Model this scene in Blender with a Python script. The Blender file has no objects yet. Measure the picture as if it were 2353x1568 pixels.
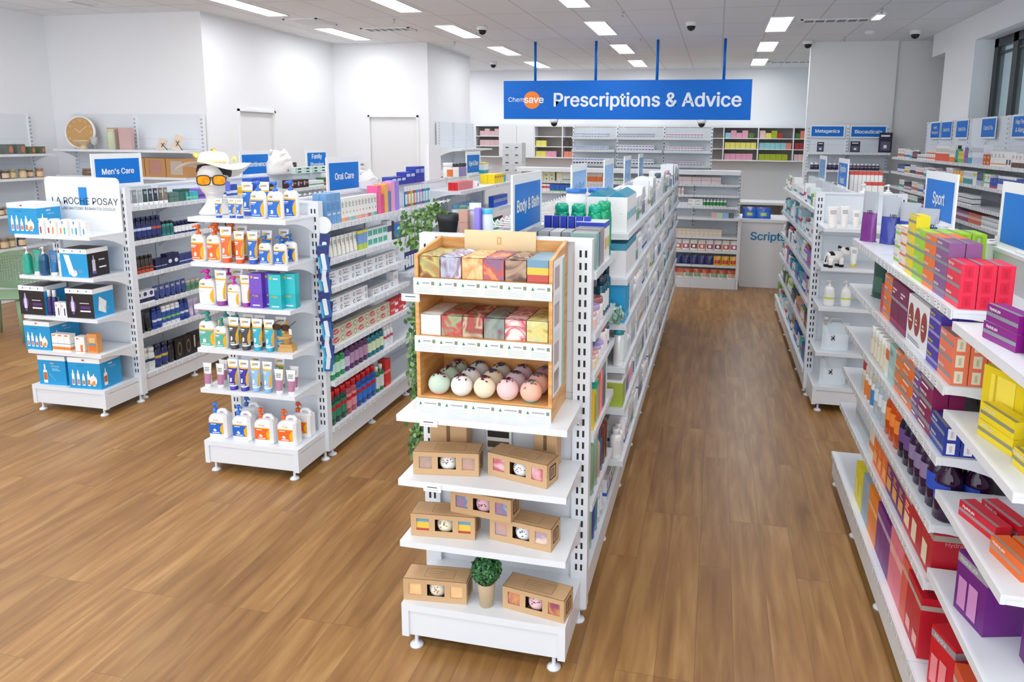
import bpy, math, random
from mathutils import Vector, Matrix
random.seed(7)
sc = bpy.context.scene
COL = sc.collection
PI = math.pi
# ---------------------------------------------------------------- camera
def _rot(a, b, c):
    Rx = Matrix(((1,0,0),(0,math.cos(a),-math.sin(a)),(0,math.sin(a),math.cos(a))))
    Ry = Matrix(((math.cos(b),0,math.sin(b)),(0,1,0),(-math.sin(b),0,math.cos(b))))
    Rz = Matrix(((math.cos(c),-math.sin(c),0),(math.sin(c),math.cos(c),0),(0,0,1)))
    return Rz @ Rx @ Ry
_M = _rot(.166, .212, .010)
_R = Matrix((_M.col[0], _M.col[2], -_M.col[1]))       # world from camera (right, down, forward)
cam = bpy.data.cameras.new('camera'); camo = bpy.data.objects.new('camera', cam); COL.objects.link(camo)
camo.matrix_world = Matrix.Translation((0,0,2.05)) @ Matrix((
    (_R[0][0], -_R[0][1], -_R[0][2]), (_R[1][0], -_R[1][1], -_R[1][2]), (_R[2][0], -_R[2][1], -_R[2][2]))).to_4x4()
cam.sensor_width = 36; cam.sensor_fit = 'HORIZONTAL'
cam.lens = 1649/2353*36
cam.shift_x = (1176.5-1288)/2353; cam.shift_y = (596-784)/2353
cam.clip_start = .05; cam.clip_end = 60
sc.camera = camo
# ---------------------------------------------------------------- world, daylight from the glazed shop front, exposure
w = bpy.data.worlds.new('world'); sc.world = w; w.use_nodes = True
bg = w.node_tree.nodes['Background']; bg.inputs[0].default_value = (.86,.93,1,1); bg.inputs[1].default_value = 1.05
sc.view_settings.view_transform = 'Standard'; sc.view_settings.look = 'None'
sc.view_settings.exposure = 0.66; sc.view_settings.gamma = 1; sc.view_settings.use_curve_mapping = False
try: sc.cycles.max_bounces = 8; sc.cycles.diffuse_bounces = 5; sc.cycles.use_denoising = True
except Exception: pass
LAMP = 11.5          # strength of the ceiling panels
def area(name, loc, rot, sx, sy, power, col):
    l = bpy.data.lights.new(name, 'AREA'); l.shape = 'RECTANGLE'; l.size = sx; l.size_y = sy; l.energy = power; l.color = col
    o = bpy.data.objects.new(name, l); o.location = loc; o.rotation_euler = rot; COL.objects.link(o); return o
area('shop_front_daylight', (-2.2,-2.6,2.0), (PI/2*.96,0,0), 9, 3.2, 70, (.92,.96,1))
# ---------------------------------------------------------------- materials
MC = {}
def lin(h):
    h = h.lstrip('#'); h = h if len(h) == 6 else ''.join(c*2 for c in h); r = [int(h[i:i+2],16)/255 for i in (0,2,4)]
    return tuple(c/12.92 if c <= .04045 else ((c+.055)/1.055)**2.4 for c in r) + (1,)
def mat(h, rough=.45, metal=0, trans=0, emit=0, spec=.5, alpha=1, coat=0):
    k = (h, rough, metal, trans, emit, spec, alpha, coat)
    if k in MC: return MC[k]
    m = bpy.data.materials.new('m_' + h.strip('#')); m.use_nodes = True
    b = m.node_tree.nodes['Principled BSDF']
    b.inputs['Base Color'].default_value = lin(h); b.inputs['Roughness'].default_value = rough
    b.inputs['Metallic'].default_value = metal; b.inputs['Transmission Weight'].default_value = trans
    b.inputs['Specular IOR Level'].default_value = spec; b.inputs['Alpha'].default_value = alpha
    b.inputs['Coat Weight'].default_value = coat
    if emit:
        b.inputs['Emission Color'].default_value = lin(h); b.inputs['Emission Strength'].default_value = emit
    MC[k] = m; return m
def C(h): return mat(h, .4)                 # printed card / plastic
def G(h): return mat(h, .18, coat=.3)       # glossy
def T(h): return mat(h, .08, trans=.35)     # tinted liquid in clear plastic
def nodemat(name, fn, rough=.5):
    m = bpy.data.materials.new(name); m.use_nodes = True; nt = m.node_tree; b = nt.nodes['Principled BSDF']
    b.inputs['Roughness'].default_value = rough; fn(nt, b); return m
def N(nt, t, **kw):
    n = nt.nodes.new(t)
    for k, v in kw.items(): setattr(n, k, v)
    return n
WHITE = mat('#eceff3', .35); SHELF = mat('#e4e9ef', .3); PANEL = mat('#dfe5ec', .4); DARK = mat('#15171b', .6)
GREYT = mat('#c9cdd3', .5); LABELW = mat('#f6f7f8', .5); INK = mat('#5a5f68', .6); BLUE = mat('#0a7ad6', .35); CHROME = mat('#c9ccd0', .25, .9)
# ---------------------------------------------------------------- mesh builder
class MB:
    def __init__(s): s.v = []; s.f = []; s.m = []; s.s = []; s.mats = []
    def mi(s, m):
        if m not in s.mats: s.mats.append(m)
        return s.mats.index(m)
    def face(s, idx, m, smooth=False): s.f.append(tuple(idx)); s.m.append(s.mi(m)); s.s.append(smooth)
    def quad(s, p, m):
        b = len(s.v); s.v += [tuple(q) for q in p]; s.face(range(b, b+len(p)), m)
    def box(s, x0, y0, z0, x1, y1, z1, m, top=None, front=None, side=None):
        b = len(s.v)
        s.v += [(x0,y0,z0),(x1,y0,z0),(x1,y1,z0),(x0,y1,z0),(x0,y0,z1),(x1,y0,z1),(x1,y1,z1),(x0,y1,z1)]
        for i, q in enumerate(((0,3,2,1),(4,5,6,7),(0,1,5,4),(2,3,7,6),(1,2,6,5),(3,0,4,7))):
            mm = m
            if i == 1 and top: mm = top
            if i == 2 and front: mm = front
            if i > 3 and side: mm = side
            s.face([b+k for k in q], mm)
        return s
    def rbox(s, x0, y0, z0, x1, y1, z1, m, r=.002):      # box with chamfered vertical and top edges
        r = min(r, (x1-x0)/3, (y1-y0)/3, (z1-z0)/3)
        def ring(e, z): return [(x0+r+e*0+(-e),y0+0-e*0,z)]
        rings = []
        for (ins, z) in ((r,z0),(0,z0+r),(0,z1-r),(r,z1)):
            c = r
            X0, X1, Y0, Y1 = x0+ins, x1-ins, y0+ins, y1-ins
            rings.append([(X0+c,Y0,z),(X1-c,Y0,z),(X1,Y0+c,z),(X1,Y1-c,z),(X1-c,Y1,z),(X0+c,Y1,z),(X0,Y1-c,z),(X0,Y0+c,z)])
        s.loft(rings, m, smooth=False); return s
    def loft(s, rings, m, smooth=True, cap0=True, cap1=True, closed=True, mf=None):
        b = len(s.v); n = len(rings[0])
        for r in rings: s.v += [tuple(p) for p in r]
        for i in range(len(rings)-1):
            for j in range(n if closed else n-1):
                k = (j+1) % n
                s.face((b+i*n+j, b+i*n+k, b+(i+1)*n+k, b+(i+1)*n+j), mf(i, j) if mf else m, smooth)
        if cap0: s.face([b+j for j in reversed(range(n))], m)
        if cap1: s.face([b+(len(rings)-1)*n+j for j in range(n)], mf(len(rings)-2, 0) if mf else m)
        return s
    def lathe(s, prof, m, cx=0, cy=0, sx=1, sy=1, seg=16, pw=2, mf=None, smooth=True):
        rings = []
        for r, z in prof:
            ring = []
            for j in range(seg):
                a = 2*PI*j/seg; c, d = math.cos(a), math.sin(a)
                if pw != 2:
                    k = (abs(c)**pw+abs(d)**pw)**(-1/pw); c *= k; d *= k
                ring.append((cx+r*sx*c, cy+r*sy*d, z))
            rings.append(ring)
        return s.loft(rings, m, smooth, mf=mf)
    def tube(s, pts, r, m, seg=8):
        rings = []
        for i, p in enumerate(pts):
            p = Vector(p); a = Vector(pts[max(i-1,0)]); b = Vector(pts[min(i+1,len(pts)-1)]); t = (b-a).normalized()
            u = t.cross(Vector((0,0,1)));
            if u.length < 1e-3: u = Vector((1,0,0))
            u.normalize(); v = t.cross(u)
            rr = r[i] if isinstance(r, (list,tuple)) else r
            rings.append([p+u*rr*math.cos(2*PI*j/seg)+v*rr*math.sin(2*PI*j/seg) for j in range(seg)])
        return s.loft(rings, m)
    def disc(s, cx, y, cz, r, m, n=20, rz=None, ax='y'):
        rz = rz or r; b = len(s.v)
        for j in range(n):
            a = 2*PI*j/n
            s.v.append((cx+r*math.cos(a), y, cz+rz*math.sin(a)) if ax == 'y' else (cx+r*math.cos(a), cz+rz*math.sin(a), y))
        s.face(range(b,b+n), m); return s
    def rect(s, x0, z0, x1, z1, y, m): s.quad(((x0,y,z0),(x1,y,z0),(x1,y,z1),(x0,y,z1)), m); return s
    def rectx(s, y0, z0, y1, z1, x, m): s.quad(((x,y0,z0),(x,y1,z0),(x,y1,z1),(x,y0,z1)), m); return s
    def text(s, t, size, cx, cz, y, m, sx=1, plane='xz', rot=0, bold=0):
        if bold >= .02:
            for k, (dx, dz) in enumerate(((-.02,0),(.02,0),(0,.014),(0,-.014),(.012,.01))): s.text(t, size, cx+dx*size*sx, cz+dz*size, y-.0003*k*(1 if plane == 'xz' else -1), m, sx, plane, rot, 0)
            return s
        vs, fs = glyphs(t, bold); b = len(s.v); ca, sa = math.cos(rot), math.sin(rot)
        for (x, z) in vs:
            x *= size*sx; z *= size; x, z = x*ca-z*sa, x*sa+z*ca
            s.v.append((cx+x, y, cz+z) if plane == 'xz' else (y, cx+x, cz+z) if plane == 'yz' else (cx+x, cz+z, y))
        for f in fs: s.face([b+k for k in f], m)
        return s
    def mesh(s, name):
        me = bpy.data.meshes.new(name); me.from_pydata(s.v, [], s.f)
        for m in s.mats: me.materials.append(m)
        me.polygons.foreach_set('material_index', s.m); me.polygons.foreach_set('use_smooth', s.s)
        me.update(); return me
_GC = {}
FONT = None
try:      # Blender's own bundled interface typeface, close to the signs' lettering; falls back to the built-in one
    import os
    _fp = os.path.join(bpy.utils.resource_path('LOCAL'), 'datafiles', 'fonts', 'Inter.woff2')
    if os.path.exists(_fp): FONT = bpy.data.fonts.load(_fp)
except Exception: FONT = None
def fit(t, W, bold=.03):
    vs, _ = glyphs(t, 0); return W/(max(p[0] for p in vs)-min(p[0] for p in vs))
def glyphs(t, bold=0):
    bold = 0
    k = (t, bold)
    if k in _GC: return _GC[k]
    cu = bpy.data.curves.new('t', 'FONT'); cu.body = t; cu.align_x = 'CENTER'; cu.align_y = 'CENTER'; cu.size = 1; cu.offset = bold; cu.resolution_u = 3
    if FONT: cu.font = FONT
    cu.space_line = .95
    o = bpy.data.objects.new('t', cu); COL.objects.link(o)
    bpy.context.view_layer.update()
    me = o.evaluated_get(bpy.context.evaluated_depsgraph_get()).to_mesh()
    vs = [(v.co.x, v.co.y) for v in me.vertices]; fs = [tuple(p.vertices) for p in me.polygons]
    xs = [p[0] for p in vs]; ys = [p[1] for p in vs]; mx = (min(xs)+max(xs))/2; my = (min(ys)+max(ys))/2
    vs = [(x-mx, y-my) for x, y in vs]
    o.evaluated_get(bpy.context.evaluated_depsgraph_get()).to_mesh_clear()
    bpy.data.objects.remove(o); bpy.data.curves.remove(cu)
    _GC[k] = (vs, fs); return _GC[k]
# ---------------------------------------------------------------- objects
LABELS = {}
def obj(name, me, parent=None, loc=(0,0,0), rz=0):
    if isinstance(me, MB): me = me.mesh(name)
    o = bpy.data.objects.new(name, me); COL.objects.link(o); o.location = loc; o.rotation_euler = (0,0,rz)
    if parent: o.parent = parent
    return o
def tag(o, label, cat, group=None, kind=None):
    ws = label.split()
    for drop in ('the','with','on','in'):
        while len(ws) > 16 and drop in ws[2:]: ws.pop(len(ws)-1-ws[::-1].index(drop))
    label = ' '.join(ws); n = len(ws)
    if n > 16 or n < 4: print('LABELLEN', n, label)
    if label in LABELS and LABELS[label] != group: print('DUPLABEL', label)
    if label in LABELS and group is None: print('DUPLABEL', label)
    LABELS[label] = group
    o['label'] = label; o['category'] = cat
    if group: o['group'] = group
    if kind: o['kind'] = kind
    return o
def struct(name, mb, loc=(0,0,0), rz=0):
    o = obj(name, mb, None, loc, rz); o['kind'] = 'structure'; return o
def empty(name, loc=(0,0,0), rz=0):
    o = bpy.data.objects.new(name, None); COL.objects.link(o); o.location = loc; o.rotation_euler = (0,0,rz); o.empty_display_size = .1; return o
class Proto:      # a thing: own mesh (or an empty) plus children [(name, mesh, [children])]
    def __init__(s, name, cat, w, d, h, me, kids=()):
        s.name, s.cat, s.w, s.d, s.h = name, cat, w, d, h
        s.me = me.mesh(name) if isinstance(me, MB) else me
        s.kids = [(n, m.mesh(n) if isinstance(m, MB) else m, [(a, b.mesh(a) if isinstance(b, MB) else b) for a, b in sub], lab) for n, m, sub, lab in [(k+((),None))[:4] if len(k) == 2 else (k+(None,))[:4] for k in kids]]
KIND = [('Oral Care', {'carton':'toothpaste_carton','bottle':'mouthwash_bottle'}), ("Men's Care", {'carton':'grooming_carton','bottle':'grooming_bottle'}), ('leftmost run', {'carton':'pad_pack'}),
    ('right wall, top shelf', {'carton':'cold_remedy_carton','bottle':'syrup_bottle'}), ('right wall', {'carton':'medicine_carton','bottle':'syrup_bottle'}), ('scripts run', {'carton':'skincare_carton','bottle':'lotion_bottle','squeeze_tube':'lotion_tube'}), ('nearest right run', {'carton':'hydration_carton','bottle':'drink_bottle'}),
    ('middle run', {'carton':'baby_care_carton','slim':'slim_pack','bottle':'baby_care_bottle'}), ('nearest', {'carton':'hydration_carton'}), ('counter', {'carton':'lozenge_carton','bottle':'pill_bottle'}), ('cabinet section', {'carton':'medicine_box'}), ('wall shelf', {'bottle':'supplement_bottle'}), ('wall shelf', {'bottle':'supplement_bottle'}), ('visible wall', {'bottle':'supplement_bottle'}),
    ('wire display', {'carton':'blister_pack'}), ('sweets', {'carton':'sweets_packet'}), ('confectionery', {'pouch':'confectionery_bag'}), ('wipes', {'pouch':'wipes_packet'}), ('candle', {'carton':'candle_box'}), ('bay', {'carton':'body_care_carton','bottle':'body_care_bottle'}), ('sunscreen', {'squeeze_tube':'sunscreen_tube','pump_bottle':'sunscreen_bottle'})]
def kindname(n, lab):
    for key, mp in KIND:
        if key in lab and n in mp: return mp[n]
    return n
def put(p, loc, rz, label, group=None, cat=None, tilt=None):
    r = bpy.data.objects.new(kindname(p.name, label), p.me); COL.objects.link(r); r.location = loc; r.rotation_euler = (tilt[0] if tilt else 0, tilt[1] if tilt else 0, rz)
    for n, m, sub, lab in p.kids:
        c = bpy.data.objects.new(n, m); COL.objects.link(c); c.parent = r
        if lab: c['label'] = lab
        for a, b in sub:
            d = bpy.data.objects.new(a, b); COL.objects.link(d); d.parent = c
    tag(r, label, cat or p.cat, group); return r
ORD = ['nearest','second nearest','third nearest','fourth nearest','fifth nearest','sixth nearest','seventh nearest','eighth nearest','ninth nearest','tenth nearest','eleventh nearest','twelfth nearest','thirteenth nearest','fourteenth nearest','fifteenth nearest','sixteenth nearest','seventeenth nearest','eighteenth nearest','nineteenth nearest','twentieth nearest']
def place_word(i, n, along):
    if n == 1: return ''
    if along == 'y':
        if n == 2: return ('nearer','farther')[i]
        return 'farthest' if i == n-1 else ORD[i]
    o = ['leftmost','second from left','third from left','fourth from left','fifth from left','sixth from left','seventh from left','eighth from left','ninth from left','tenth from left','eleventh from left','twelfth from left','thirteenth from left','fourteenth from left','fifteenth from left','sixteenth from left']+['seventeenth from left','eighteenth from left','nineteenth from left']
    if n == 2: return ('left','right')[i]
    return 'rightmost' if i == n-1 else o[i]
LV = {2:('lower','upper'), 3:('bottom','middle','top'), 4:('bottom','second layer','third layer','top'), 5:('bottom','second layer','third layer','fourth layer','top')}
def row(kind, front, z, a0, p, what, where, n=1, face=+1, deep=1, stack=1, gap=.003, inset=.012, jit=.006, lay=0, cat=None):
    """n products side by side. kind 'y': shelf along y facing +x (face=1) or -x (face=-1), front = x of the shelf edge;
    kind 'x': shelf along x facing the shop front, front = y of its edge. lay swaps nothing but the turn of the product."""
    ww, dd = (p.w, p.d) if not lay else (p.d, p.w)
    for i in range(n):
        u = a0 + ww/2 + i*(ww+gap)
        for k in range(deep):
            for s in range(stack):
                v = inset + dd/2 + k*(dd+.003)
                j = random.uniform(-jit, jit)*.4
                words = [place_word(i, n, kind)]
                if stack > 1: words.insert(0, LV[stack][s])
                if deep > 1: words.append(('front','back')[k] + ' row' if deep == 2 else ('front row','middle row','back row','rear row')[k])
                pre = ' '.join(x for x in words if x)
                lab = (pre + ' ' + what + ' ' + where).strip()
                g = what + ' ' + where
                if kind == 'y':
                    x = front - face*(v); rz = PI/2*face + (PI/2 if lay else 0); loc = (x, u, z + s*p.h)
                else:
                    rz = (PI/2 if lay else 0); loc = (u, front+v, z + s*p.h)
                put(p, loc, rz + j*3*(stack == 1), lab, g if (n*deep*stack > 1) else None, cat)
    return a0 + n*(ww+gap)
# ================================================================ the room
def floor_fn(nt, b):
    tc = N(nt,'ShaderNodeTexCoord'); sp = N(nt,'ShaderNodeSeparateXYZ'); cb = N(nt,'ShaderNodeCombineXYZ')
    nt.links.new(tc.outputs['Object'], sp.inputs[0]); nt.links.new(sp.outputs[1], cb.inputs[0]); nt.links.new(sp.outputs[0], cb.inputs[1])
    br = N(nt,'ShaderNodeTexBrick'); br.offset = .37; br.offset_frequency = 3; br.squash = 1
    br.inputs['Scale'].default_value = 1; br.inputs['Brick Width'].default_value = 1.25; br.inputs['Row Height'].default_value = .152
    br.inputs['Mortar Size'].default_value = .0012; br.inputs['Mortar Smooth'].default_value = .3; br.inputs['Bias'].default_value = 0
    br.inputs['Color1'].default_value = (0,0,0,1); br.inputs['Color2'].default_value = (1,1,1,1); br.inputs['Mortar'].default_value = (.5,.5,.5,1)
    nt.links.new(cb.outputs[0], br.inputs['Vector'])
    mp = N(nt,'ShaderNodeMapping'); mp.inputs['Scale'].default_value = (.8,8,1); nt.links.new(cb.outputs[0], mp.inputs[0])
    no = N(nt,'ShaderNodeTexNoise'); no.noise_dimensions = '4D'; no.inputs['Scale'].default_value = 2.6; no.inputs['Detail'].default_value = 6; no.inputs['Distortion'].default_value = .5
    nt.links.new(mp.outputs[0], no.inputs['Vector'])
    mw = N(nt,'ShaderNodeMath', operation='MULTIPLY'); mw.inputs[1].default_value = 9; nt.links.new(br.outputs['Color'], mw.inputs[0]); nt.links.new(mw.outputs[0], no.inputs['W'])
    r1 = N(nt,'ShaderNodeValToRGB'); e = r1.color_ramp.elements
    e[0].position = .28; e[0].color = lin('#865e34'); e[1].position = .74; e[1].color = lin('#b9915c')
    x = e.new(.5); x.color = lin('#a17644')
    nt.links.new(no.outputs['Fac'], r1.inputs[0])
    mx = N(nt,'ShaderNodeMixRGB', blend_type='MULTIPLY'); mx.inputs[0].default_value = 1
    r2 = N(nt,'ShaderNodeValToRGB'); r2.color_ramp.elements[0].color = (.80,.78,.76,1); r2.color_ramp.elements[1].color = (1.0,1.0,1.0,1)
    nt.links.new(br.outputs['Color'], r2.inputs[0])
    nt.links.new(r1.outputs[0], mx.inputs[1]); nt.links.new(r2.outputs[0], mx.inputs[2])
    m2 = N(nt,'ShaderNodeMixRGB', blend_type='MIX'); nt.links.new(br.outputs['Fac'], m2.inputs[0]); nt.links.new(mx.outputs[0], m2.inputs[1]); m2.inputs[2].default_value = lin('#75563a')
    nt.links.new(m2.outputs[0], b.inputs['Base Color']); b.inputs['Roughness'].default_value = .36; b.inputs['Specular IOR Level'].default_value = .45
FLOOR = nodemat('vinyl_planks', floor_fn, .36)
def ceil_fn(nt, b):
    tc = N(nt,'ShaderNodeTexCoord')
    br = N(nt,'ShaderNodeTexBrick'); br.offset = 0; br.squash = 1
    br.inputs['Scale'].default_value = 1; br.inputs['Brick Width'].default_value = .6; br.inputs['Row Height'].default_value = 1.2
    br.inputs['Mortar Size'].default_value = .009; br.inputs['Mortar Smooth'].default_value = 0
    br.inputs['Color1'].default_value = lin('#e9ecef'); br.inputs['Color2'].default_value = lin('#e7eaed'); br.inputs['Mortar'].default_value = lin('#cdced0')
    mp = N(nt,'ShaderNodeMapping'); mp.inputs['Location'].default_value = (.0,.55,0); nt.links.new(tc.outputs['Object'], mp.inputs[0])
    nt.links.new(mp.outputs[0], br.inputs['Vector']); nt.links.new(br.outputs[0], b.inputs['Base Color'])
CEIL = nodemat('ceiling_tiles', ceil_fn, .8)
WALL = mat('#eceff3', .7); WALLG = mat('#e9ebeb', .7)
m = MB(); m.box(-9.2,-3,-.12,4.6,17,0,FLOOR); struct('floor', m)
m = MB(); m.box(-9.2,-.5,3.6,4.6,17,3.72,CEIL); struct('ceiling', m)
m = MB(); m.box(-8.97,-1,0,-8.85,8.39,3.6,WALL); struct('wall_far_left', m)
m = MB(); m.box(-8.85,8.27,0,-6.59,8.39,3.6,WALL); struct('wall_left_nook', m)
m = MB(); m.box(-6.59,8.27,0,-6.47,8.88,3.6,WALL).box(-6.59,9.74,0,-6.47,11.6,3.6,WALL).box(-6.59,8.88,2.42,-6.47,9.74,3.6,WALL); struct('wall_left', m)
m = MB(); m.box(-6.47,11.5,0,-5.86,11.62,3.6,WALL).box(-4.94,11.5,0,-4.76,11.62,3.6,WALL).box(-5.86,11.5,2.42,-4.94,11.62,3.6,WALL); struct('wall_left_return', m)
m = MB(); m.box(-4.88,11.62,0,-4.76,13.6,3.6,WALL); struct('wall_left_inner', m)
m = MB(); m.box(-8.9,16.4,0,4.4,16.52,3.6,WALL); struct('wall_back', m)
m = MB(); m.box(-6.6,13.6,0,-6.48,16.4,3.6,WALL); struct('wall_dispensary_left', m)
m = MB(); m.box(1.37,12.33,0,2.66,12.45,3.6,WALLG).box(2.66,12.38,0,4.2,12.5,3.6,WALLG); struct('wall_back_right', m)
m = MB()
X0, X1 = 3.0, 3.42
m.box(X0,-1,0,X1,5.4,3.6,WALL).box(X0,9.9,0,X1,11.1,3.6,WALL).box(X0,5.4,0,X1,9.9,2.2,WALL).box(X0,5.4,3.29,X1,9.9,3.6,WALL).box(X0,11.1,3.28,X1,11.74,3.6,WALL)
struct('wall_right', m)
m = MB(); m.box(4.1,10.6,0,4.2,12.38,3.6,WALLG).box(3.42,10.6,0,4.1,10.7,3.6,WALLG); struct('wall_recess', m)
m = MB(); m.box(3.42,11.95,2.95,3.55,12.38,3.6,mat('#5d5f60',.6)); struct('trim_recess_duct', m)
# doors
def door(name, w, h, loc, rz, hinge):
    o = empty(name, loc, rz); o['kind'] = 'structure'
    m = MB(); m.box(-w/2+.035,.03,0.01,w/2-.035,.07,h-.035,mat('#e7e9ec',.5)); obj('door_leaf', m, o)
    m = MB()
    for a, b2 in ((-w/2,-w/2+.032),(w/2-.032,w/2)): m.box(a,-.02,0,b2,.11,h,WHITE)
    m.box(-w/2,-.02,h-.032,w/2,.11,h,WHITE); obj('door_frame', m, o)
    m = MB(); m.tube([(hinge*(w/2-.1),.03,1.02),(hinge*(w/2-.1),-.03,1.02),(hinge*(w/2-.22),-.03,1.02)], .009, CHROME); obj('door_handle', m, o)
door('door_1', .86, 2.42, (-6.47,9.31,0), PI/2, 1)
door('door_2', .92, 2.42, (-5.40,11.5,0), 0, -1)
# skirting
m = MB(); m.box(-6.47,11.485,0,-5.86,11.5,.1,WHITE); struct('baseboard_left_return', m)
# window with dark frame
m0 = empty('window_1', (3.22,0,0)); m0['kind'] = 'structure'
FR = mat('#1c2226', .35)
m = MB()
for y0, y1 in ((9.78,9.9),(9.18,9.32),(8.4,8.52),(7.5,7.62),(6.4,6.52),(5.4,5.5)): m.box(0,y0,2.2,.08,y1,3.29,FR)
m.box(0,5.4,2.2,.08,9.9,2.26,FR).box(0,5.4,3.19,.08,9.9,3.29,FR).box(.01,5.4,3.1,.06,9.9,3.125,FR); obj('window_frame', m, m0)
m = MB(); m.box(.035,5.45,2.23,.043,9.85,3.25,mat('#cfe9ee', .03, alpha=.12)); obj('window_glass', m, m0)
TEAL = mat('#169ab0', .5)
m = MB(); m.box(5.6,3,0,5.7,22,3.70,TEAL).box(5.58,3,0,5.6,16.45,3.70,mat('#55afc0',.5)).box(5.57,3,3.70,5.7,22,3.84,mat('#a8705c',.6)); struct('wall_outside_hoarding', m)
# ceiling lamps
PX, PY = (-7.7,-5.65,-3.8,-1.68,.72), (5.75,8.1,10.4,12.75,15.15)  # first column is added out of view to brighten the left nook walls
LMP = mat('#ffffff', .4, emit=LAMP)
lm = MB(); lm.box(-.135,-.6,-.004,.135,.6,-.001,LMP)
fm = MB()
for a in ((-.15,-.615,-.012,-.135,.615,0),(.135,-.615,-.012,.15,.615,0),(-.135,-.615,-.012,.135,-.6,0),(-.135,.6,-.012,.135,.615,0)): fm.box(*a, WHITE)
fm, lm = fm.mesh('frame'), lm.mesh('diffuser')
rn = {5.75:'first',8.1:'second',10.4:'third',12.75:'fourth',15.15:'farthest',3.3:'overhead',.9:'rearmost'}
cn = {-7.7:'added far-left',-5.65:'leftmost',-3.8:'second',-1.68:'third',.72:'rightmost'}
for x in PX:
    for y in PY + (3.3,.9):
        if x == .72 and y == 8.1 or x == -7.7 and y > 6: continue
        o = put(Proto('ceiling_light','light',.3,1.2,.02,None,[('frame',fm),('diffuser',lm)]), (x,y,3.6), 0,
            'recessed white light panel in the %s column of lamps, %s row from the front' % (cn[x], rn[y]), 'recessed ceiling light panels')
        print(end='')
# air vents, sprinklers, cameras, detectors
VG = mat('#8d9196', .6)
def vent(x, y, w, d, lab, slats=8):
    o = empty('ceiling_vent', (x,y,3.6)); tag(o, lab, 'vent')
    m = MB(); m.box(-w/2,-d/2,-.012,w/2,-d/2+.03,0,WHITE).box(-w/2,d/2-.03,-.012,w/2,d/2,0,WHITE).box(-w/2,-d/2,-.012,-w/2+.03,d/2,0,WHITE).box(w/2-.03,-d/2,-.012,w/2,d/2,0,WHITE)
    obj('frame', m, o)
    m = MB(); m.box(-w/2+.03,-d/2+.03,-.003,w/2-.03,d/2-.03,-.001,VG); obj('backing', m, o)
    for i in range(slats):
        m = MB(); xx = -w/2+.05+(w-.1)*i/(slats-1); m.box(xx-.012,-d/2+.03,-.016,xx+.004,d/2-.03,-.004,WHITE); obj('slat', m, o)
vent(-5.52,9.25,.5,.55,'square grey return air grille near the left wall',14)
vent(-4.75,10.05,.75,.3,'slotted air diffuser left of the long lamps',7)
vent(1.42,10.2,.9,.3,'slotted air diffuser beside the near right lamp',7)
vent(1.35,15.25,.9,.3,'slotted air diffuser at the back right of the ceiling',7)
def dome(x, y, z, lab, r=.075):
    o = empty('security_camera', (x,y,z)); tag(o, lab, 'camera')
    m = MB(); m.lathe([(r,0),(r,-.03),(r*.85,-.055)], WHITE, seg=20); obj('housing', m, o)
    m = MB(); m.lathe([(r*.78,-.055),(r*.74,-.08),(r*.5,-.105),(.005,-.118)], mat('#1b1c1f',.12), seg=20); obj('lens_dome', m, o)
for x, y, l in ((-3.31,10.0,'dark dome camera between the second and third lamp columns'),(-.42,10.05,'dark dome camera above and right of the hanging sign centre'),
    (1.3,12.15,'dome camera beside the top of the back right wall'),(-4.6,14.6,'small dome camera far back beside the left inner wall'),(2.63,11.25,'dome camera near the right wall corner')):
    dome(x, y, 3.6, l)
def sprink(x, y, l):
    m = MB(); m.lathe([(.02,0),(.02,-.012),(.007,-.015),(.007,-.05),(.018,-.052),(.018,-.058)], CHROME, seg=10)
    tag(obj('fire_sprinkler', m, None, (x,y,3.6)), l, 'sprinkler', 'ceiling sprinklers')
for x, y, l in ((-4.28,9.23,'chrome sprinkler head near the left slotted diffuser'),(-4.28,11.5,'chrome sprinkler head between the left lamps further back'),(-1.22,9.17,'chrome sprinkler head nearest the third lamp column'),
    (-1.25,11.6,'chrome sprinkler head close behind the hanging sign poles'),(1.78,11.8,'chrome sprinkler head before the back right wall'),(1.81,9.4,'chrome sprinkler head near the right emergency light')): sprink(x, y, l)
def emerg(x, y, l, on):
    o = empty('emergency_light', (x,y,3.6)); tag(o, l, 'light')
    m = MB(); m.box(-.06,-.18,-.03,.06,.18,0,WHITE); obj('housing', m, o)
    m = MB(); m.box(-.045,-.16,-.034,.045,.16,-.03, mat('#ffffff',.3,emit=on) if on else mat('#c8cacc',.5)); obj('lens', m, o)
emerg(-7.42,7.45,'slim grey emergency light on the far left ceiling',0); emerg(1.86,9.85,'slim glowing emergency light on the right ceiling',5)
m = MB(); m.lathe([(.07,0),(.07,-.02),(.05,-.045),(.003,-.05)], WHITE, seg=20)
tag(obj('smoke_detector', m, None, (2.02,11.2,3.6)), 'round white smoke detector near the back right wall', 'detector')
for x, l in ((-6.13,'left'),(-5.99,'right')):
    m = MB(); m.box(-.05,-.02,-.05,.05,0,.05,WHITE).rect(-.03,-.005,.03,.03,-.0206,mat('#8f9a90',.4))
    tag(obj('thermostat', m, None, (x,11.5,1.57)), '%s white wall thermostat left of the second door' % l, 'thermostat')
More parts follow.
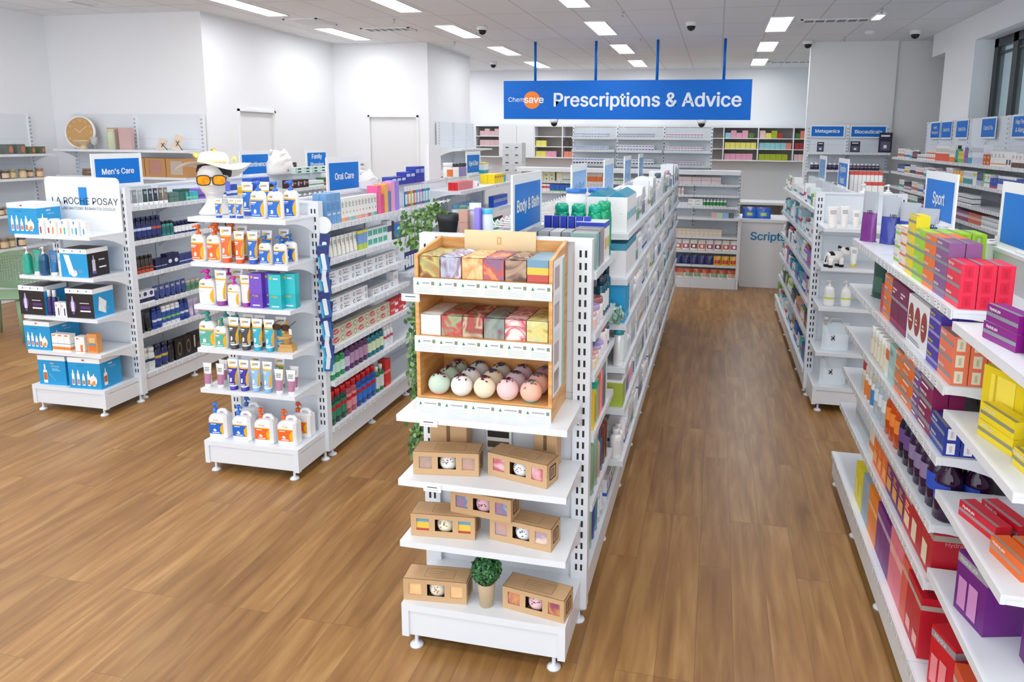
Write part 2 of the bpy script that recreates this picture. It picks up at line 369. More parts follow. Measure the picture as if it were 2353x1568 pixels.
# hanging sign
o = empty('hanging_sign', (-1.5,11.7,0)); tag(o, 'large blue hanging Prescriptions and Advice sign above the counter', 'sign')
BL = mat('#0069cc', .45, spec=.25)
m = MB(); m.box(-2.0,-.03,2.37,1.97,.03,2.985,BL); obj('sign_board', m, o)
for k, x in enumerate((-1.47,-.47,.51,1.54)):
    m = MB(); m.lathe([(.022,2.985),(.022,3.598)], BL, cx=x, seg=10); obj('pole', m, o)
m = MB(); m.text('Prescriptions & Advice', fit('Prescriptions & Advice',2.96), .336, 2.655, -.032, mat('#e8eefa',.4), bold=.03, sx=1.0); obj('lettering', m, o)
m = MB(); m.disc(-1.517,-.0315,2.675,.14,mat('#f5800f',.4), 40); 
rg = mat('#5a5fc8',.4)
for j in range(48):
    a, b2 = 2*PI*j/48, 2*PI*(j+1)/48
    q = [(-1.775+r*math.cos(t), -.0312, 2.675+r*math.sin(t)) for r, t in ((.135,a),(.135,b2),(.139,b2),(.139,a))]; m.quad(q, rg)
for s in (1,-1): m.quad([(-1.39,-.0312,2.675+s*.06),(-1.27,-.0312,2.675+s*.14),(-1.27,-.0312,2.675+s*.145),(-1.39,-.0312,2.675+s*.066)], rg)
m.text('Chem', fit('Chem',.265), -1.785, 2.685, -.033, mat('#eef3fb',.4)).text('save', fit('save',.32), -1.485, 2.672, -.033, mat('#eef3fb',.4), bold=.03)
obj('logo', m, o)
dome(-2.65,11.7,2.37,'grey dome camera under the left part of the hanging sign',.07); dome(-.27,11.7,2.37,'grey dome camera under the right part of the hanging sign',.07)
# ================================================================ shelving
def upright_mesh(h, z0=.06, faces='xy', w=.045, d=.07):
    m = MB(); m.box(-w/2,-d/2,z0,w/2,d/2,h,SHELF)
    z = z0+.18
    while z < h-.03:
        for s in (-.011,.011):
            if 'y' in faces: m.rect(s-.0045,z,s+.0045,z+.028,-d/2-.0006,DARK)
        z += .05
    return m.mesh('upright')
_SH = {}
def shelf_mesh(L, D, lip=.03, br=.1):     # local: x along the length, front at y=0, depth to +y, top at z=0
    k = (L,D,lip,br)
    if k not in _SH:
        m = MB(); m.box(-L/2+.002,0,-lip,L/2-.002,.012,0,SHELF); m.box(-L/2+.002,.012,-.012,L/2-.002,D,-.0005,SHELF)
        for s in (-1,1):
            x = s*(L/2-.004)
            n = 6; top = [(x, .012+(D-.012)*i/n, -.001) for i in range(n+1)]
            bot = [(x, .012+(D-.012)*i/n, -lip-(br)*(i/n)**2.2) for i in range(n+1)]
            for i in range(n): m.quad([top[i],top[i+1],bot[i+1],bot[i]] , SHELF)
            m.disc(s*(L/2-.003)-s*.0,0,0,0,SHELF,3)
        _SH[k] = m.mesh('shelf')
    return _SH[k]
_TS = {}
def strip_mesh(L, seed):
    k = (L, seed % 4)
    if k not in _TS:
        rnd = random.Random(seed); m = MB(); m.box(-L/2+.004,-.006,-.034,L/2-.004,-.0005,-.001,mat('#dfe3e8',.25))
        x = -L/2+.03
        while x < L/2-.06:
            wd = .034
            m.rect(x,-.030,x+wd,-.005,-.0066,LABELW)
            m.rect(x+.003,-.013,x+wd-.012,-.0095,-.0071,INK).rect(x+.003,-.021,x+wd-.006,-.018,-.0071,GREYT).rect(x+.003,-.027,x+.016,-.0235,-.0071,INK)
            x += wd+rnd.choice((.008,.02,.045,.05))
        _TS[k] = m.mesh('ticket_strip')
    return _TS[k]
def foot_mesh():
    m = MB(); m.lathe([(.028,0),(.028,.006),(.02,.014),(.008,.018),(.008,.07)], SHELF, seg=14); return m.mesh('foot')
FOOT = foot_mesh()
screw = None
def gondola(label, xc, y0, ys, sides, top=1.65, hw=.335, sd=.30, base=.2, slots='', strips=True, cat='shelving', nostrip0=False):
    """double-sided run along y. ys = bay boundaries; sides = {face: [list of shelf z per bay]}"""
    o = empty('gondola_shelving', (xc,y0,0)); tag(o, label, cat)
    nb = len(ys)-1
    for i in range(nb):
        L = ys[i+1]-ys[i]; cy = (ys[i]+ys[i+1])/2-y0; sd_ = sd[i] if isinstance(sd, list) else sd
        m = MB(); m.box(-.014,-L/2,.1,.014,L/2,top-.012,PANEL)
        for zz in (.55,.95,1.35):
            for s in (-1,1): m.rectx(-L/2,zz,L/2,zz+.0025,s*.0146,mat('#b9bec6',.6))
        obj('back_panel', m, o, (0,cy,0))
        m = MB(); m.box(-.022,-L/2,top-.014,.022,L/2,top,SHELF); obj('top_rail', m, o, (0,cy,0))
        for f, zl in sides.items():
            rz = PI/2*f
            m = MB(); hb = hw-.02
            m.box(-L/2+.001,0,.055,L/2-.001,.012,base,SHELF).box(-L/2+.001,.012,base-.014,L/2-.001,hb,base-.001,SHELF)
            m.box(-L/2+.001,-.006,base-.028,L/2-.001,0,base,SHELF)
            p = obj('base_deck', m, o, (f*hw,cy,0), rz)
            if strips: obj('ticket_strip', strip_mesh(round(L,3),i+int(10+f)), p, (0,-.006,base))
            for z in zl[i]:
                s = obj('shelf', shelf_mesh(round(L,3), sd_), o, (f*(.014+sd_),cy,z), rz)
                if strips and not (nostrip0 and i == 0): obj('ticket_strip', strip_mesh(round(L,3), i+int(z*10)), s, (0,0,0))
    um = upright_mesh(top)
    for i, y in enumerate(ys):
        yy = y-y0 + (.037 if i == 0 else -.037 if i == nb else 0)
        obj('upright', um, o, (0,yy,0))
        for f in sides:
            obj('foot', FOOT, o, (f*(hw-.03),yy,0))
            m = MB(); m.box(-.012,-.012,.045,.012,.012,.19,SHELF); obj('leg', m, o, (f*(hw-.02),yy,0))
    return o
def endcap(label, xl, xr, yp, yf, shelves, top=1.65, base=.2, tags=()):
    w = xr-xl; xc = (xl+xr)/2; D = yp-yf
    o = empty('endcap_shelving', (xc,yf,0)); tag(o, label, 'shelving')
    m = MB(); m.box(-w/2+.04,D,.1,w/2-.04,D+.02,top,PANEL)
    for zz in (.42,.72,1.02,1.32): m.rect(-w/2+.04,zz,w/2-.04,zz+.003,D-.0006,mat('#b9bec6',.6))
    obj('back_panel', m, o)
    um = MB(); um.box(-.035,-.02,.06,.035,.03,top,SHELF)
    z = .24
    while z < top-.04:
        for s in (-.011,.011): um.rect(s-.0045,z,s+.0045,z+.028,-.0206,DARK)
        z += .05
    um = um.mesh('upright')
    for s in (-1,1):
        obj('upright', um, o, (s*(w/2-.035),D,0)); obj('foot', FOOT, o, (s*(w/2-.035),D-.01,0)); obj('foot', FOOT, o, (s*(w/2-.075),.03,0))
    m = MB(); m.box(-w/2,D-.02,top,w/2,D+.03,top+.012,SHELF); obj('top_rail', m, o)
    bw = w-.05
    m = MB(); m.box(-bw/2,0,base-.03,bw/2,D,base,SHELF); m.box(-bw/2+.02,.008,.06,bw/2-.02,.02,base-.034,SHELF)
    for s in (-1,1): m.box(s*bw/2-(.03 if s > 0 else 0),0,.055,s*bw/2+(0 if s > 0 else .03),.03,base-.03,SHELF); m.box(s*bw/2-(.012 if s > 0 else 0),.03,.06,s*bw/2+(0 if s > 0 else .012),D,base-.034,SHELF)
    obj('base_deck', m, o)
    for z in shelves: obj('shelf', shelf_mesh(round(w-.05,3), round(D-.02,3), .026, .09), o, (0,.0,z))
    return o
def bays(a, n, p=.6): return [a+i*p for i in range(n+1)]
# A men's care
ZA = [1.51,1.245,.985,.745,.515]
A = gondola("white double sided shelving run carrying the Men's Care and Incontinence signs", -4.61, 4.56, bays(4.56,7), {1:[ZA]*7}, sd=.27, hw=.30)
ZB = [1.51,1.295,1.115,.94,.73,.51]
B = gondola('white double sided shelving run carrying the Oral Care sign', -2.685, 3.97, bays(3.97,7,.59), {1:[ZB,ZB,[1.0,.5],[1.0,.5],[1.56,1.3,1.05,.8],[1.56],[1.56,1.3,1.05,.8]]}, sd=.35, hw=.34)
ZC1 = [1.52,1.262,1.088,.822,.51]; ZC2 = [1.604,1.38,1.155,.934,.716,.44]
Cg = gondola('long white double sided shelving run carrying the Body and Bath sign', -.815, 2.81, bays(2.81,9), {1:[ZC1]+[ZC2]*8, -1:[[1.6]]+[[]]*8}, strips=False, sd=[.345]+[.40]*8, hw=.34)
ZD = [1.505,1.24,.985,.735,.515]; ZDn = [1.467,1.16,.87,.575]
D1 = gondola('nearest right white shelving run carrying the Sport sign', 1.1, 1.94, [1.94,2.54,3.14,3.74,4.36], {-1:[ZDn,ZD,ZD,ZD]}, sd=.30, hw=.335, nostrip0=True)
ZE = [1.505,1.235,.975,.715,.45]
D2 = gondola('farther right white shelving run beside the scripts counter', 1.09, 6.0, bays(6.0,5), {-1:[ZE]*5, 1:[[1.5]]*5}, sd=.285, hw=.32)
EA = endcap('white end shelving unit holding the blue and black skincare gift boxes', -4.965, -4.27, 4.53, 4.19, [1.336,1.035,.735,.47])
EB = endcap('white end shelving unit stacked with sunscreen bottles', -3.035, -2.345, 3.94, 3.615, [1.58,1.315,1.055,.79,.535])
EC = endcap('white end shelving unit holding the wooden soap display', -1.19, -.465, 2.77, 2.43, [1.0,.735,.475])
ED = endcap('white end shelving unit with toy cow and lotion pumps', .765, 1.43, 5.93, 5.56, [1.42,1.125,.82,.47])
# hooks
HK = MB(); HK.tube([(0,0,0),(.27,0,.01),(.285,0,.025)], .0042, mat('#f4f5f7',.25), 6); HK.box(.262,-.016,.0,.264,.016,.03,LABELW); HK = HK.mesh('hook')
def hooks(par, x, ys, zs, face, rzy=0):
    for y in ys:
        for z in zs:
            obj('hook', HK, par, (x,y,z), 0 if face > 0 else PI)
hooks(Cg, -.03, [.66+.085*i for i in range(34)], [1.60], -1)
hooks(D1, .03, [1.0+.08*i for i in range(14)], [1.56], 1)
hooks(B, .03, [2.0-.78+.1*i for i in range(11)], [1.47,1.28], 1)
hooks(A, .03, [1.9+.1*i for i in range(12)], [1.42,1.1], 1)
# wall shelving, back right (dark bottles), facing the shop front
def wallunit(name, label, xs, yf, D, shelves, top, base=.2, face='y', strips=True, header=None, plinth=True, sd=None, panelz=.1):
    o = empty(name, (0,0,0) ); tag(o, label, 'shelving')
    for i in range(len(xs)-1):
        L = abs(xs[i+1]-xs[i]); c = (xs[i]+xs[i+1])/2
        def P(n, mb, par=o, d=0, z=0):
            if face == 'y': return obj(n, mb, par, (c,yf+d,z))
            if face == '-x': return obj(n, mb, par, (yf+d,c,z), -PI/2)
            return obj(n, mb, par, (yf-d,c,z), PI/2)
        m = MB(); m.box(-L/2,D,panelz,L/2,D+.02,top,PANEL)
        for zz in (top-.32,top-.64): m.rect(-L/2,zz,L/2,zz+.003,D-.0006,mat('#c2c6cc',.6))
        P('back_panel', m)
        for z in shelves:
            s = P('shelf', shelf_mesh(round(L,3), sd or D-.02), d=(0 if sd is None else D-sd-.0), z=z)
            if strips: obj('ticket_strip', strip_mesh(round(L,3), i+int(z*10)), s)
        if plinth:
            m = MB(); m.box(-L/2+.001,0,.0,L/2-.001,.012,base,SHELF).box(-L/2+.001,.012,base-.014,L/2-.001,D,base-.001,SHELF); P('base_deck', m)
    um = MB(); um.box(-.022,D-.025,0,.022,D+.02,top,SHELF)
    z = .24
    while z < top-.03:
        for s in (-.008,.008): um.rect(s-.003,z,s+.003,z+.026,D-.0256,DARK)
        z += .05
    um = um.mesh('upright')
    for x in xs:
        if face == 'y': obj('upright', um, o, (x,yf,0))
        elif face == '-x': obj('upright', um, o, (yf,x,0), -PI/2)
        else: obj('upright', um, o, (yf,x,0), PI/2)
    return o
WM = wallunit('wall_shelving', 'wall shelving with two blue signs and dark supplement bottles', [1.39,1.98,2.57], 11.75, .4, [1.89,1.62,1.33,1.05], 2.32, sd=.3)
WE = wallunit('wall_shelving', 'long right wall shelving carrying the Cold and Flu signs', [5.4,6.0,6.6,7.2,7.8,8.4,9.0,9.6,10.2,10.8,11.4], 2.5, .46, [1.845,1.64,1.43,1.26,1.0,.75], 2.34, face='-x')
WL = wallunit('wall_shelving', 'left nook wall shelving with the cork clock and kraft boxes', [-8.5,-7.53,-6.52], 7.87, .37, [1.86,1.52,1.06,.6], 2.32, strips=False)
WL2 = wallunit('wall_shelving', 'far left wall shelving holding rows of jar candles', [5.0,5.95,6.9,7.85], -8.45, .37, [1.8,1.5,1.06,.65], 2.3, face='x', strips=False)
WI = wallunit('wall_shelving', 'empty white wall shelving against the inner left wall', [11.8,12.5,13.2,13.55], -4.3, .42, [1.86,1.5], 2.33, face='x', strips=False)
# ---------------- counter side shelving (faces the shop front)
o = WC = wallunit('counter_shelving', 'white shelving in front of the dispensary with lozenges and confectionery bags', [-2.84,-2.21,-1.58,-.9,-.3,.32], 10.1, .34, [1.45,1.30,1.14], 1.63, base=.13, sd=.2)
for i, (x0, x1) in enumerate(((-.9,-.3),(-.3,.32))):
    c, L = (x0+x1)/2, x1-x0
    for z in (1.0,.73,.53,.33):
        obj('shelf', shelf_mesh(round(L,3), .33 if z < 1 else .32), WC, (c,10.1 if z < 1 else 10.02,z))
m = MB(); m.box(-.006,0,0,.03,.36,1.0,SHELF); obj('side_panel', m, WC, (.32,10.1,0))
m = MB(); m.box(-2.84,-.005,1.585,.32,.34,1.64,SHELF); obj('header_panel', m, WC, (0,10.1,0))
# scripts counter
o = SCN = empty('service_counter', (1.0,10.35,0)); tag(o, 'white service counter with blue Scripts lettering', 'counter')
m = MB(); m.box(-.62,0,0,.75,.04,.93,WHITE).box(-.62,.04,0,-.58,.7,.93,WHITE).box(.71,.04,0,.75,.7,.93,WHITE); obj('front_panel', m, o)
m = MB(); m.box(-.64,-.03,.93,.77,.72,.97,WHITE); obj('counter_top', m, o)
m = MB(); m.text('Scripts', fit('Scripts',.47), -.26, .72, -.004, mat('#1889c4',.4), bold=.03); obj('lettering', m, o)
# back bench seen above the counter
o = empty('dispensary_bench', (1.1,12.6,0)); tag(o, 'grey and white open bench behind the scripts counter', 'bench')
m = MB(); m.box(-.85,0,.98,.9,.6,1.02,WHITE); obj('bench_top', m, o)
m = MB(); m.box(-.85,.5,.0,.9,.52,.98,mat('#a9a6a2',.6)); obj('back_panel', m, o)
for x in (-.85,.02,.88): 
    m = MB(); m.box(x,0,0,x+.03,.5,.98,WHITE); obj('divider', m, o)
m = MB(); m.tube([(.2,.49,.9),(.25,.4,.7),(.35,.4,.6),(.6,.4,.62),(.7,.45,.8)], .008, mat('#8b8a88',.5)); obj('cable', m, o)
# ================================================================ products
def lines(m, x0, z0, x1, z1, y, n, c, seed=1):
    r = random.Random(seed)
    for i in range(n):
        z = z1-(z1-z0)*(i+.5)/n; h = (z1-z0)/n*.28
        m.rect(x0, z-h, x0+(x1-x0)*r.uniform(.45,1), z+h, y, c)
_P = {}
def memo(f):
    def g(*a, **k):
        key = (f.__name__, repr(a), repr(sorted(k.items())))
        if key not in _P: _P[key] = f(*a, **k)
        return _P[key]
    return g
@memo
def carton(w, d, h, base, bands=(), deco=(), txt=(), name='carton', top=None, logo=None, cat='box', sidetxt=()):
    """bands: (z0,z1,colour) printed all round; deco: (x0,z0,x1,z1,colour) on the front, fractions; txt: (string,size,x,z,colour,rot)"""
    m = MB(); m.box(-w/2,-d/2,0,w/2,d/2,h,C(base), top=C(top) if top else None)
    e = .0005
    for z0, z1, c in bands:
        a, b, k = z0*h, z1*h, C(c)
        m.rect(-w/2,a,w/2,b,-d/2-e,k)
        m.quad(((w/2,d/2,a),(-w/2,d/2,a),(-w/2,d/2,b),(w/2,d/2,b)), k) if 0 else None
        m.quad(((w/2+e,-d/2,a),(w/2+e,d/2,a),(w/2+e,d/2,b),(w/2+e,-d/2,b)), k)
        m.quad(((-w/2-e,d/2,a),(-w/2-e,-d/2,a),(-w/2-e,-d/2,b),(-w/2-e,d/2,b)), k)
    for i, q in enumerate(deco):
        x0, z0, x1, z1, c = q[:5]; kind = q[5] if len(q) > 5 else 'r'
        X0, X1, Z0, Z1 = -w/2+x0*w, -w/2+x1*w, z0*h, z1*h; y = -d/2-e*(2+i*.5)
        if kind == 'r': m.rect(X0,Z0,X1,Z1,y,C(c))
        elif kind == 'c': m.disc((X0+X1)/2,y,(Z0+Z1)/2,(X1-X0)/2,C(c),18,rz=(Z1-Z0)/2)
        elif kind == 'l': lines(m,X0,Z0,X1,Z1,y,q[6],C(c),i+int(w*1000))
        elif kind == 't': m.quad(((X0,y,Z0),(X1,y,Z0),((X0+X1)/2,y,Z1)),C(c))
    for t in txt:
        s, sz, x, z, c = t[:5]; m.text(s, sz, -w/2+x*w, z*h, -d/2-e*5, C(c), rot=t[5] if len(t) > 5 else 0, bold=.01, sx=t[6] if len(t) > 6 else 1)
    for t in sidetxt:       # printed on the two ends
        s, sz, y, z, c = t
        m.text(s, sz, -d/2+y*d, z*h, w/2+e*3, C(c), plane='yz', bold=.01)
    return Proto(name, cat, w, d, h, m)
@memo
def bottle(r, h, body, cap, label='', caph=.18, capr=.42, ry=1.0, neck=.35, name='bottle', clear=False, pw=2, lab2='', lz=(.15,.62), seg=16, simple=False, shoulder=.12, cat='bottle'):
    bm = (T(body) if clear else G(body))
    hb = h*(1-caph); sh = hb-h*shoulder
    m = MB(); m.lathe([(r*.9,0),(r,.004),(r,sh),(r*.94,sh+(hb-sh)*.35),(r*max(neck,.3),hb*.985),(r*neck*.95,hb)], bm, sy=ry, seg=seg, pw=pw)
    kids = []
    k = MB(); k.lathe([(r*capr,hb-.002),(r*capr,h-.003),(r*capr*.9,h)], G(cap), sy=(ry if capr > .8 else 1), seg=max(10,seg-4), pw=pw if capr > .8 else 2)
    if label:
        L = MB(); n = 12
        a0, a1 = -PI*.95, -PI*.05
        for (z0, z1, c) in ((lz[0]*h, lz[1]*h, label),) + (((lz[0]+(lz[1]-lz[0])*.55)*h, (lz[0]+(lz[1]-lz[0])*.8)*h, lab2),)*(1 if lab2 else 0):
            off = .0006 if c == label else .0012; rings = []
            for z in (z0, z1):
                ring = []
                for j in range(n+1):
                    a = a0+(a1-a0)*j/n; cc, dd = math.cos(a), math.sin(a)
                    if pw != 2:
                        q = (abs(cc)**pw+abs(dd)**pw)**(-1/pw); cc *= q; dd *= q
                    ring.append(((r+off)*cc, (r*ry+off)*dd, z))
                rings.append(ring)
            L.loft(rings, C(c), True, False, False, closed=False)
        if simple:
            b = len(m.v)
            for p in (k, L): _merge(m, p)
        else: kids.append(('label', L))
    if simple:
        if not label: _merge(m, k)
    else: kids.insert(0, ('cap', k))
    return Proto(name, cat, r*2, r*2*ry, h, m, kids)
def _merge(m, p):
    b = len(m.v); m.v += p.v
    for f, mi, s in zip(p.f, p.m, p.s): m.face([b+k for k in f], p.mats[mi], s)
def patch(m, rfun, a0, a1, z0, z1, na, nz, cfun, off=.0007):
    """a label wrapped on a body; cfun(u,v) gives its colour"""
    b = len(m.v)
    for i in range(nz+1):
        z = z0+(z1-z0)*i/nz
        for j in range(na+1):
            a = a0+(a1-a0)*j/na; x, y = rfun(a, z); l = math.hypot(x, y) or 1
            m.v.append((x+off*x/l, y+off*y/l-off*.5, z))
    for i in range(nz):
        for j in range(na):
            c = cfun((j+.5)/na, (i+.5)/nz)
            if c: m.face((b+i*(na+1)+j, b+i*(na+1)+j+1, b+(i+1)*(na+1)+j+1, b+(i+1)*(na+1)+j), C(c), True)
def sun_c(main, crest='#f7b50a', spot='#ffffff'):
    def f(u, v):
        if v > .93: return crest
        if (u-1.22)**2/.20+(v-.42)**2/.30 < 1 and u > .66: return crest
        if (u-.40)**2*1.6+(v-.30)**2*1.3 < .0165: return spot
        if .78 < v < .84 and .1 < u < .5: return '#dfe8f5'
        if .71 < v < .735 and .1 < u < .42: return '#b9cfee'
        if .64 < v < .66 and .1 < u < .38: return '#9fbce6'
        if .07 < v < .12 and .2 < u < .72: return '#e8eef8'
        return main
    return f
@memo
def pump_bottle(w, d, h, body, pump, main='', kind='sun', bodyh=.74, name='pump_bottle', band=''):
    hb = h*bodyh; rx, ry = w/2, d/2; pw = 3.2
    def prof(z):
        t = z/hb
        if t < .78: return 1-.03*abs(t-.4)
        u = (t-.78)/.22; return math.sqrt(max(0,1-u**2.4))*.72+.25
    def rf(a, z):
        c, s = math.cos(a), math.sin(a); k = (abs(c)**pw+abs(s)**pw)**(-1/pw); q = prof(z); return rx*c*k*q, ry*s*k*q
    zs = [0,.01*hb,.3*hb,.6*hb,.78*hb,.85*hb,.91*hb,.96*hb,.99*hb,hb]
    rings = []
    for z in zs:
        q = .93 if z == 0 else 1
        rings.append([(rf(2*PI*j/28,z)[0]*q, rf(2*PI*j/28,z)[1]*q, z) for j in range(28)])
    m = MB(); m.loft(rings, G(body)); kids = []
    P = MB(); G_ = G(pump); nr = w*.17
    P.lathe([(nr,hb-.004),(nr,hb+h*.055),(nr*.75,hb+h*.062),(nr*.4,hb+h*.07),(nr*.4,hb+h*.16),(nr*.8,hb+h*.17),(nr*.8,h-.006),(nr*.5,h)], G_, seg=12)
    P.tube([(0,0,h-.01),(-w*.22,-d*.1,h-.009),(-w*.36,-d*.15,h-.017)], [nr*.45,nr*.4,nr*.3], G_, 8)
    kids.append(('pump', P))
    if main:
        L = MB()
        if kind == 'sun':
            patch(L, rf, PI*1.2, PI*1.8, hb*.06, hb*.70, 22, 26, sun_c(main))
            patch(L, rf, PI*1.30, PI*1.5, hb*.76, hb*.84, 4, 3, lambda u,v: '#f4c01c' if u < .5 else '#8a8f98')
        else:
            patch(L, rf, PI*1.12, PI*1.88, hb*.1, hb*.72, 12, 14, lambda u,v: (band if band and .42 < v < .55 else main if v < .62 or True else None))
        kids.append(('label', L))
    return Proto(name, 'bottle', w, d, h, m, kids)
@memo
def squeeze_tube(w, h, body, cap, main='', caph=.14, sun=True, name='squeeze_tube', crimp=None, low='', lowz=.45, r=None):
    """a tube standing on its cap: round at the foot, flat crimp at the top"""
    r = r or w*.33; hc = h*caph; n = 24
    def rf(a, z):
        t = max(0,(z-hc)/(h-hc)); k = t**1.15
        rx = r*(1-k)+w/2*k; ry = r*(1-t)+.0015*t
        return rx*math.cos(a), ry*math.sin(a)
    m = MB(); rings = []
    for z in (hc*.9, hc, hc+(h-hc)*.25, hc+(h-hc)*.5, hc+(h-hc)*.75, hc+(h-hc)*.93, h):
        rings.append([(*rf(2*PI*j/n, z), z) for j in range(n)])
    m.loft(rings, G(body)); kids = []
    k = MB(); k.lathe([(r*1.0,0),(r*1.02,.002),(r*.98,hc)], G(cap), seg=18); kids.append(('cap', k))
    if main:
        L = MB()
        if sun: patch(L, rf, PI*1.08, PI*1.92, hc+.002, hc+(h-hc)*.72, 22, 26, lambda u,v: ('#ffffff' if v < .05 else sun_c(main)(u, v)), .0006)
        else: patch(L, rf, PI*1.04, PI*1.96, hc+.002, hc+(h-hc)*lowz, 12, 8, lambda u,v: main, .0006)
        if sun: patch(L, rf, PI*1.3, PI*1.72, hc+(h-hc)*.80, hc+(h-hc)*.9, 6, 3, lambda u,v: '#f4c01c' if u < .3 else '#9aa0a8' if v > .35 else None, .0006)
        else: patch(L, rf, PI*1.3, PI*1.7, hc+(h-hc)*.62, hc+(h-hc)*.8, 6, 5, lambda u,v: low or '#8a8f98' if int(v*5)%2 == 0 else None, .0006)
        kids.append(('label', L))
    return Proto(name, 'tube', w, r*2, h, m, kids)
@memo
def jar(r, h, body, lid, label='', lidh=.25, name='jar', clear=False, cat='jar'):
    m = MB(); hb = h*(1-lidh); m.lathe([(r*.9,0),(r,.004),(r,hb*.85),(r*.88,hb)], T(body) if clear else G(body), seg=18)
    k = MB(); k.lathe([(r*.96,hb),(r*.98,hb+.002),(r*.98,h-.003),(r*.9,h)], G(lid), seg=18); kids = [('lid', k)]
    if label:
        L = MB(); patch(L, lambda a,z:(r*math.cos(a),r*math.sin(a)), PI*1.05, PI*1.95, hb*.12, hb*.75, 10, 4, lambda u,v: label); kids.append(('label', L))
    return Proto(name, cat, r*2, r*2, h, m, kids)
@memo
def spray_can(r, h, body, cap, label='', caph=.16, name='spray_can', band=''):
    hb = h*(1-caph)
    m = MB(); m.lathe([(r*.96,0),(r,.003),(r,hb-.012),(r*.9,hb)], mat(body,.22,.2), seg=16)
    k = MB(); k.lathe([(r*.92,hb-.001),(r*.92,h-.01),(r*.7,h)], G(cap), seg=14); kids = [('cap', k)]
    if label:
        L = MB(); patch(L, lambda a,z:(r*math.cos(a),r*math.sin(a)), PI*1.1, PI*1.9, hb*.2, hb*.85, 9, 10, lambda u,v: label if not (band and .3 < v < .55) else band); kids.append(('label', L))
    return Proto(name, 'can', r*2, r*2, h, m, kids)
@memo
def pouch(w, h, d, col, panel='', panel2='', pz=(.2,.6), name='pouch', txt='', tc='#ffffff', topcol='', cat='packet', tsz=.03, clearish=False):
    nx, nz = 10, 12; m = MB()
    def th(u, v): return d/2*max(.04, (math.sin(PI*min(max(u,.0),1))**.45))*(1-.97*v**2.2)*(.85+.15*math.cos(v*2))
    rnd = random.Random(int(w*1000+h*777)); bump = [[rnd.uniform(-.12,.12) for _ in range(nx+1)] for _ in range(nz+1)]
    for side in (-1,1):
        b = len(m.v)
        for i in range(nz+1):
            for j in range(nx+1):
                u, v = j/nx, i/nz
                m.v.append(((u-.5)*w*(1-.04*math.sin(v*PI)), side*th(u,v)*(1+bump[i][j]), v*h+.0005))
        for i in range(nz):
            for j in range(nx):
                u, v = (j+.5)/nx, (i+.5)/nz; c = col
                if topcol and v > .58: c = topcol
                if side < 0 and panel and pz[0] < v < pz[1] and .12 < u < .88: c = panel
                if side < 0 and panel2 and pz[0]+.08 < v < pz[1]-.1 and .3 < u < .7: c = panel2
                q = (b+i*(nx+1)+j, b+i*(nx+1)+j+1, b+(i+1)*(nx+1)+j+1, b+(i+1)*(nx+1)+j)
                m.face(q if side < 0 else q[::-1], mat(c,.25,coat=.3), True)
    m.box(-w/2*.95,-d*.3,0,w/2*.95,d*.3,.003,C(col))
    if txt: m.text(txt, tsz, .2*w, h*.60, -d/2*1.0, C(tc), bold=.03)
    return Proto(name, cat, w, d, h, m)
@memo
def card(w, h, col, deco=(), name='hanging_card', cat='packet', d=.012, blister=''):
    m = MB(); m.box(-w/2,-.001,0,w/2,.001,h,C(col))
    for x0,z0,x1,z1,c in deco: m.rect(-w/2+x0*w,z0*h,-w/2+x1*w,z1*h,-.0015,C(c))
    if blister: m.rbox(-w*.32,-d,h*.12,w*.32,-.001,h*.62,G(blister),.004)
    return Proto(name, cat, w, d, h, m)
# ================================================================ signs on the runs
def blue_sign(text, x, y, face, size=.085, w=.43, lab='', z=1.65, washed=False):
    rz = PI/2*face
    m = MB(); m.box(-w/2-.03,-.004,0,w/2+.03,.004,.255,WHITE); m.box(-.05,-.012,0,.05,.012,.01,SHELF)
    o = obj('aisle_sign', m, None, (x,y,z), rz); tag(o, lab, 'sign')
    c = mat('#0074d2',.4,spec=.3) if not washed else mat('#4f9fe0',.2)
    for s in (-1,1):
        if s < 0:
            m = MB(); m.rect(-w/2,.02,w/2,.215,-.0046,c); obj('blue_print', m, o)
            if text: m = MB(); m.text(text, fit(text, size*w), 0, .117, -.0052, LABELW if not washed else mat('#9ccaf0',.3), bold=.03); obj('lettering', m, o)
    return o
def wall_sign(text, x, y, z, w, h, size, lab, rz=0, sx=1):
    m = MB(); m.box(-w/2-.02,-.003,-h/2-.02,w/2+.02,0,h/2+.02,WHITE); o = obj('shelf_sign', m, None, (x,y,z), rz); tag(o, lab, 'sign')
    m = MB(); m.rect(-w/2,-h/2,w/2,h/2,-.0036,mat('#0070d0',.45,spec=.3)); obj('blue_print', m, o)
    m = MB(); m.text(text, fit(text, size*w), 0, 0, -.0042, LABELW, bold=.03, sx=sx); obj('lettering', m, o)
blue_sign("Men's Care", -4.61, 4.82, 1, .72, lab="blue Men's Care sign on top of the leftmost shelving run")
blue_sign('Incontinence', -4.61, 6.56, 1, .9, lab='blue Incontinence sign on the leftmost run behind the sun hat')
blue_sign('Family\nPlanning', -4.61, 7.72, 1, .7, w=.40, lab='blue Family Planning sign at the far part of the leftmost run')
blue_sign('Oral Care', -2.685, 4.86, 1, .64, lab='blue Oral Care sign on top of the second run')
blue_sign('Eye & Ear', -2.685, 7.75, 1, .7, w=.42, lab='blue Eye and Ear sign at the far end of the second run')
blue_sign('Body & Bath', -.8, 3.02, 1, .86, lab='blue Body and Bath sign above the wooden soap display', w=.43)
for y, wd, l in ((4.22,.42,'first washed out blue sign behind the Body and Bath sign'),(5.42,.42,'second washed out blue sign along the middle run'),(6.58,.42,'third washed out blue sign along the middle run'),(7.75,.38,'farthest washed out blue sign along the middle run')):
    blue_sign('Medical' if y < 5 else '', -.8, y, 1, .65, w=wd, lab=l, washed=True)
blue_sign('Sport', 1.1, 3.93, -1, .42, w=.46, lab='blue Sport sign on the nearest right run')
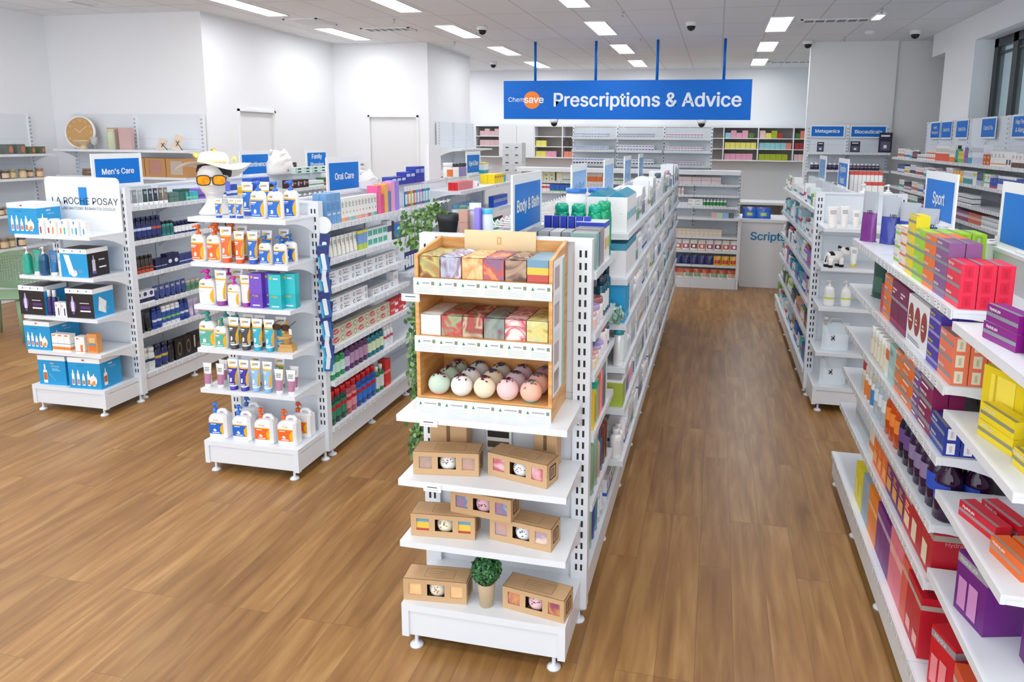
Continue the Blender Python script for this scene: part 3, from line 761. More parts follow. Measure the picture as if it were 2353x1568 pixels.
blue_sign('', 1.1, 2.86, -1, w=.46, lab='blue sign cut off by the right edge of the view')
blue_sign('Digestive\nHealth', 1.09, 6.76, -1, .7, w=.45, lab='nearer blue sign on the run beside the scripts counter')
blue_sign('', 1.09, 8.05, -1, .07, w=.42, lab='farther pale blue sign on the run beside the scripts counter', washed=True)
wall_sign('Metagenics', 1.675, 12.12, 2.21, .48, .155, .76, 'left of two blue signs over the dark supplement bottles')
wall_sign('Bioceuticals', 2.28, 12.12, 2.21, .50, .155, .79, 'right of two blue signs over the dark supplement bottles')
for y, t, l, sz in ((10.95+.0,'Health\nManagement','blue two line sign farthest along the right wall shelving',.7),(10.45,'Cold & Flu','farthest blue Cold and Flu sign on the right wall',.66),(9.83,'Cold & Flu','middle blue Cold and Flu sign on the right wall',.66),(8.93,'Cold & Flu','nearest blue Cold and Flu sign on the right wall',.66),(8.03,'Hay Fever\n& Allergy','blue Hay Fever and Allergy sign on the right wall',.66)):
    wall_sign(t, 2.928, y, 2.22, .42, .2, sz, l, -PI/2)
for x, z, w, h, l in ((1.56,1.895,.1,.15,'small black supplement card left on the top shelf'),(2.07,1.895,.14,.165,'small black information card in the middle of the top shelf'),(2.5,1.895,.19,.30,'tall dark navy supplement display card on the top shelf')):
    m = MB(); m.box(-w/2,-.004,0,w/2,.004,h,mat('#1c1c3a',.4)).rect(-w*.36,h*.1,w*.36,h*.55,-.0046,mat('#5c5d74',.5)).rect(-w*.36,h*.8,w*.3,h*.88,-.0046,LABELW)
    m.lathe([(w*.12,h*.2),(w*.14,h*.3),(w*.1,h*.38)], LABELW, cy=-.006, sy=.05, seg=8); m.box(-w*.3,0,0,w*.3,.04,.006,mat('#1c1c3a',.4))
    tag(obj('display_card', m, None, (x,11.93,z)), l, 'sign')
# ================================================================ swirled soap
def swirl(name, cols, sc=11, dist=2.2, kind='RINGS'):
    def fn(nt, b):
        tc = N(nt,'ShaderNodeTexCoord'); w = N(nt,'ShaderNodeTexNoise'); w.inputs['Scale'].default_value = sc*.7; w.inputs['Detail'].default_value = 1.5; w.inputs['Distortion'].default_value = dist
        r = N(nt,'ShaderNodeValToRGB'); mp = N(nt,'ShaderNodeMapping'); q = sum(map(ord,name)); mp.inputs['Location'].default_value = (q*.37 % 5, q*.61 % 7, q*.83 % 3); nt.links.new(tc.outputs['Object'], mp.inputs[0]); nt.links.new(mp.outputs[0], w.inputs['Vector']); nt.links.new(w.outputs['Fac'], r.inputs[0])
        e = r.color_ramp.elements; n = len(cols)
        while len(e) < n: e.new(.5)
        for i, c in enumerate(cols): e[i].position = .32+.36*i/(n-1); e[i].color = lin(c)
        nt.links.new(r.outputs[0], b.inputs['Base Color'])
    return nodemat(name, fn, .45)
SW = {k: swirl('soap_'+k, v) for k, v in dict(
    olive=['#8a5a3c','#d9bb6a','#a8ad74','#b5773f','#8fa070'], lilac=['#8f6f86','#b9c2d6','#9a7890','#dfe4ee'], peach=['#f3b36a','#f7cd95','#ef9a62','#f6bf7a'],
    plum=['#b5464a','#8f6c8c','#cc5a50','#e6a46a'], brown=['#5f4238','#b99c84','#6b4a40','#c9b09a'], sage=['#a9705f','#9caf88','#c04848','#a08e76'],
    redbrown=['#b84a4c','#8a5a48','#cdb79b','#c24f55'], berry=['#8a4c62','#7f8f88','#9aa39a','#7c4058'], pinkred=['#f1e4dc','#c9475a','#f5ddd8','#d7788a'],
    lime=['#9aa86c','#e9d27a','#c8cf9a','#f0dd98'], kr1=['#c79a8e','#a8988a','#c46a68'], kr2=['#d08a90','#c8606e','#ead0d0'], kr3=['#b07a9a','#7c88a8','#d8c8d8'],
    kr4=['#c99a8a','#a89ab0','#e8cfc0'], kr5=['#eab070','#f3cf9a'], kr6=['#9a5068','#d99a58','#b8607a']).items()}
SW['white'] = mat('#f3efe9',.5)
def soap_mesh(k, w=.08, d=.2, h=.083):
    m = MB(); rnd = random.Random(len(k)*7+ord(k[0])); nx, ny = 6, 10
    if k == 'stripe':
        z = 0
        for c, t in (('#c05048',.34),('#f2c24a',.32),('#6f9bb4',.34)): m.box(-w/2,-d/2,z,w/2,d/2,z+h*t,C(c)); z += h*t
        return m
    mt = SW[k]; m.box(-w/2,-d/2,0,w/2,d/2,h*.94,mt)
    b = len(m.v)
    for i in range(ny+1):
        for j in range(nx+1): m.v.append((-w/2+w*j/nx, -d/2+d*i/ny, h*.94+(.002+rnd.uniform(0,.007) if 0 < j < nx and 0 < i < ny else rnd.uniform(0,.004))))
    for i in range(ny):
        for j in range(nx): m.face((b+i*(nx+1)+j,b+i*(nx+1)+j+1,b+(i+1)*(nx+1)+j+1,b+(i+1)*(nx+1)+j), mt, True)
    return m
WOODC = None
def wood_fn(nt, b):
    tc = N(nt,'ShaderNodeTexCoord'); mp = N(nt,'ShaderNodeMapping'); mp.inputs['Scale'].default_value = (3,3,18); mp.inputs['Rotation'].default_value = (0,PI/2,0)
    no = N(nt,'ShaderNodeTexNoise'); no.inputs['Scale'].default_value = 3; no.inputs['Detail'].default_value = 4; r = N(nt,'ShaderNodeValToRGB')
    r.color_ramp.elements[0].color = lin('#c98a45'); r.color_ramp.elements[1].color = lin('#e8b676'); r.color_ramp.elements[0].position = .3; r.color_ramp.elements[1].position = .7
    nt.links.new(tc.outputs['Object'], mp.inputs[0]); nt.links.new(mp.outputs[0], no.inputs['Vector']); nt.links.new(no.outputs['Fac'], r.inputs[0]); nt.links.new(r.outputs[0], b.inputs['Base Color'])
WOOD = nodemat('pine', wood_fn, .45)
# display stand
o = ST = empty('soap_display_stand', (-.832,2.49,1.0)); tag(o, 'wooden three tier soap display stand on the nearest end unit', 'display stand')
W2 = .268
m = MB()
for s in (-1,1):
    x0, x1 = (s*W2, s*W2-.014*s); a, b2 = min(x0,x1), max(x0,x1)
    m = MB(); m.box(a,0,0,b2,.262,.615,WOOD); m.v[-4:] = [(a,0,.615),(b2,0,.615),(b2,.262,.655),(a,.262,.655)]
    sp = obj('side_panel', m, o)
    if s > 0:
        q = MB(); x = W2+.001; q.rectx(.006,.09,.2,.612,x,LABELW)
        q.rectx(.165,.09,.2,.60,x+.0005,mat('#8fcbbb',.5))
        for zz in (.5,.36,.21,.1): q.rectx(.03,zz,.11,zz+.085,x+.0005,mat('#b9aeb0',.5)); 
        for i in range(24): q.rectx(.03,.44-.0+.0025*(i%8)*2+(-.14 if i > 7 else 0)+(-.15 if i > 15 else 0),.12,.4415+.005*(i%8)+(-.14 if i > 7 else 0)+(-.15 if i > 15 else 0),x+.0005,GREYT)
        obj('info_sheet', q, sp)
m = MB(); m.box(-W2+.014,.250,0,W2-.014,.262,.652,WOOD); obj('back_panel', m, o)
for z, nm in ((.53,6),(.305,6),(.062,5)):
    m = MB(); m.box(-W2+.014,.0,z-.012,W2-.014,.250,z,WOOD); s = obj('shelf', m, o)
    m = MB(); m.box(-W2,-.012,z-.062,W2,-.008,z+.0 if z > .1 else z-.006,LABELW)
    cw = 2*W2/nm; zt = z-.004 if z > .1 else z-.01
    for i in range(nm):
        x = -W2+i*cw
        m.quad(((x+.012,-.0126,zt-.022),(x+.024,-.0126,zt-.022),(x+.018,-.0126,zt-.008)), mat('#2f8a5a',.5))
        m.rect(x+cw-.018,zt-.022,x+cw-.006,zt-.008,-.0126,mat('#7c8a74',.5))
        m.rect(x+.034,zt-.017,x+cw-.024,zt-.012,-.0126,mat('#9aa0a5',.5))
        for q in range(4): m.rect(x+.012,zt-.031-.006*q,x+cw-.008-.008*(q%2),zt-.029-.006*q,-.0126,mat('#b9c9c4',.5))
        m.rect(x-.0006,z-.062,x+.0006,z,-.0127,GREYT)
    obj('label_rail', m, o)
m = MB(); m.box(-.155,.244,.60,.143,.249,.685,mat('#ead3a6',.6)); m.rect(-.018,.63,.0,.66,.2435,mat('#d4a96a',.5)); m.rect(-.013,.636,-.005,.654,.2432,mat('#ead3a6',.5)); obj('header_card', m, o)
rows = [('olive','lilac','peach','plum','brown','stripe'), ('white','sage','redbrown','berry','pinkred','lime')]
desc = [['olive gold and brown swirled','lilac and plum swirled','peach orange swirled','red and plum swirled','dark brown and beige','blue yellow and red striped'],
        ['plain white','sage green and red swirled','red and brown marbled','berry and grey green swirled','pink and red scrolled','green and yellow']]
for r, z in ((0,1.531),(1,1.306)):
    for i, k in enumerate(rows[r]):
        o = obj('soap_loaf', soap_mesh(k), None, (-.832-.21+.084*i, 2.60, z), random.uniform(-.02,.02))
        tag(o, '%s soap block on the %s tier of the wooden display' % (desc[r][i], ('top','middle')[r]), 'soap', 'soap blocks on the wooden display')
# bath bombs
def bomb(c1, c2, c3, n=14, seed=0):
    m = MB(); R = .0425; prof = []
    N_ = 14
    for i in range(N_+1):
        t = -PI/2+PI*i/N_; prof.append((max(R*math.cos(t),.0008), R+R*math.sin(t)))
    k1, k2 = mat(c1,.85), mat(c2,.85)
    m.lathe(prof, k1, seg=24, mf=lambda i,j: k2 if i < 4 else k1)
    q = MB(); rnd = random.Random(seed); pc = [mat(c,.8) for c in c3]
    for i in range(46):
        a, t = rnd.uniform(0,2*PI), rnd.gauss(0,.30)
        t = abs(t)+.02; d = Vector((math.sin(t)*math.cos(a), math.sin(t)*math.sin(a), math.cos(t))); u = d.orthogonal().normalized(); v = d.cross(u); an = rnd.uniform(0,6)
        u, v = u*math.cos(an)+v*math.sin(an), v*math.cos(an)-u*math.sin(an); s = rnd.uniform(.003,.0075)
        p = Vector((0,0,R))+d*(R+.0008+rnd.uniform(0,.0015)); q.quad([p-u*s-v*s*.5, p+u*s-v*s*.4, p+u*s*.9+v*s*.6, p-u*s*.8+v*s*.5+d*.002], rnd.choice(pc))
    return Proto('bath_bomb', 'bath bomb', R*2, R*2, R*2, m, [('petals', q)])
rose = ('#6d2a45','#8a3a52','#4a1f33'); lav = ('#3f3a5c','#5a5478','#6a4a3c')
bt = [('mint green','#c9dccb','#eebdb4',rose),('white','#f3f1ec','#dfe9e4',rose),('cream','#f1e6c8','#d6e3de',rose),('pale pink','#f0cdce','#f3e6cf',rose),('peach and blue','#f3bda8','#9fd0e0',('#8a7a80','#6f6a72'))]
bm = [('green','#b9cdb8','#e3bdb4',rose),('white','#efeeea','#dfe9e4',lav),('cream','#efe2c0','#d6e3de',lav),('lilac pink','#dbc3cf','#efe2cf',lav),('peach and blue','#f0c0b0','#9fcbe0',('#8a7a80','#6f6a72'))]
bb = [('sage','#b4c6b4','#e3bdb4',rose),('pale blue','#d8e0e6','#e8e8e6',lav),('sage grey','#ccd1c2','#e3e3d8',lav),('mauve','#d3bfcc','#e8e0d8',lav),('dusky plum','#b08a98','#9fcbe0',('#8a7a80','#6f6a72'))]
for r, (lst, y, rn2) in enumerate(((bt,2.545,'front row'),(bm,2.634,'middle row'),(bb,2.690,'back row'))):
    for i, (n_, c1, c2, c3) in enumerate(lst):
        p = bomb(c1, c2, c3, seed=i+r*5)
        zz = 1.0622; yy = (2.524,2.6095,2.695)[r]
        put(p, (-.832-.19+.0925*i+.006*r, yy, zz), random.uniform(0,6), '%s bath bomb with dried petals, %s of the wooden display, %s' % (n_, rn2, place_word(i,5,'x')), 'bath bombs on the wooden display')
# kraft gift boxes
KR = mat('#c9a47a',.7); KD = mat('#3b2f28',.7); KIN = mat('#4a3628',.8)
def kraft(sk, bc, seed):
    w, d, h = .262, .1, .096; m = MB()
    wins = [(-.108,-.056),(-.032,.040),(.064,.114)]; z0, z1 = .026, .076; y = -d/2
    m.box(-w/2,y+.0015,0,w/2,d/2,.0015,KR).box(-w/2,d/2-.0015,0,w/2,d/2,h,KR).box(-w/2,y+.0015,0,-w/2+.0015,d/2,h,KR).box(w/2-.0015,y+.0015,0,w/2,d/2,h,KR).box(-w/2,y,h-.0015,w/2,d/2,h,KR)
    m.box(-w/2,y,0,w/2,y+.0015,z0,KR).box(-w/2,y,z1,w/2,y+.0015,h,KR)
    xs = [-w/2]+[v for p in wins for v in p]+[w/2]
    for i in range(0,8,2): m.box(xs[i],y,z0,xs[i+1],y+.0015,z1,KR)
    m.box(-w/2+.004,y+.055,.002,w/2-.004,y+.057,h-.003,KIN)
    for a, b2 in ((-.044,-.040),(.048,.052)): m.box(a,y+.002,.002,b2,y+.055,h-.003,KIN)
    # printed badge on the top and on the right end
    for a, b2, c_, e_ in ((-.05,.07,-.03,.028),): 
        for q in ((a,c_,b2,c_+.0015),(a,e_,b2,e_+.0015),(a,c_,a+.0015,e_),(b2,c_,b2+.0015,e_)):
            m.quad(((q[0],q[1],h+.0004),(q[2],q[1],h+.0004),(q[2],q[3],h+.0004),(q[0],q[3],h+.0004)), mat('#8a6a48',.7))
    for k_ in range(3): m.quad(((-.04,-.018+k_*.014,h+.0004),(.03,-.018+k_*.014,h+.0004),(.03,-.0165+k_*.014,h+.0004),(-.04,-.0165+k_*.014,h+.0004)), mat('#9a7a56',.7))
    x = w/2+.0005
    for q in ((-.024,.022,.024,.028),(-.024,.072,.024,.078),(-.027,.025,-.021,.075),(.021,.025,.027,.075)): m.rectx(*q, x, KD)
    for k_ in range(3): m.rectx(-.014+k_*.010,.033,-.009+k_*.010,.067,x,KD)
    kids = []
    for a, b2 in (wins[0], wins[2]):
        q = MB(); 
        if sk == 'stripe':
            zz = .012
            for c, t in (('#c05048',.022),('#f2c24a',.026),('#6f9bb4',.022)): q.box(a-.008,y+.004,zz,b2+.008,y+.05,zz+t,C(c)); zz += t
        else: q.box(a-.008,y+.004,.008,b2+.008,y+.05,.088,SW[sk])
        kids.append(('soap_block', q))
    b_ = bomb(bc[0], bc[1], bc[2], seed=seed); q = MB()
    R = .038; prof = [(max(R*math.cos(-PI/2+PI*i/10),.0008), R+R*math.sin(-PI/2+PI*i/10)) for i in range(11)]
    q.lathe([(a,z+.005) for a,z in prof], mat(bc[0],.85), cx=.004, cy=y+.042, seg=20)
    rnd = random.Random(seed)
    for i in range(11):
        xx, zz = rnd.gauss(.004,.010), rnd.gauss(.052,.007); yy = y+.0025; s = .0028
        rr = R*R-(xx-.004)**2-(zz-.043)**2
        yy = y+.042-math.sqrt(max(rr,0))-.001
        q.quad([(xx-s,yy,zz-s*.6),(xx+s,yy,zz-s*.5),(xx+s*.9,yy,zz+s*.7),(xx-s*.7,yy,zz+s*.6)], mat(rnd.choice(bc[2]),.8))
    kids.append(('bath_bomb', q))
    return Proto('gift_box', 'gift box', w, d, h, m, kids)
def KB(sk, bc, mid, ang, z, lab, seed):
    p = kraft(sk, bc, seed); a = math.radians(ang); n = (-math.sin(a), math.cos(a))
    put(p, (mid[0]+n[0]*p.d/2, mid[1]+n[1]*p.d/2, z), a, lab, 'kraft gift boxes on the nearest end unit')
KB('kr1', ('#f2efe6','#fff',rose), (-.992,2.50), 8, .735, 'kraft gift box with greyish pink swirled soaps, left on the upper box shelf', 1)
KB('kr2', ('#eef0ea','#fff',rose), (-.706,2.513), -14, .735, 'kraft gift box with rose pink soaps, right on the upper box shelf', 2)
KB('stripe', ('#f0e6c6','#fff',lav), (-1.004,2.485), 5, .475, 'kraft gift box with blue yellow red striped soaps', 3)
KB('kr4', ('#eff0f2','#fff',lav), (-.690,2.50), -9, .475, 'kraft gift box with mauve and peach soaps under the stacked box', 4)
KB('kr3', ('#e8b8c4','#fff',lav), (-.853,2.505), -7, .5715, 'kraft gift box with purple and blue soaps stacked across two others', 5)
KB('kr5', ('#f0e8d2','#fff',('#a8704a','#8a5a3a')), (-1.035,2.465), 5, .2, 'kraft gift box with plain peach soaps, left of the boxwood ball', 6)
KB('kr6', ('#f0c6cc','#fff',rose), (-.630,2.474), -9, .2, 'kraft gift box with plum and gold soaps, right of the boxwood ball', 7)
def kbox(name, w, d, h, loc, rz, lab, tilt=None, cat='box'):
    m = MB(); m.rbox(-w/2,-d/2,0,w/2,d/2,h,KR,.003); m.rect(-.008,h*.35,.008,h*.75,-d/2-.0005,mat('#7a5c3c',.7)); put(Proto(name,cat,w,d,h,m), loc, rz, lab, tilt=tilt)
kbox('kraft_box',.16,.07,.19,(-1.045,2.70,.735),.03,'tall plain kraft box standing behind the upper left gift box')
kbox('kraft_box',.105,.045,.17,(-.63,2.71,.735),-.25,'tall plain kraft box standing behind the upper right gift box')
kbox('kraft_bag',.13,.02,.14,(-1.18,2.66,.80),.5,'folded kraft sleeve leaning at the left end behind the gift boxes') if 0 else None
m = MB(); m.box(-.055,-.001,0,.055,.001,.15,LABELW)
for zz in (.02,.065,.11): m.rect(-.05,zz,.045,zz+.028,-.0016,mat(('#6a5a42','#2f2a28','#8a6a3a')[int(zz*20)%3],.5))
tag(obj('leaflet', m, None, (-.852,2.755,.735)), 'white leaflet with dark photos standing behind the gift boxes', 'leaflet')
# little price tags on the end unit
for x, z, l in ((-1.09,1.45,'at the left edge of the wooden display'),(-1.03,.965,'below the wooden soap display'),(-1.02,.70,'on the upper gift box shelf'),):
    m = MB(); m.box(-.036,-.002,0,.036,0,.028,LABELW).rect(-.02,.016,.02,.02,-.0026,INK).rect(-.026,.006,.026,.009,-.0026,GREYT)
    tag(obj('price_tag', m, None, (x,2.4275,z)), 'small white price tag clipped %s' % l, 'price tag')
# boxwood ball
def leafball(m, c, R, n, size, cols, seed, squash=1, inner=.86):
    rnd = random.Random(seed)
    for i in range(n):
        z = rnd.uniform(-1,1); a = rnd.uniform(0,2*PI); r = math.sqrt(1-z*z); d = Vector((r*math.cos(a), r*math.sin(a), z))
        p = Vector(c)+Vector((d.x*R,d.y*R,d.z*R*squash))*rnd.uniform(inner,1.04)
        n_ = (d+Vector((rnd.uniform(-.8,.8),rnd.uniform(-.8,.8),rnd.uniform(-.4,.9)))).normalized(); u = n_.orthogonal().normalized(); v = n_.cross(u); an = rnd.uniform(0,6)
        u, v = u*math.cos(an)+v*math.sin(an), v*math.cos(an)-u*math.sin(an); s = size*rnd.uniform(.7,1.2)
        b = len(m.v); m.v += [tuple(p-v*s), tuple(p+u*s*.5-v*s*.2+n_*s*.1), tuple(p+u*s*.42+v*s*.5), tuple(p+v*s), tuple(p-u*s*.42+v*s*.5), tuple(p-u*s*.5-v*s*.2+n_*s*.1)]
        m.face(range(b,b+6), mat(rnd.choice(cols),.45))
o = empty('potted_boxwood', (-.828,2.50,.2)); tag(o, 'small artificial boxwood ball in a beige pot between gift boxes', 'plant')
m = MB(); m.lathe([(.027,0),(.036,.095),(.036,.1),(.03,.1),(.028,.09)], mat('#cbb796',.6), seg=20); obj('pot', m, o)
m = MB(); m.lathe([(.004,.08),(.005,.13)], mat('#4a3a22',.7), seg=6); leafball(m, (0,0,.155), .058, 1300, .0085, ('#2f6b3a','#3f8046','#265a33','#5a9a55','#1f4d2c'), 3); leafball(m, (0,0,.155), .045, 400, .012, ('#1f4d2c','#23552f'), 4); obj('foliage', m, o)
# trailing plant on the middle run
o = empty('trailing_plant', (-1.16,3.0,1.601)); tag(o, 'trailing green plant in a black pot behind the wooden display', 'plant')
m = MB(); m.lathe([(.034,0),(.046,.085),(.05,.085),(.052,.118),(.046,.118),(.044,.09)], mat('#2c2f36',.5), seg=24); obj('pot', m, o)
rnd = random.Random(5); m = MB(); st = MB()
def vine(pts, n, spread, size):
    P = [Vector(p) for p in pts]
    st.tube(P, .002, mat('#5a7a3a',.6), 5)
    for i in range(n):
        t = rnd.random()*(len(P)-1); k = int(t); p = P[k].lerp(P[min(k+1,len(P)-1)], t-k)+Vector((rnd.gauss(0,spread),rnd.gauss(0,spread),rnd.gauss(0,spread)))
        n_ = Vector((rnd.uniform(-.6,.6),-1+rnd.uniform(-.3,.6),rnd.uniform(-.2,.9))).normalized(); u = n_.orthogonal().normalized(); v = n_.cross(u); an = rnd.uniform(0,6)
        u, v = u*math.cos(an)+v*math.sin(an), v*math.cos(an)-u*math.sin(an); s = size*rnd.uniform(.6,1.2); b = len(m.v)
        m.v += [tuple(p-v*s), tuple(p+u*s*.6-v*s*.3), tuple(p+u*s*.6+v*s*.3), tuple(p+v*s), tuple(p-u*s*.6+v*s*.3), tuple(p-u*s*.6-v*s*.3)]
        m.face(range(b,b+6), mat(rnd.choice(('#4f7a3c','#6a8f4f','#3f6632','#83a564','#355a2c')),.5))
for a in range(9):
    dx = -.03-.018*a; vine([(0,0,.1),(-.04+dx*.3,-.01,.16-.006*a),(dx-.03,-.03+.01*(a%3),.10),(dx-.04,-.04+.012*(a%4),.03),(dx-.035,-.04,-.03)], 34, .012, .013)
obj('stems', st, o); obj('foliage', m, o)
m = MB(); st = MB()
o = empty('trailing_plant', (-1.28,2.93,1.0)); tag(o, 'long trailing greenery hanging down left of the wooden display', 'plant')
for a in range(5):
    vine([(.12+.01*a,.02,.6),(.05+.01*a,0,.45),(-.01+.012*a,-.02,.3),(-.03+.01*a,0,.1),(-.03+.01*a,.0,-.1),(-.035+.01*a,0,-.28),(-.03,0,-.4)], 230, .013, .0135)
obj('stems', st, o); obj('foliage', m, o)
# products beside the pot
def rb(w,d,h,c,loc,lab,rz=0,**k): put(carton(w,d,h,c,**k), loc, rz, lab)
rb(.03,.03,.15,'#4f7d6a',(-1.105,3.05,1.6),'dark green slim box right of the black plant pot')
rb(.04,.035,.14,'#b98d7b',(-1.075,2.98,1.6),'dusty brown box behind the wooden display header', bands=((.6,.62,'#9a6f60'),))
rb(.045,.03,.165,'#eef1f6',(-1.045,3.04,1.6),'white and blue leaflet pack behind the wooden display header', bands=((.8,.83,'#6fb0e0'),))
rb(.022,.04,.15,'#8d7be0',(-1.012,2.98,1.6),'violet slim box behind the wooden display header')
put(jar(.024,.145,'#dfeaf2','#3fb3e0',lidh=.14,clear=False,name='bottle',cat='bottle'), (-.975,3.0,1.6), 0, 'clear bottle with sky blue lid behind the wooden display header')
# ================================================================ mannequin head, hat, glasses
def head():
    m = MB(); rings = []; n = 40; SX, SZ = 1.4, 1.12
    prof = [(0,.062,.045),(.008,.066,.05),(.035,.052,.042),(.06,.036,.036),(.085,.032,.035),(.10,.034,.04),(.112,.038,.052),(.125,.046,.062),(.145,.054,.070),(.165,.058,.074),(.185,.060,.078),(.205,.061,.080),(.225,.061,.080),(.245,.058,.077),(.262,.050,.068),(.276,.036,.05),(.284,.016,.024),(.286,.001,.001)]
    from math import exp
    Z = [p[0] for p in prof]
    def interp(z):
        for i in range(len(prof)-1):
            if z <= prof[i+1][0]:
                t = (z-prof[i][0])/(prof[i+1][0]-prof[i][0]); t2 = t; return [prof[i][k]*(1-t2)+prof[i+1][k]*t2 for k in (1,2)]
        return prof[-1][1:]
    K = 70
    for i in range(K+1):
        z = .286*i/K; rx, ry = interp(z); ring = []
        for j in range(n):
            a = 2*PI*j/n; x, y = rx*math.cos(a), ry*math.sin(a)
            if z > .1:
                f = max(0,-math.sin(a)); c = math.cos(a)
                g = lambda zc, sz, xc, sx_: exp(-((z-zc)/sz)**2)*exp(-((c-xc)/sx_)**2)*f
                y -= .026*g(.163,.010,0,.15)+.015*g(.178,.014,0,.11)+.008*g(.143,.004,0,.28)+.008*g(.134,.004,0,.26)+.009*g(.117,.008,0,.4)+.004*g(.205,.008,0,.8)
                y += .009*g(.188,.008,.42,.2)+.009*g(.188,.008,-.42,.2)+.007*g(.1385,.0022,0,.3)+.004*g(.127,.004,0,.4)
                # ears
                for s in (-1,1):
                    e = exp(-((c-s)/.12)**2)*exp(-((z-.175)/.016)**2); x += s*.010*e
            ring.append((x*SX,y*SX,z*SZ))
        rings.append(ring)
    m.loft(rings, mat('#e4e3e1',.2,coat=.4)); return m
HX, HY, HZ = -2.955, 3.79, 1.58
o = obj('mannequin_head', head(), None, (HX,HY,HZ), .58); tag(o, 'glossy white mannequin head modelling a hat and sunglasses', 'mannequin')
o = empty('sun_hat', (HX,HY+.015,HZ+.292)); o.scale = (1.16,1.22,1.15); o.rotation_euler = (-.16,.0,.5); tag(o, 'floppy white sun hat with yellow trim on the mannequin head', 'hat')
m = MB(); rings = []; HW = mat('#f4f2ec',.8)
for (r, z, wv) in ((.062,-.012,0),(.070,.0,0),(.10,.004,.006),(.135,-.004,.014),(.165,-.014,.022),(.168,-.012,.022)):
    rings.append([(r*math.cos(2*PI*j/48)*1.08, r*math.sin(2*PI*j/48)*.9, z+wv*math.sin(3*2*PI*j/48+1)+wv*.5*math.cos(2*2*PI*j/48)) for j in range(48)])
m.loft(rings, HW, cap0=False, cap1=False); obj('brim', m, o)
m = MB(); rings = []
for (r, z) in ((.073,.0),(.074,.02),(.071,.045),(.060,.062),(.036,.07),(.002,.067)):
    rings.append([(r*math.cos(2*PI*j/40)*1.02*(1+.02*math.sin(7*j)), r*math.sin(2*PI*j/40)*1.0, z+.002*math.sin(5*j)) for j in range(40)])
m.loft(rings, HW, cap0=False); obj('crown', m, o)
m = MB(); m.lathe([(.075,.004),(.0762,.018)], mat('#e9dcae',.8), seg=40, smooth=True); obj('hat_band', m, o)
m = MB(); leafball(m, (-.075,-.03,.05), .012, 26, .010, ('#f2e27a','#f7ee9c'), 2); leafball(m, (.10,-.01,.035), .011, 24, .010, ('#f2e27a','#f7ee9c'), 6); leafball(m, (0,.0,.075), .012, 30, .01, ('#f2e27a',), 8); obj('yellow_flowers', m, o)
m = MB(); m.lathe([(.080,-.055),(.084,-.03),(.078,-.002)], DARK, seg=40, sy=1.05); q = obj('inner_band', m, o); 
def glasses(par, lens, frame, w=.062, h=.022, tagc=None):
    m = MB(); fr = mat(frame,.25)
    for s in (-1,1):
        cx = s*w*.52; P = []
        for k in range(25):
            a = 2*PI*k/24; c, d = math.cos(a), math.sin(a); q = (abs(c)**3+abs(d)**3)**(-1/3); P.append((cx+c*q*w*.43, -.003*abs(s)+.004*(abs(c*q*w*.43*s+cx)/w)**2, d*q*h*.95))
        m.tube(P, .0034, fr, 6)
        m.tube([(s*w*.96,0,h*.55),(s*w*1.0,.02,h*.5),(s*w*.98,.06,h*.4),(s*w*.94,.085,h*.1)], .0022, fr, 6)
    m.tube([(-w*.12,-.003,h*.45),(0,-.006,h*.55),(w*.12,-.003,h*.45)], .003, fr, 6)
    obj('frame', m, par)
    for s in (-1,1):
        m = MB(); b = 0; cx = s*w*.52; n = 24; V = []
        for k in range(n):
            a = 2*PI*k/n; c, d = math.cos(a), math.sin(a); q = (abs(c)**3+abs(d)**3)**(-1/3); V.append((cx+c*q*w*.42, -.002, d*q*h*.92))
        m.v += V; m.face(range(n), lens); obj('lens', m, par)
    if tagc:
        m = MB(); m.box(w*.9,-.004,-h*2.2,w*1.22,-.003,-h*.2,C(tagc)); obj('swing_tag', m, par)
def lens_fn(nt, b):
    tc = N(nt,'ShaderNodeTexCoord'); no = N(nt,'ShaderNodeTexNoise'); no.inputs['Scale'].default_value = 40; r = N(nt,'ShaderNodeValToRGB')
    r.color_ramp.elements[0].color = lin('#6a300a'); r.color_ramp.elements[1].color = lin('#d8901c'); nt.links.new(tc.outputs['Object'], no.inputs['Vector']); nt.links.new(no.outputs['Fac'], r.inputs[0]); nt.links.new(r.outputs[0], b.inputs['Base Color']); b.inputs['Metallic'].default_value = .9
MIRR = nodemat('mirror_lens', lens_fn, .08)
o = empty('sunglasses', (HX+.071,HY-.107,HZ+.212), .58); tag(o, 'dark framed sunglasses with orange mirrored lenses on the mannequin', 'sunglasses'); glasses(o, MIRR, '#2a2118', .080, .030, '#5a5fc0')
# wooden nose stand with tortoise sunglasses
def stand_fn(nt, b): wood_fn(nt, b)
NW = mat('#c9a05f',.6)
m = MB(); m.box(-.045,-.03,0,.045,.03,.026,NW).box(-.038,-.025,.026,.038,.025,.044,NW)
m.lathe([(.024,.044),(.022,.07),(.03,.085),(.034,.092),(.024,.10),(.02,.12),(.016,.15),(.01,.175),(.006,.19)], NW, sy=.8, seg=12)
m.tube([(-.05,-.02,.09),(-.02,-.035,.084),(.02,-.035,.088),(.045,-.02,.096)], [.006,.011,.011,.005], NW, 8)
m.tube([(0,-.012,.17),(0,-.03,.13),(0,-.036,.115)], [.005,.011,.014], NW, 8)
tag(obj('nose_stand', m, None, (-2.45,3.69,.79), .1), 'carved wooden nose shaped glasses stand beside the teal tubes', 'stand')
o = empty('sunglasses', (-2.455,3.645,.945), .1); o.rotation_euler = (.2,.05,.1); tag(o, 'tortoiseshell sunglasses resting on the carved wooden nose', 'sunglasses'); glasses(o, mat('#4a3328',.1), '#3a2418', .052, .019, '#eceef0')
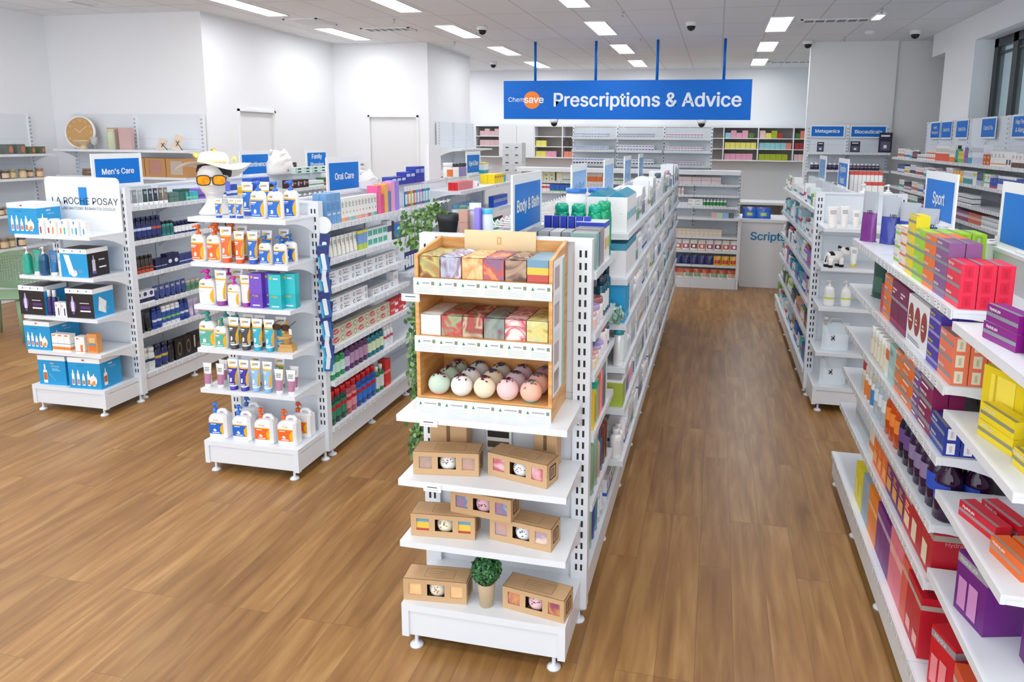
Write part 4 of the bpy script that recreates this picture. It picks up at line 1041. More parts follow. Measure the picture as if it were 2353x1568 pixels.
# ================================================================ sunscreens on the second end unit
def sun_pump(main, pump, w=.092, d=.055, h=.215): return pump_bottle(w, d, h, '#f7f8fa', pump, main)
def sun_tube(main, cap, w=.07, h=.19): return squeeze_tube(w, h, '#f7f8fa', cap, main)
E2 = 'end unit of sunscreens'
def S(p, x, y, z, lab, rz=0): put(p, (x,y,z), rz+random.uniform(-.06,.06), lab)
BLU, ORG = '#1f66c9', '#f06a25'
z = 1.58
S(squeeze_tube(.05,.112,'#f7f8fa','#1f55c0',BLU), -2.815,3.64,z,'small blue sunscreen tube, leftmost on the top shelf of sunscreens')
S(squeeze_tube(.05,.112,'#f7f8fa','#1f55c0',BLU), -2.742,3.66,z,'small blue sunscreen tube, second from left on the top shelf')
S(squeeze_tube(.05,.112,'#f7f8fa','#1f55c0',BLU), -2.688,3.655,z,'small blue sunscreen tube, third from left on the top shelf')
S(sun_tube(BLU,'#1f55c0',.078,.2), -2.735,3.80,z,'large blue sunscreen tube behind the small tubes, left of two')
S(sun_tube(BLU,'#1f55c0',.078,.2), -2.645,3.83,z,'large blue sunscreen tube behind the small tubes, right of two')
S(sun_pump(BLU,'#2f6fd8'), -2.585,3.69,z,'white pump sunscreen with blue label, left on the top shelf')
S(sun_pump(BLU,'#2f6fd8'), -2.475,3.69,z,'white pump sunscreen with blue label, front right on the top shelf')
S(sun_pump(BLU,'#2f6fd8'), -2.44,3.79,z,'white pump sunscreen with blue label, behind another at the right end')
z = 1.315
for i, x in enumerate((-2.99,-2.883)):
    S(sun_pump(ORG,'#f26a1e'), x,3.675,z,'white pump sunscreen with orange label, %s on the second shelf' % ('leftmost','second')[i])
    S(sun_pump(ORG,'#f26a1e'), x+.03,3.80,z,'white orange pump sunscreen in the rear row, %s of two' % ('left','right')[i])
S(sun_tube(ORG,'#e8551a',.08,.212), -2.795,3.66,z,'tall orange sunscreen tube, left on the second shelf')
S(sun_tube(ORG,'#e8551a',.08,.212), -2.755,3.75,z,'tall orange sunscreen tube standing behind the left tall one')
S(sun_tube(ORG,'#e8551a',.07,.188), -2.705,3.655,z,'shorter orange sunscreen tube on the second shelf, front')
S(sun_tube(ORG,'#e8551a',.07,.188), -2.655,3.74,z,'shorter orange sunscreen tube behind the front one')
S(sun_tube(BLU,'#1f55c0',.07,.19), -2.620,3.66,z,'blue sunscreen tube on the second shelf, in front')
S(sun_tube(BLU,'#1f55c0',.07,.19), -2.572,3.73,z,'blue sunscreen tube on the second shelf, behind the front one')
S(sun_tube(BLU,'#1f55c0',.07,.19), -2.52,3.82,z,'blue sunscreen tube on the second shelf, farthest back')
S(sun_pump(BLU,'#1f6fc0',.078,.046,.17), -2.54,3.665,z,'small white pump sunscreen with blue label, left of the pair')
S(sun_pump(BLU,'#1f6fc0',.078,.046,.17), -2.445,3.665,z,'small white pump sunscreen with blue label, right of the pair')
S(sun_pump(BLU,'#1f6fc0',.078,.046,.17), -2.44,3.76,z,'small white pump sunscreen with blue label, behind the pair')
z = 1.055
PNK = '#f3eef2'
S(pump_bottle(.11,.06,.208,'#f8f8fa','#d428b4',PNK), -2.945,3.67,z,'large white pump sunscreen with magenta pump on the third shelf')
S(pump_bottle(.09,.06,.208,'#f8f8fa','#d428b4',PNK), -2.90,3.80,z,'white magenta pump sunscreen behind the large one')
S(squeeze_tube(.085,.212,'#f8f8fa','#8a2f98',PNK), -2.845,3.655,z,'tall white sunscreen tube with purple cap, left')
S(squeeze_tube(.085,.212,'#f8f8fa','#8a2f98',PNK), -2.80,3.745,z,'tall white sunscreen tube with purple cap, behind')
S(squeeze_tube(.085,.212,'#f8f8fa','#8a2f98',PNK), -2.755,3.83,z,'tall white sunscreen tube with purple cap, farthest back')
S(pump_bottle(.08,.046,.178,'#f8f8fa','#d428b4',PNK), -2.757,3.655,z,'small white pump sunscreen with magenta pump')
S(squeeze_tube(.07,.188,'#f8f8fa','#a02fa0',PNK), -2.685,3.66,z,'short white sunscreen tube with magenta cap, front')
S(squeeze_tube(.07,.188,'#f8f8fa','#a02fa0',PNK), -2.645,3.73,z,'short white sunscreen tube with magenta cap, behind')
kid = lambda c, c2: carton(.078,.05,.205,c,bands=((.0,.42,c2),),deco=((.14,.86,.3,.93,'#f4b81c'),(.4,.86,.8,.9,'#dfe3f5'),(.2,.06,.8,.1,'#d8dcf4')),txt=(('Kids',.026,.45,.36,'#f4d21c'),),name='sunscreen_box')
put(kid('#7a52c8','#6f48be'), (-2.603,3.66,z), .05, 'purple kids sunscreen carton, left of two')
put(kid('#7a52c8','#6f48be'), (-2.535,3.70,z), .05, 'purple kids sunscreen carton, right of two')
put(kid('#2fc4cc','#25b4be'), (-2.475,3.655,z), .05, 'turquoise kids sunscreen carton, front of two')
put(kid('#2fc4cc','#25b4be'), (-2.412,3.70,z), .05, 'turquoise kids sunscreen carton, back of two')
z = .79; GRN = '#5fb09a'
S(sun_pump(GRN,'#2f9a8c',.11,.06,.215), -2.965,3.67,z,'large green labelled pump sunscreen, front left')
S(sun_pump(GRN,'#2f9a8c',.10,.06,.215), -2.925,3.78,z,'large green labelled pump sunscreen, second row')
S(sun_pump(GRN,'#2f9a8c',.08,.05,.183), -2.865,3.66,z,'small green labelled pump sunscreen, front')
S(sun_pump(GRN,'#2f9a8c',.08,.05,.183), -2.825,3.75,z,'small green labelled pump sunscreen, behind')
for i, (x, y, c, cp, l) in enumerate(((-2.783,3.66,'#3f3f44','#3a3a3e','dark grey sunscreen tube, front left of four'),(-2.745,3.745,'#3f3f44','#3a3a3e','dark grey sunscreen tube, back left of four'),(-2.700,3.655,'#3f3f44','#3a3a3e','dark grey sunscreen tube, front right of four'),(-2.66,3.74,'#3f3f44','#3a3a3e','dark grey sunscreen tube, back right of four'),
    (-2.625,3.66,'#22b0cc','#1fa4c4','bright teal sunscreen tube, front left'),(-2.545,3.66,'#22b0cc','#1fa4c4','bright teal sunscreen tube, front right'),(-2.515,3.735,'#22b0cc','#1fa4c4','bright teal sunscreen tube, behind the others'))):
    S(squeeze_tube(.072,.193,'#f8f8fa',cp,c), x,y,z,l)
z = .535
mp = lambda w, h: squeeze_tube(w,h,'#f6f5f6','#f3f3f5','#b57a9c',sun=False,caph=.12,lowz=.5,low='#6a7a70')
for x, y, l in ((-2.985,3.66,'far left front'),(-2.935,3.74,'left, second row'),(-2.90,3.665,'left, right of the first'),(-2.495,3.655,'right, front left one'),(-2.44,3.73,'right, back one'),(-2.415,3.655,'right end front')):
    S(mp(.06,.148), x,y,z,'white and mauve face sunscreen tube, %s' % l)
for x, y, c, cp, l in ((-2.80,3.65,'#352a9c','#3a2fa8','violet blue sunscreen tube, left of two'),(-2.725,3.65,'#352a9c','#3a2fa8','violet blue sunscreen tube, right of two'),(-2.705,3.74,'#352a9c','#2f2690','violet blue sunscreen tube standing behind the pair'),(-2.65,3.655,'#8fc0e6','#7fb4de','pale blue sunscreen tube, left of two'),(-2.57,3.655,'#8fc0e6','#7fb4de','pale blue sunscreen tube, right of two'),(-2.55,3.75,'#6fae7a','#5f9e6a','green labelled sunscreen tube at the back')):
    S(squeeze_tube(.07,.19,'#f8f8fa',cp,c), x,y,z,l)
# one litre jerry bottles
@memo
def jerry(main, pump):
    w, d, h = .125, .085, .165; m = MB(); n = 8
    sec = lambda X0,X1,Y0,Y1,z,c=.014: [(X0+c,Y0,z),(X1-c,Y0,z),(X1,Y0+c,z),(X1,Y1-c,z),(X1-c,Y1,z),(X0+c,Y1,z),(X0,Y1-c,z),(X0,Y0+c,z)]
    x0, x1, y0, y1 = -w/2, w/2, -d/2, d/2
    g = G('#f7f8fa')
    m.loft([sec(x0+.004,x1-.004,y0+.004,y1-.004,0),sec(x0,x1,y0,y1,.006),sec(x0,x1,y0,y1,h*.72),sec(x0+.012,x1,y0+.002,y1-.002,h*.86),sec(x0+.03,x1-.012,y0+.012,y1-.012,h*.93)], g, smooth=False)
    # grip
    m.tube([(-.012,0,h*.9),(-.008,0,h*1.0),(.008,0,h*1.05),(.034,0,h*1.04),(.047,0,h*.95),(.050,0,h*.86)], [.011,.011,.011,.012,.012,.012], g, 8)
    P = MB(); q = G(pump); cx = -.034
    P.lathe([(.015,h*.92),(.015,h*1.05),(.006,h*1.07),(.005,h*1.17),(.013,h*1.18),(.013,h*1.28),(.008,h*1.3)], q, cx=cx, seg=12); P.tube([(cx,0,h*1.25),(cx+.022,-.012,h*1.26),(cx+.036,-.02,h*1.22)], [.007,.006,.005], q, 8)
    L = MB(); f = sun_c(main); X0, X1, Z0, Z1 = -.052, .046, .03, .105; a, b2 = 18, 14
    for i in range(b2):
        for j in range(a):
            L.rect(X0+(X1-X0)*j/a, Z0+(Z1-Z0)*i/b2, X0+(X1-X0)*(j+1)/a, Z0+(Z1-Z0)*(i+1)/b2, y0-.0007, C(f((j+.5)/a,(i+.5)/b2)))
    L.rect(-.02,.116,-.012,.126,y0-.0007,C('#f4c01c')).rect(-.006,.117,.014,.12,y0-.0007,INK)
    return Proto('refill_bottle','bottle',w,d,h*1.3,m,[('pump',P),('label',L)])
for x, y, c, p_, l in ((-2.95,3.70,BLU,'#2f78e0','with blue label, far left on the base'),(-2.785,3.70,BLU,'#2f78e0','with blue label, second on the base'),(-2.83,3.84,BLU,'#2a66b8','with blue pump, rear row on the base'),(-2.625,3.69,ORG,'#f0621c','with orange label, third on the base'),(-2.475,3.70,ORG,'#f0621c','with orange label, front right on the base'),(-2.46,3.83,ORG,'#e0561a','with orange pump, rear right on the base')):
    put(jerry(c,p_), (x,y,.2), .03, 'big white sunscreen refill bottle %s' % l)
# ================================================================ skincare end unit
SK = '#1d9ad6'
def gift(w, d, h, fc, sc_, top='#e9ecef', art='bottles', lidz=.84, ang=0):
    m = MB(); m.box(-w/2,-d/2,0,w/2,d/2,h,C(fc),top=C(top),side=C(sc_)); y = -d/2-.0006; x = w/2+.0006
    m.rect(-w/2,lidz*h,w/2,h,y,LABELW); m.quad(((x,-d/2,lidz*h),(x,d/2,lidz*h),(x,d/2,h),(x,-d/2,h)), LABELW)
    m.quad(((-w/2+.01,-d/2+.01,h+.0005),(w/2-.01,-d/2+.01,h+.0005),(w/2-.01,d/2-.01,h+.0005),(-w/2+.01,d/2-.01,h+.0005)), C('#3a3a3e' if fc == '#1f1a1c' or sc_ == '#1f1a1c' else '#e9ecef'))
    ye, xe = y-.0006, x+.0006
    if art == 'bottles':      # line-up of small white and amber bottles
        for k in range(5):
            cx = -w*.36+k*w*.16; hh = h*(.5 if k in (0,1,3) else .4)
            m.rect(cx-.011,h*.1,cx+.011,h*.1+hh*.75,ye,LABELW); m.rect(cx-.008,h*.14,cx+.008,h*.14+hh*.32,ye-.0003,C('#c9703c' if k in (2,3) else '#b9868c')); m.quad(((cx-.007,ye,h*.1+hh*.75),(cx+.007,ye,h*.1+hh*.75),(cx+.003,ye,h*.1+hh),(cx-.003,ye,h*.1+hh)), LABELW)
        m.disc(w*.26,ye-.0002,h*.28,w*.12,C('#f2efe8'),16,rz=h*.16); m.rect(w*.20,h*.13,w*.32,h*.22,ye-.0005,C('#f0a03c'))
        m.text('ANTHELIOS', .014, -w*.1, h*.74, ye, C('#2a4a7a')); m.rect(-w*.05,h*.9,w*.03,h*.95,ye,C('#c0504a'))
        q = h*.2; m.quad(((xe,-d*.36,h*.1),(xe,-d*.20,h*.1),(xe,-d*.20,h*.5),(xe,-d*.36,h*.5)), LABELW); m.quad(((xe+.0003,-d*.35,h*.2),(xe+.0003,-d*.21,h*.2),(xe+.0003,-d*.21,h*.4),(xe+.0003,-d*.35,h*.4)), C('#cf6a35')); m.quad(((xe,-d*.31,h*.5),(xe,-d*.25,h*.5),(xe,-d*.27,h*.66),(xe,-d*.29,h*.66)), LABELW)
        m.text('NEW', .022, -d*.02, h*.75, xe, LABELW, plane='yz', bold=.02); m.text('ANTHELIOS', .014, d*.08, h*.64, xe, LABELW, plane='yz')
    elif art == 'single':
        cx = -w*.26; m.rect(cx-.016,h*.06,cx+.016,h*.5,ye,LABELW); m.rect(cx-.014,h*.16,cx+.014,h*.42,ye-.0003,C('#cf6a35')); m.rect(cx-.006,h*.5,cx+.006,h*.7,ye,LABELW)
        m.text('NEW', .022, w*.02, h*.74, ye, C('#f2d9c8'), bold=.02); m.text('ANTHELIOS', .017, w*.12, h*.64, ye, LABELW); lines(m,0,h*.48,w*.4,h*.58,ye,2,C('#8fd0f0'),3)
        for k in range(4): m.disc(-w*.08+k*.012,ye,h*(.36-.06*k),.003,LABELW,8)
    elif art == 'dark':       # purple serum bottle on black, side blue with white tube
        cx = -w*.25; m.disc(cx,ye,h*.42,.028,C('#5a3f8a'),18,rz=.04); m.rect(cx-.015,h*.22,cx+.011,h*.55,ye-.0004,C('#d9d2e6')); m.rect(cx-.009,h*.12,cx+.009,h*.22,ye-.0004,C('#6a4fb0')); m.quad(((cx-.012,ye-.0004,h*.55),(cx+.008,ye-.0004,h*.55),(cx+.002,ye-.0004,h*.75),(cx-.004,ye-.0004,h*.75)), C('#b9aede'))
        m.rect(w*.0,h*.5,w*.34,h*.53,ye,C('#cfc8d8')); m.rect(w*.0,h*.22,w*.38,h*.27,ye,LABELW); m.rect(w*.02,h*.32,w*.38,h*.42,ye,C('#5a2f7a'))
        m.quad(((xe,-d*.3,h*.25),(xe,d*.05,h*.1),(xe,d*.12,h*.5),(xe,-d*.22,h*.72)), LABELW); m.text('8H', .05, d*.12, h*.28, xe, C('#8ab8d8'), plane='yz')
    elif art == 'tube':       # blue with white tube, side black
        m.quad(((-w*.2,ye,h*.1),(w*.02,ye,h*.06),(-w*.16,ye,h*.78),(-w*.36,ye,h*.8)), LABELW); m.disc(-w*.03,ye-.0002,h*.14,w*.13,LABELW,16,rz=h*.12)
        m.text('8HR', .055, w*.12, h*.22, ye-.0004, C('#8ab8d8'))
        cx = -d*.22; m.quad(((xe,cx-.014,h*.2),(xe,cx+.014,h*.2),(xe,cx+.014,h*.6),(xe,cx-.014,h*.6)), C('#d9d2e6')); m.quad(((xe,cx-.018,h*.1),(xe,cx+.018,h*.1),(xe,cx+.018,h*.2),(xe,cx-.018,h*.2)), C('#6a4fb0')); m.quad(((xe,cx-.007,h*.6),(xe,cx+.007,h*.6),(xe,cx+.003,h*.76),(xe,cx-.003,h*.76)), C('#b9aede'))
        m.quad(((xe,d*.02,h*.28),(xe,d*.36,h*.28),(xe,d*.36,h*.33),(xe,d*.02,h*.33)), LABELW); m.quad(((xe,d*.02,h*.55),(xe,d*.3,h*.55),(xe,d*.3,h*.6),(xe,d*.02,h*.6)), C('#cfc8d8'))
    for k in range(3 if fc != SK or art == 'tube' else 0): m.rect(-w*.34+k*w*.3,h*.9,-w*.30+k*w*.3,h*.955,y-.0008,C('#1f7ab8')); m.rect(-w*.28+k*w*.3,h*.92,-w*.14+k*w*.3,h*.935,y-.0008,GREYT)
    return Proto('gift_box','gift box',w,d,h,m)
BK = '#1f1a1c'
def gput(p, x0, yf, z, lab, rz=0): put(p, (x0+p.w/2, yf+p.d/2, z), rz, lab)
gput(gift(.245,.2,.222,SK,SK), -4.995, 4.205, 1.336, 'blue skincare gift box with bottle pictures beside the brand board', .04)
gput(gift(.225,.19,.205,SK,BK,art='tube'), -4.59, 4.215, 1.035, 'blue and black skincare gift box right on the second shelf', .03)
gput(gift(.225,.19,.215,BK,SK,art='dark'), -4.985, 4.21, .735, 'black and blue skincare gift box left on the third shelf')
gput(gift(.225,.19,.215,BK,SK,art='dark'), -4.572, 4.21, .735, 'black and blue skincare gift box right on the third shelf', .05)
gput(gift(.23,.25,.215,SK,SK), -4.975, 4.21, .47, 'blue skincare gift box left on the fourth shelf')
gput(gift(.235,.19,.225,SK,SK,art='single'), -4.895, 4.22, .2, 'blue skincare gift box with one spray bottle, left on the base', .04)
gput(gift(.265,.2,.235,SK,SK), -4.61, 4.205, .2, 'blue skincare gift box with bottle line-up, right on the base', .06)
wc = lambda c: carton(.045,.045,.115,'#f4f3f1',deco=((.45,.08,.75,.5,c),(.52,.5,.68,.62,'#e9e9e9'),(.15,.72,.35,.9,'#1f8ac8'),(.15,.55,.4,.66,'#b9bcc0','l',3)),name='serum_carton')
for i, (x, c, n_) in enumerate(((-4.73,'#a83a4a','red'),(-4.625,'#f08a2c','orange'),(-4.525,'#2fb8a4','teal'),(-4.43,'#3f9ad0','blue'))):
    put(wc(c), (x,4.235,1.336), random.uniform(-.1,.1), 'white serum carton with %s bottle picture on the brand board shelf' % n_)
    put(wc('#d9dbe0') if 0 else carton(.04,.04,.10,'#f4f3f1',deco=((.4,.1,.7,.5,c),),name='serum_carton'), (x+.048,4.25,1.336), .05, 'second white carton right of the %s pictured one' % n_)
S(pump_bottle(.062,.05,.205,'#1f9a86','#f4f5f6','#2aa890',kind='p'), -4.90,4.235,1.035,'green pump cleanser bottle, leftmost on the second shelf')
S(squeeze_tube(.07,.18,'#2aa890','#f4f5f6','#25a088',sun=False), -4.83,4.25,1.035,'green cleanser tube beside the green pump bottle')
S(pump_bottle(.062,.05,.21,'#1f5f8a','#f4f5f6','#1a5078',kind='p'), -4.755,4.235,1.035,'dark blue pump cleanser bottle')
S(squeeze_tube(.07,.18,'#2a78b8','#f4f5f6','#2270b0',sun=False), -4.685,4.25,1.035,'blue cleanser tube beside the dark blue pump bottle')
S(squeeze_tube(.055,.165,'#f3f1ec','#f4f5f6','#e8e4dc',sun=False), -4.622,4.25,1.035,'white cream tube left of the blue and black box')
for i, x in enumerate((-4.742,-4.698)):
    put(bottle(.018,.19,'#2a1f5a','#f0f0f4',label='#3a2c70',neck=.6,capr=.7,caph=.25), (x,4.235,.735), 0, '%s dark violet dropper bottle between the black boxes' % ('left','right')[i])
for i, x in enumerate((-4.655,-4.603)): put(carton(.047,.045,.105,'#f4f3f1',deco=((.55,.08,.75,.6,'#4a3f6a'),(.15,.7,.4,.85,'#b9bcc0'))), (x,4.235,.735), 0, '%s white slim carton between the black boxes' % ('left','right')[i])
for i in range(3): put(carton(.052,.05,.13,'#f5f3f0',bands=((.08,.26,'#f08a3c'),(.42,.46,'#7ab0c8')),deco=((.1,.88,.7,.95,'#e07a4a'),)), (-4.715+.054*i,4.24,.47), 0, '%s orange banded white carton on the fourth shelf' % ('left','middle','right')[i])
put(carton(.075,.06,.12,'#f5f3f0',bands=((.06,.1,'#f08a3c'),),deco=((.55,.1,.8,.5,'#e8803c'),(.2,.84,.4,.93,'#d06a4a'))), (-4.50,4.245,.47), .1, 'white carton with orange bottle picture on the fourth shelf')
put(carton(.075,.05,.145,'#d99a5c',deco=((.1,.1,.9,.42,'#e07a30'),(.1,.42,.9,.5,'#3f9ac0'),(.2,.55,.8,.8,'#e8c090'))), (-4.40,4.25,.47), .1, 'amber coloured carton at the right of the fourth shelf')
# brand board
m = MB(); bw, bh, y = .66, .40, 0; R = .04; P = []
for (cx, cz, a0) in ((bw/2-R,bh-R,0),(-bw/2+R,bh-R,PI/2)):
    for k in range(7): a = a0+PI/2*k/6; P.append((cx+R*math.cos(a), cz+R*math.sin(a)))
P += [(-bw/2,0),(bw/2,0)]
b = len(m.v); m.v += [(p[0],-.004,p[1]) for p in P]+[(p[0],.004,p[1]) for p in P]; n = len(P); m.face(range(b+n-1,b-1,-1), WHITE); m.face(range(b+n,b+2*n), WHITE)
for i in range(n): m.face((b+i,b+(i+1)%n,b+n+(i+1)%n,b+n+i), WHITE)
o = obj('brand_board', m, None, (-4.625,4.49,1.336)); tag(o, 'white rounded skincare brand board with a blue bar above the boxes', 'sign')
m = MB(); m.rect(-.03,.19,.045,.325,-.0048,mat('#1583d0',.4)); obj('blue_bar', m, o)
m = MB(); m.text('LA ROCHE POSAY', fit('LA ROCHE POSAY',.585,0), .02, .222, -.0056, mat('#2a3340',.5)).text('LABORATOIRE DERMATOLOGIQUE', fit('LABORATOIRE DERMATOLOGIQUE',.48,0), .045, .165, -.0056, mat('#5a626c',.5)); obj('lettering', m, o)
for i in range(5): put(jar(.016,.06,'#f5f6f8','#f5f6f8',name='small_bottle',cat='bottle'), (-4.80+.062*i,4.55,1.662), 0, '%s small white bottle on top of the skincare unit' % place_word(i,5,'x'))
# disc and toothbrush strip on the second end unit
m = MB(); m.disc(0,-.004,0,.052,WHITE,32,rz=.052); m.disc(0,.0,0,.052,WHITE,32); tag(obj('round_wobbler', m, None, (-2.318,3.93,1.52)), 'round blank white wobbler at the side of the sunscreen unit', 'sign')
o = empty('clip_strip', (-2.325,3.925,.60)); tag(o, 'hanging clip strip of blue toothbrush cards beside the sunscreen unit', 'display strip')
m = MB(); m.box(-.012,-.001,0,.012,.001,.87,LABELW); obj('strip', m, o)
for i in range(11):
    m = MB(); m.box(-.03,-.006,0,.03,-.001,.17,C('#2a62a8' if i%3 else '#23488c')); m.rect(-.03,.11,.03,.165,-.0065,C('#1f2f78')); m.rbox(-.013,-.018,.015,.013,-.006,.12,mat('#e4eef6',.15),.004); m.rect(-.03,0,-.018,.1,-.0066,C('#36b4e0'))
    q = obj('toothbrush_pack', m, None, (-2.325+.018*(i%2)-.005,3.921-.004*(i%3),.60+.70-.070*i)); q.rotation_euler = (0,.12*(-1)**i,.5)
    tag(q, 'blue carded toothbrush on the hanging clip strip, %s' % ('topmost' if i == 0 else 'lowest' if i == 10 else '%s from the top' % ('second','third','fourth','fifth','sixth','seventh','eighth','ninth','tenth')[i-1]), 'toothbrush', 'toothbrush cards on the clip strip')
# ================================================================ filling the shelves
def seq(kind, front, face, z, a0, where, items):
    for it in items:
        if isinstance(it, (int, float)): a0 = it if it > 100 else a0+it; continue
        p, n, what = it[:3]; kw = it[3] if len(it) > 3 else {}
        a0 = row(kind, front, z, a0, p, what, where, n=n, face=face, **kw)
    return a0
at_ = lambda y: 1000+y
def seqy(front, face, z, where, *groups):
    """groups: (start_y, items...)"""
    for g in groups: seq('y', front, face, z, g[0], where, g[1:])
def box(w, h, c, d=.06, **k): return carton(w, d, h, c, **k)
NAVY, TEALD = '#1b2450', '#2a5a5c'
# ---------- Men's care run
XA = -4.328
tubeM = lambda c: squeeze_tube(.05,.125,c,'#eceef0',c,sun=False,caph=.2,low='#c9ced2')
loc = "on the Men's Care run's top shelf"
seqy(XA, 1, 1.51, loc, (4.61, (tubeM('#757b82'),1,'mid grey tube with white cap'), (tubeM('#8b9095'),1,'grey tube with white cap'), (tubeM('#a9aeb2'),1,'light grey tube with white cap'), (tubeM('#2d4a4a'),1,'dark green tube with white cap'), (tubeM('#37424e'),1,'slate tube with white cap'), (tubeM('#263944'),1,'near black teal tube with white cap'), (tubeM('#6f6154'),1,'brown tube with white cap'), (tubeM('#86786a'),1,'taupe tube with white cap'),
    (box(.05,.08,'#5f7f78',bands=((.5,.56,'#3f5f58'),)),2,'small sage green carton',dict(stack=1)), (box(.06,.10,'#3a6f66',bands=((.8,.9,'#1f4f48'),)),2,'green dark topped carton')))
navyb = bottle(.024,.175,NAVY,NAVY,label='#26357a',lab2='#c9d4ee',neck=.8,capr=.8,ry=.7,pw=2.6,caph=.16)
navyb2 = bottle(.024,.175,NAVY,NAVY,label='#26357a',lab2='#c0522c',neck=.8,capr=.8,ry=.7,pw=2.6,caph=.16)
teall = bottle(.02,.12,'#2a8a88','#1c2b36',label='#1f6a6c',neck=.7,capr=.8)
roll = bottle(.02,.105,'#223068','#1a2350',label='#eef0f5',neck=.8,capr=.9,caph=.34)
loc = "on the Men's Care run's second shelf"
seqy(XA, 1, 1.245, loc, (4.62, (navyb,4,'tall navy shower bottle'), (navyb2,2,'tall navy shower bottle with orange mark'), .01, (teall,3,'teal bottle with dark cap'), (roll,7,'navy roll-on with white label')))
seqy(XA, 1, .985, "on the Men's Care run's third shelf", (4.60, (bottle(.02,.135,'#3a3331','#2a2624',label='#c24a22',lab2='#2a2624',neck=.8,capr=.8,lz=(.02,.35)),5,'charcoal tube with orange base'), .01, (box(.06,.085,NAVY,bands=((.3,.36,'#c3cbe0'),)),2,'small navy carton'), (box(.065,.11,NAVY,deco=((.2,.3,.8,.6,'#dfe4ef','c'),)),2,'tall navy carton with pale circle',dict(stack=1)), (box(.055,.08,'#2c3c80',bands=((.3,.4,'#c3cbe0'),)),5,'blue carton with pale band',dict(deep=1))))
seqy(XA, 1, .745, "on the Men's Care run's fourth shelf", (4.60, (carton(.06,.06,.10,'#eceef2',bands=((.1,.4,NAVY),),deco=((.2,.55,.8,.9,'#31407e','c'),)),3,'white and navy carton'), (squeeze_tube(.058,.115,'#26357a',NAVY,'#31448e',sun=False,lowz=.6,low='#dfe4ef'),6,'navy tube standing on cap'), (jar(.026,.09,'#6f8f86','#b9b0a0',label='#4f7f5c'),3,'greenish small bottle')))
can = spray_can(.024,.17,'#24409a','#1b2c6e','#31509e','.16' and .16,band='#dfe6f5'); canw = spray_can(.024,.165,'#eef1f5','#f4f5f7','#2f5fae',.16,band='#8fc86a')
seqy(XA, 1, .515, "on the Men's Care run's fifth shelf", (4.61, (squeeze_tube(.07,.17,'#18181a','#101012','#232325',sun=False,low='#55565a'),2,'black tube'), (can,2,'dark blue spray can'), (canw,4,'white and blue spray can'), (can,2,'blue spray can further along'), (squeeze_tube(.06,.15,'#c9b8d8','#b7a3cc','#d8cce4',sun=False),2,'lilac tube')))
seqy(-4.32, 1, .2, "on the base of the Men's Care run", (4.60, (bottle(.035,.19,'#e9edf0','#dfe3e6',label='#c9d4dc',lab2='#1f3468',neck=.7,capr=.8,ry=.7),1,'white wash bottle'), (bottle(.035,.18,'#eef1ee','#e4e8e6',label='#dfe9e2',lab2='#1f3468',neck=.7,capr=.8,ry=.7),1,'large white body wash bottle'), (bottle(.034,.185,NAVY,'#141c44',label='#2a3c86',lab2='#c9b03c',neck=.7,capr=.8,ry=.7),2,'navy body wash bottle'), (bottle(.03,.18,'#1c1d22','#141518',label='#2c2e35',neck=.7,capr=.8,ry=.8),1,'black body wash bottle'),
    (box(.1,.17,'#17181b',deco=((.25,.15,.75,.85,'#6f6a5c','c'),(.33,.25,.67,.75,'#17181b','c'),)),2,'black patterned gift carton'), (box(.1,.175,'#1f1a1c',deco=((.15,.3,.3,.9,'#c9c4bc'),(.5,.1,.9,.5,'#5a3a34'))),3,'black gift carton with grey lettering')))
# upper far part of the run, seen over the sunscreens
loc = 'on the far top shelf of the leftmost run'
pk = lambda c, c2, w=.09, h=.11: box(w,h,c,d=.1,bands=((.2,.45,c2),))
seqy(XA, 1, 1.51, loc, (5.22, (pk('#3fb8c8','#7fd0a0',.07,.07),2,'turquoise pack'), (pk('#8a6fc8','#5a3fa0',.07,.09),2,'purple pack'), (pk('#f0f0f2','#2a4fb0',.07,.08),3,'white pack with blue corner'), (pk('#2c56c0','#dfe6f8',.075,.10),2,'blue pack'), (pk('#f6d23c','#e8b820',.07,.07),2,'small yellow pack')),
    (6.1, (pk('#2b5cc8','#1f47a8',.14,.14),2,'big blue pad pack'), (pk('#22242c','#c8b02c',.08,.09),1,'black pack with yellow mark')),
    (6.75, (box(.11,.085,'#38181f',d=.1,deco=((.15,.3,.4,.8,'#c9b4b8'),(.5,.5,.9,.7,'#a88a90'))),3,'dark maroon carton'), (pk('#e9f1ec','#6fa890',.1,.06),3,'mint white carton'), (pk('#3f6a4a','#e06a50',.06,.08),2,'green carton with red end'), (pk('#f4efee','#d9dfe0',.13,.13),3,'large white carton')))
loc = 'on top of the leftmost run'
mint = carton(.16,.07,.032,'#cfe8df',deco=((.3,.25,.7,.7,'#1f3a34'),(.05,.3,.22,.6,'#9fc8ba')))
seqy(-4.45, 1, 1.652, loc, (7.02, (mint,5,'flat mint carton with dark lettering',dict(stack=2,inset=.0))))
put(carton(.14,.07,.05,'#22262b',deco=((.2,.4,.7,.6,'#8a8f94'),(.85,.1,1,.9,'#9a2f4a'))), (-4.60,7.16,1.716+.0), PI/2, 'black and maroon carton on the mint cartons')
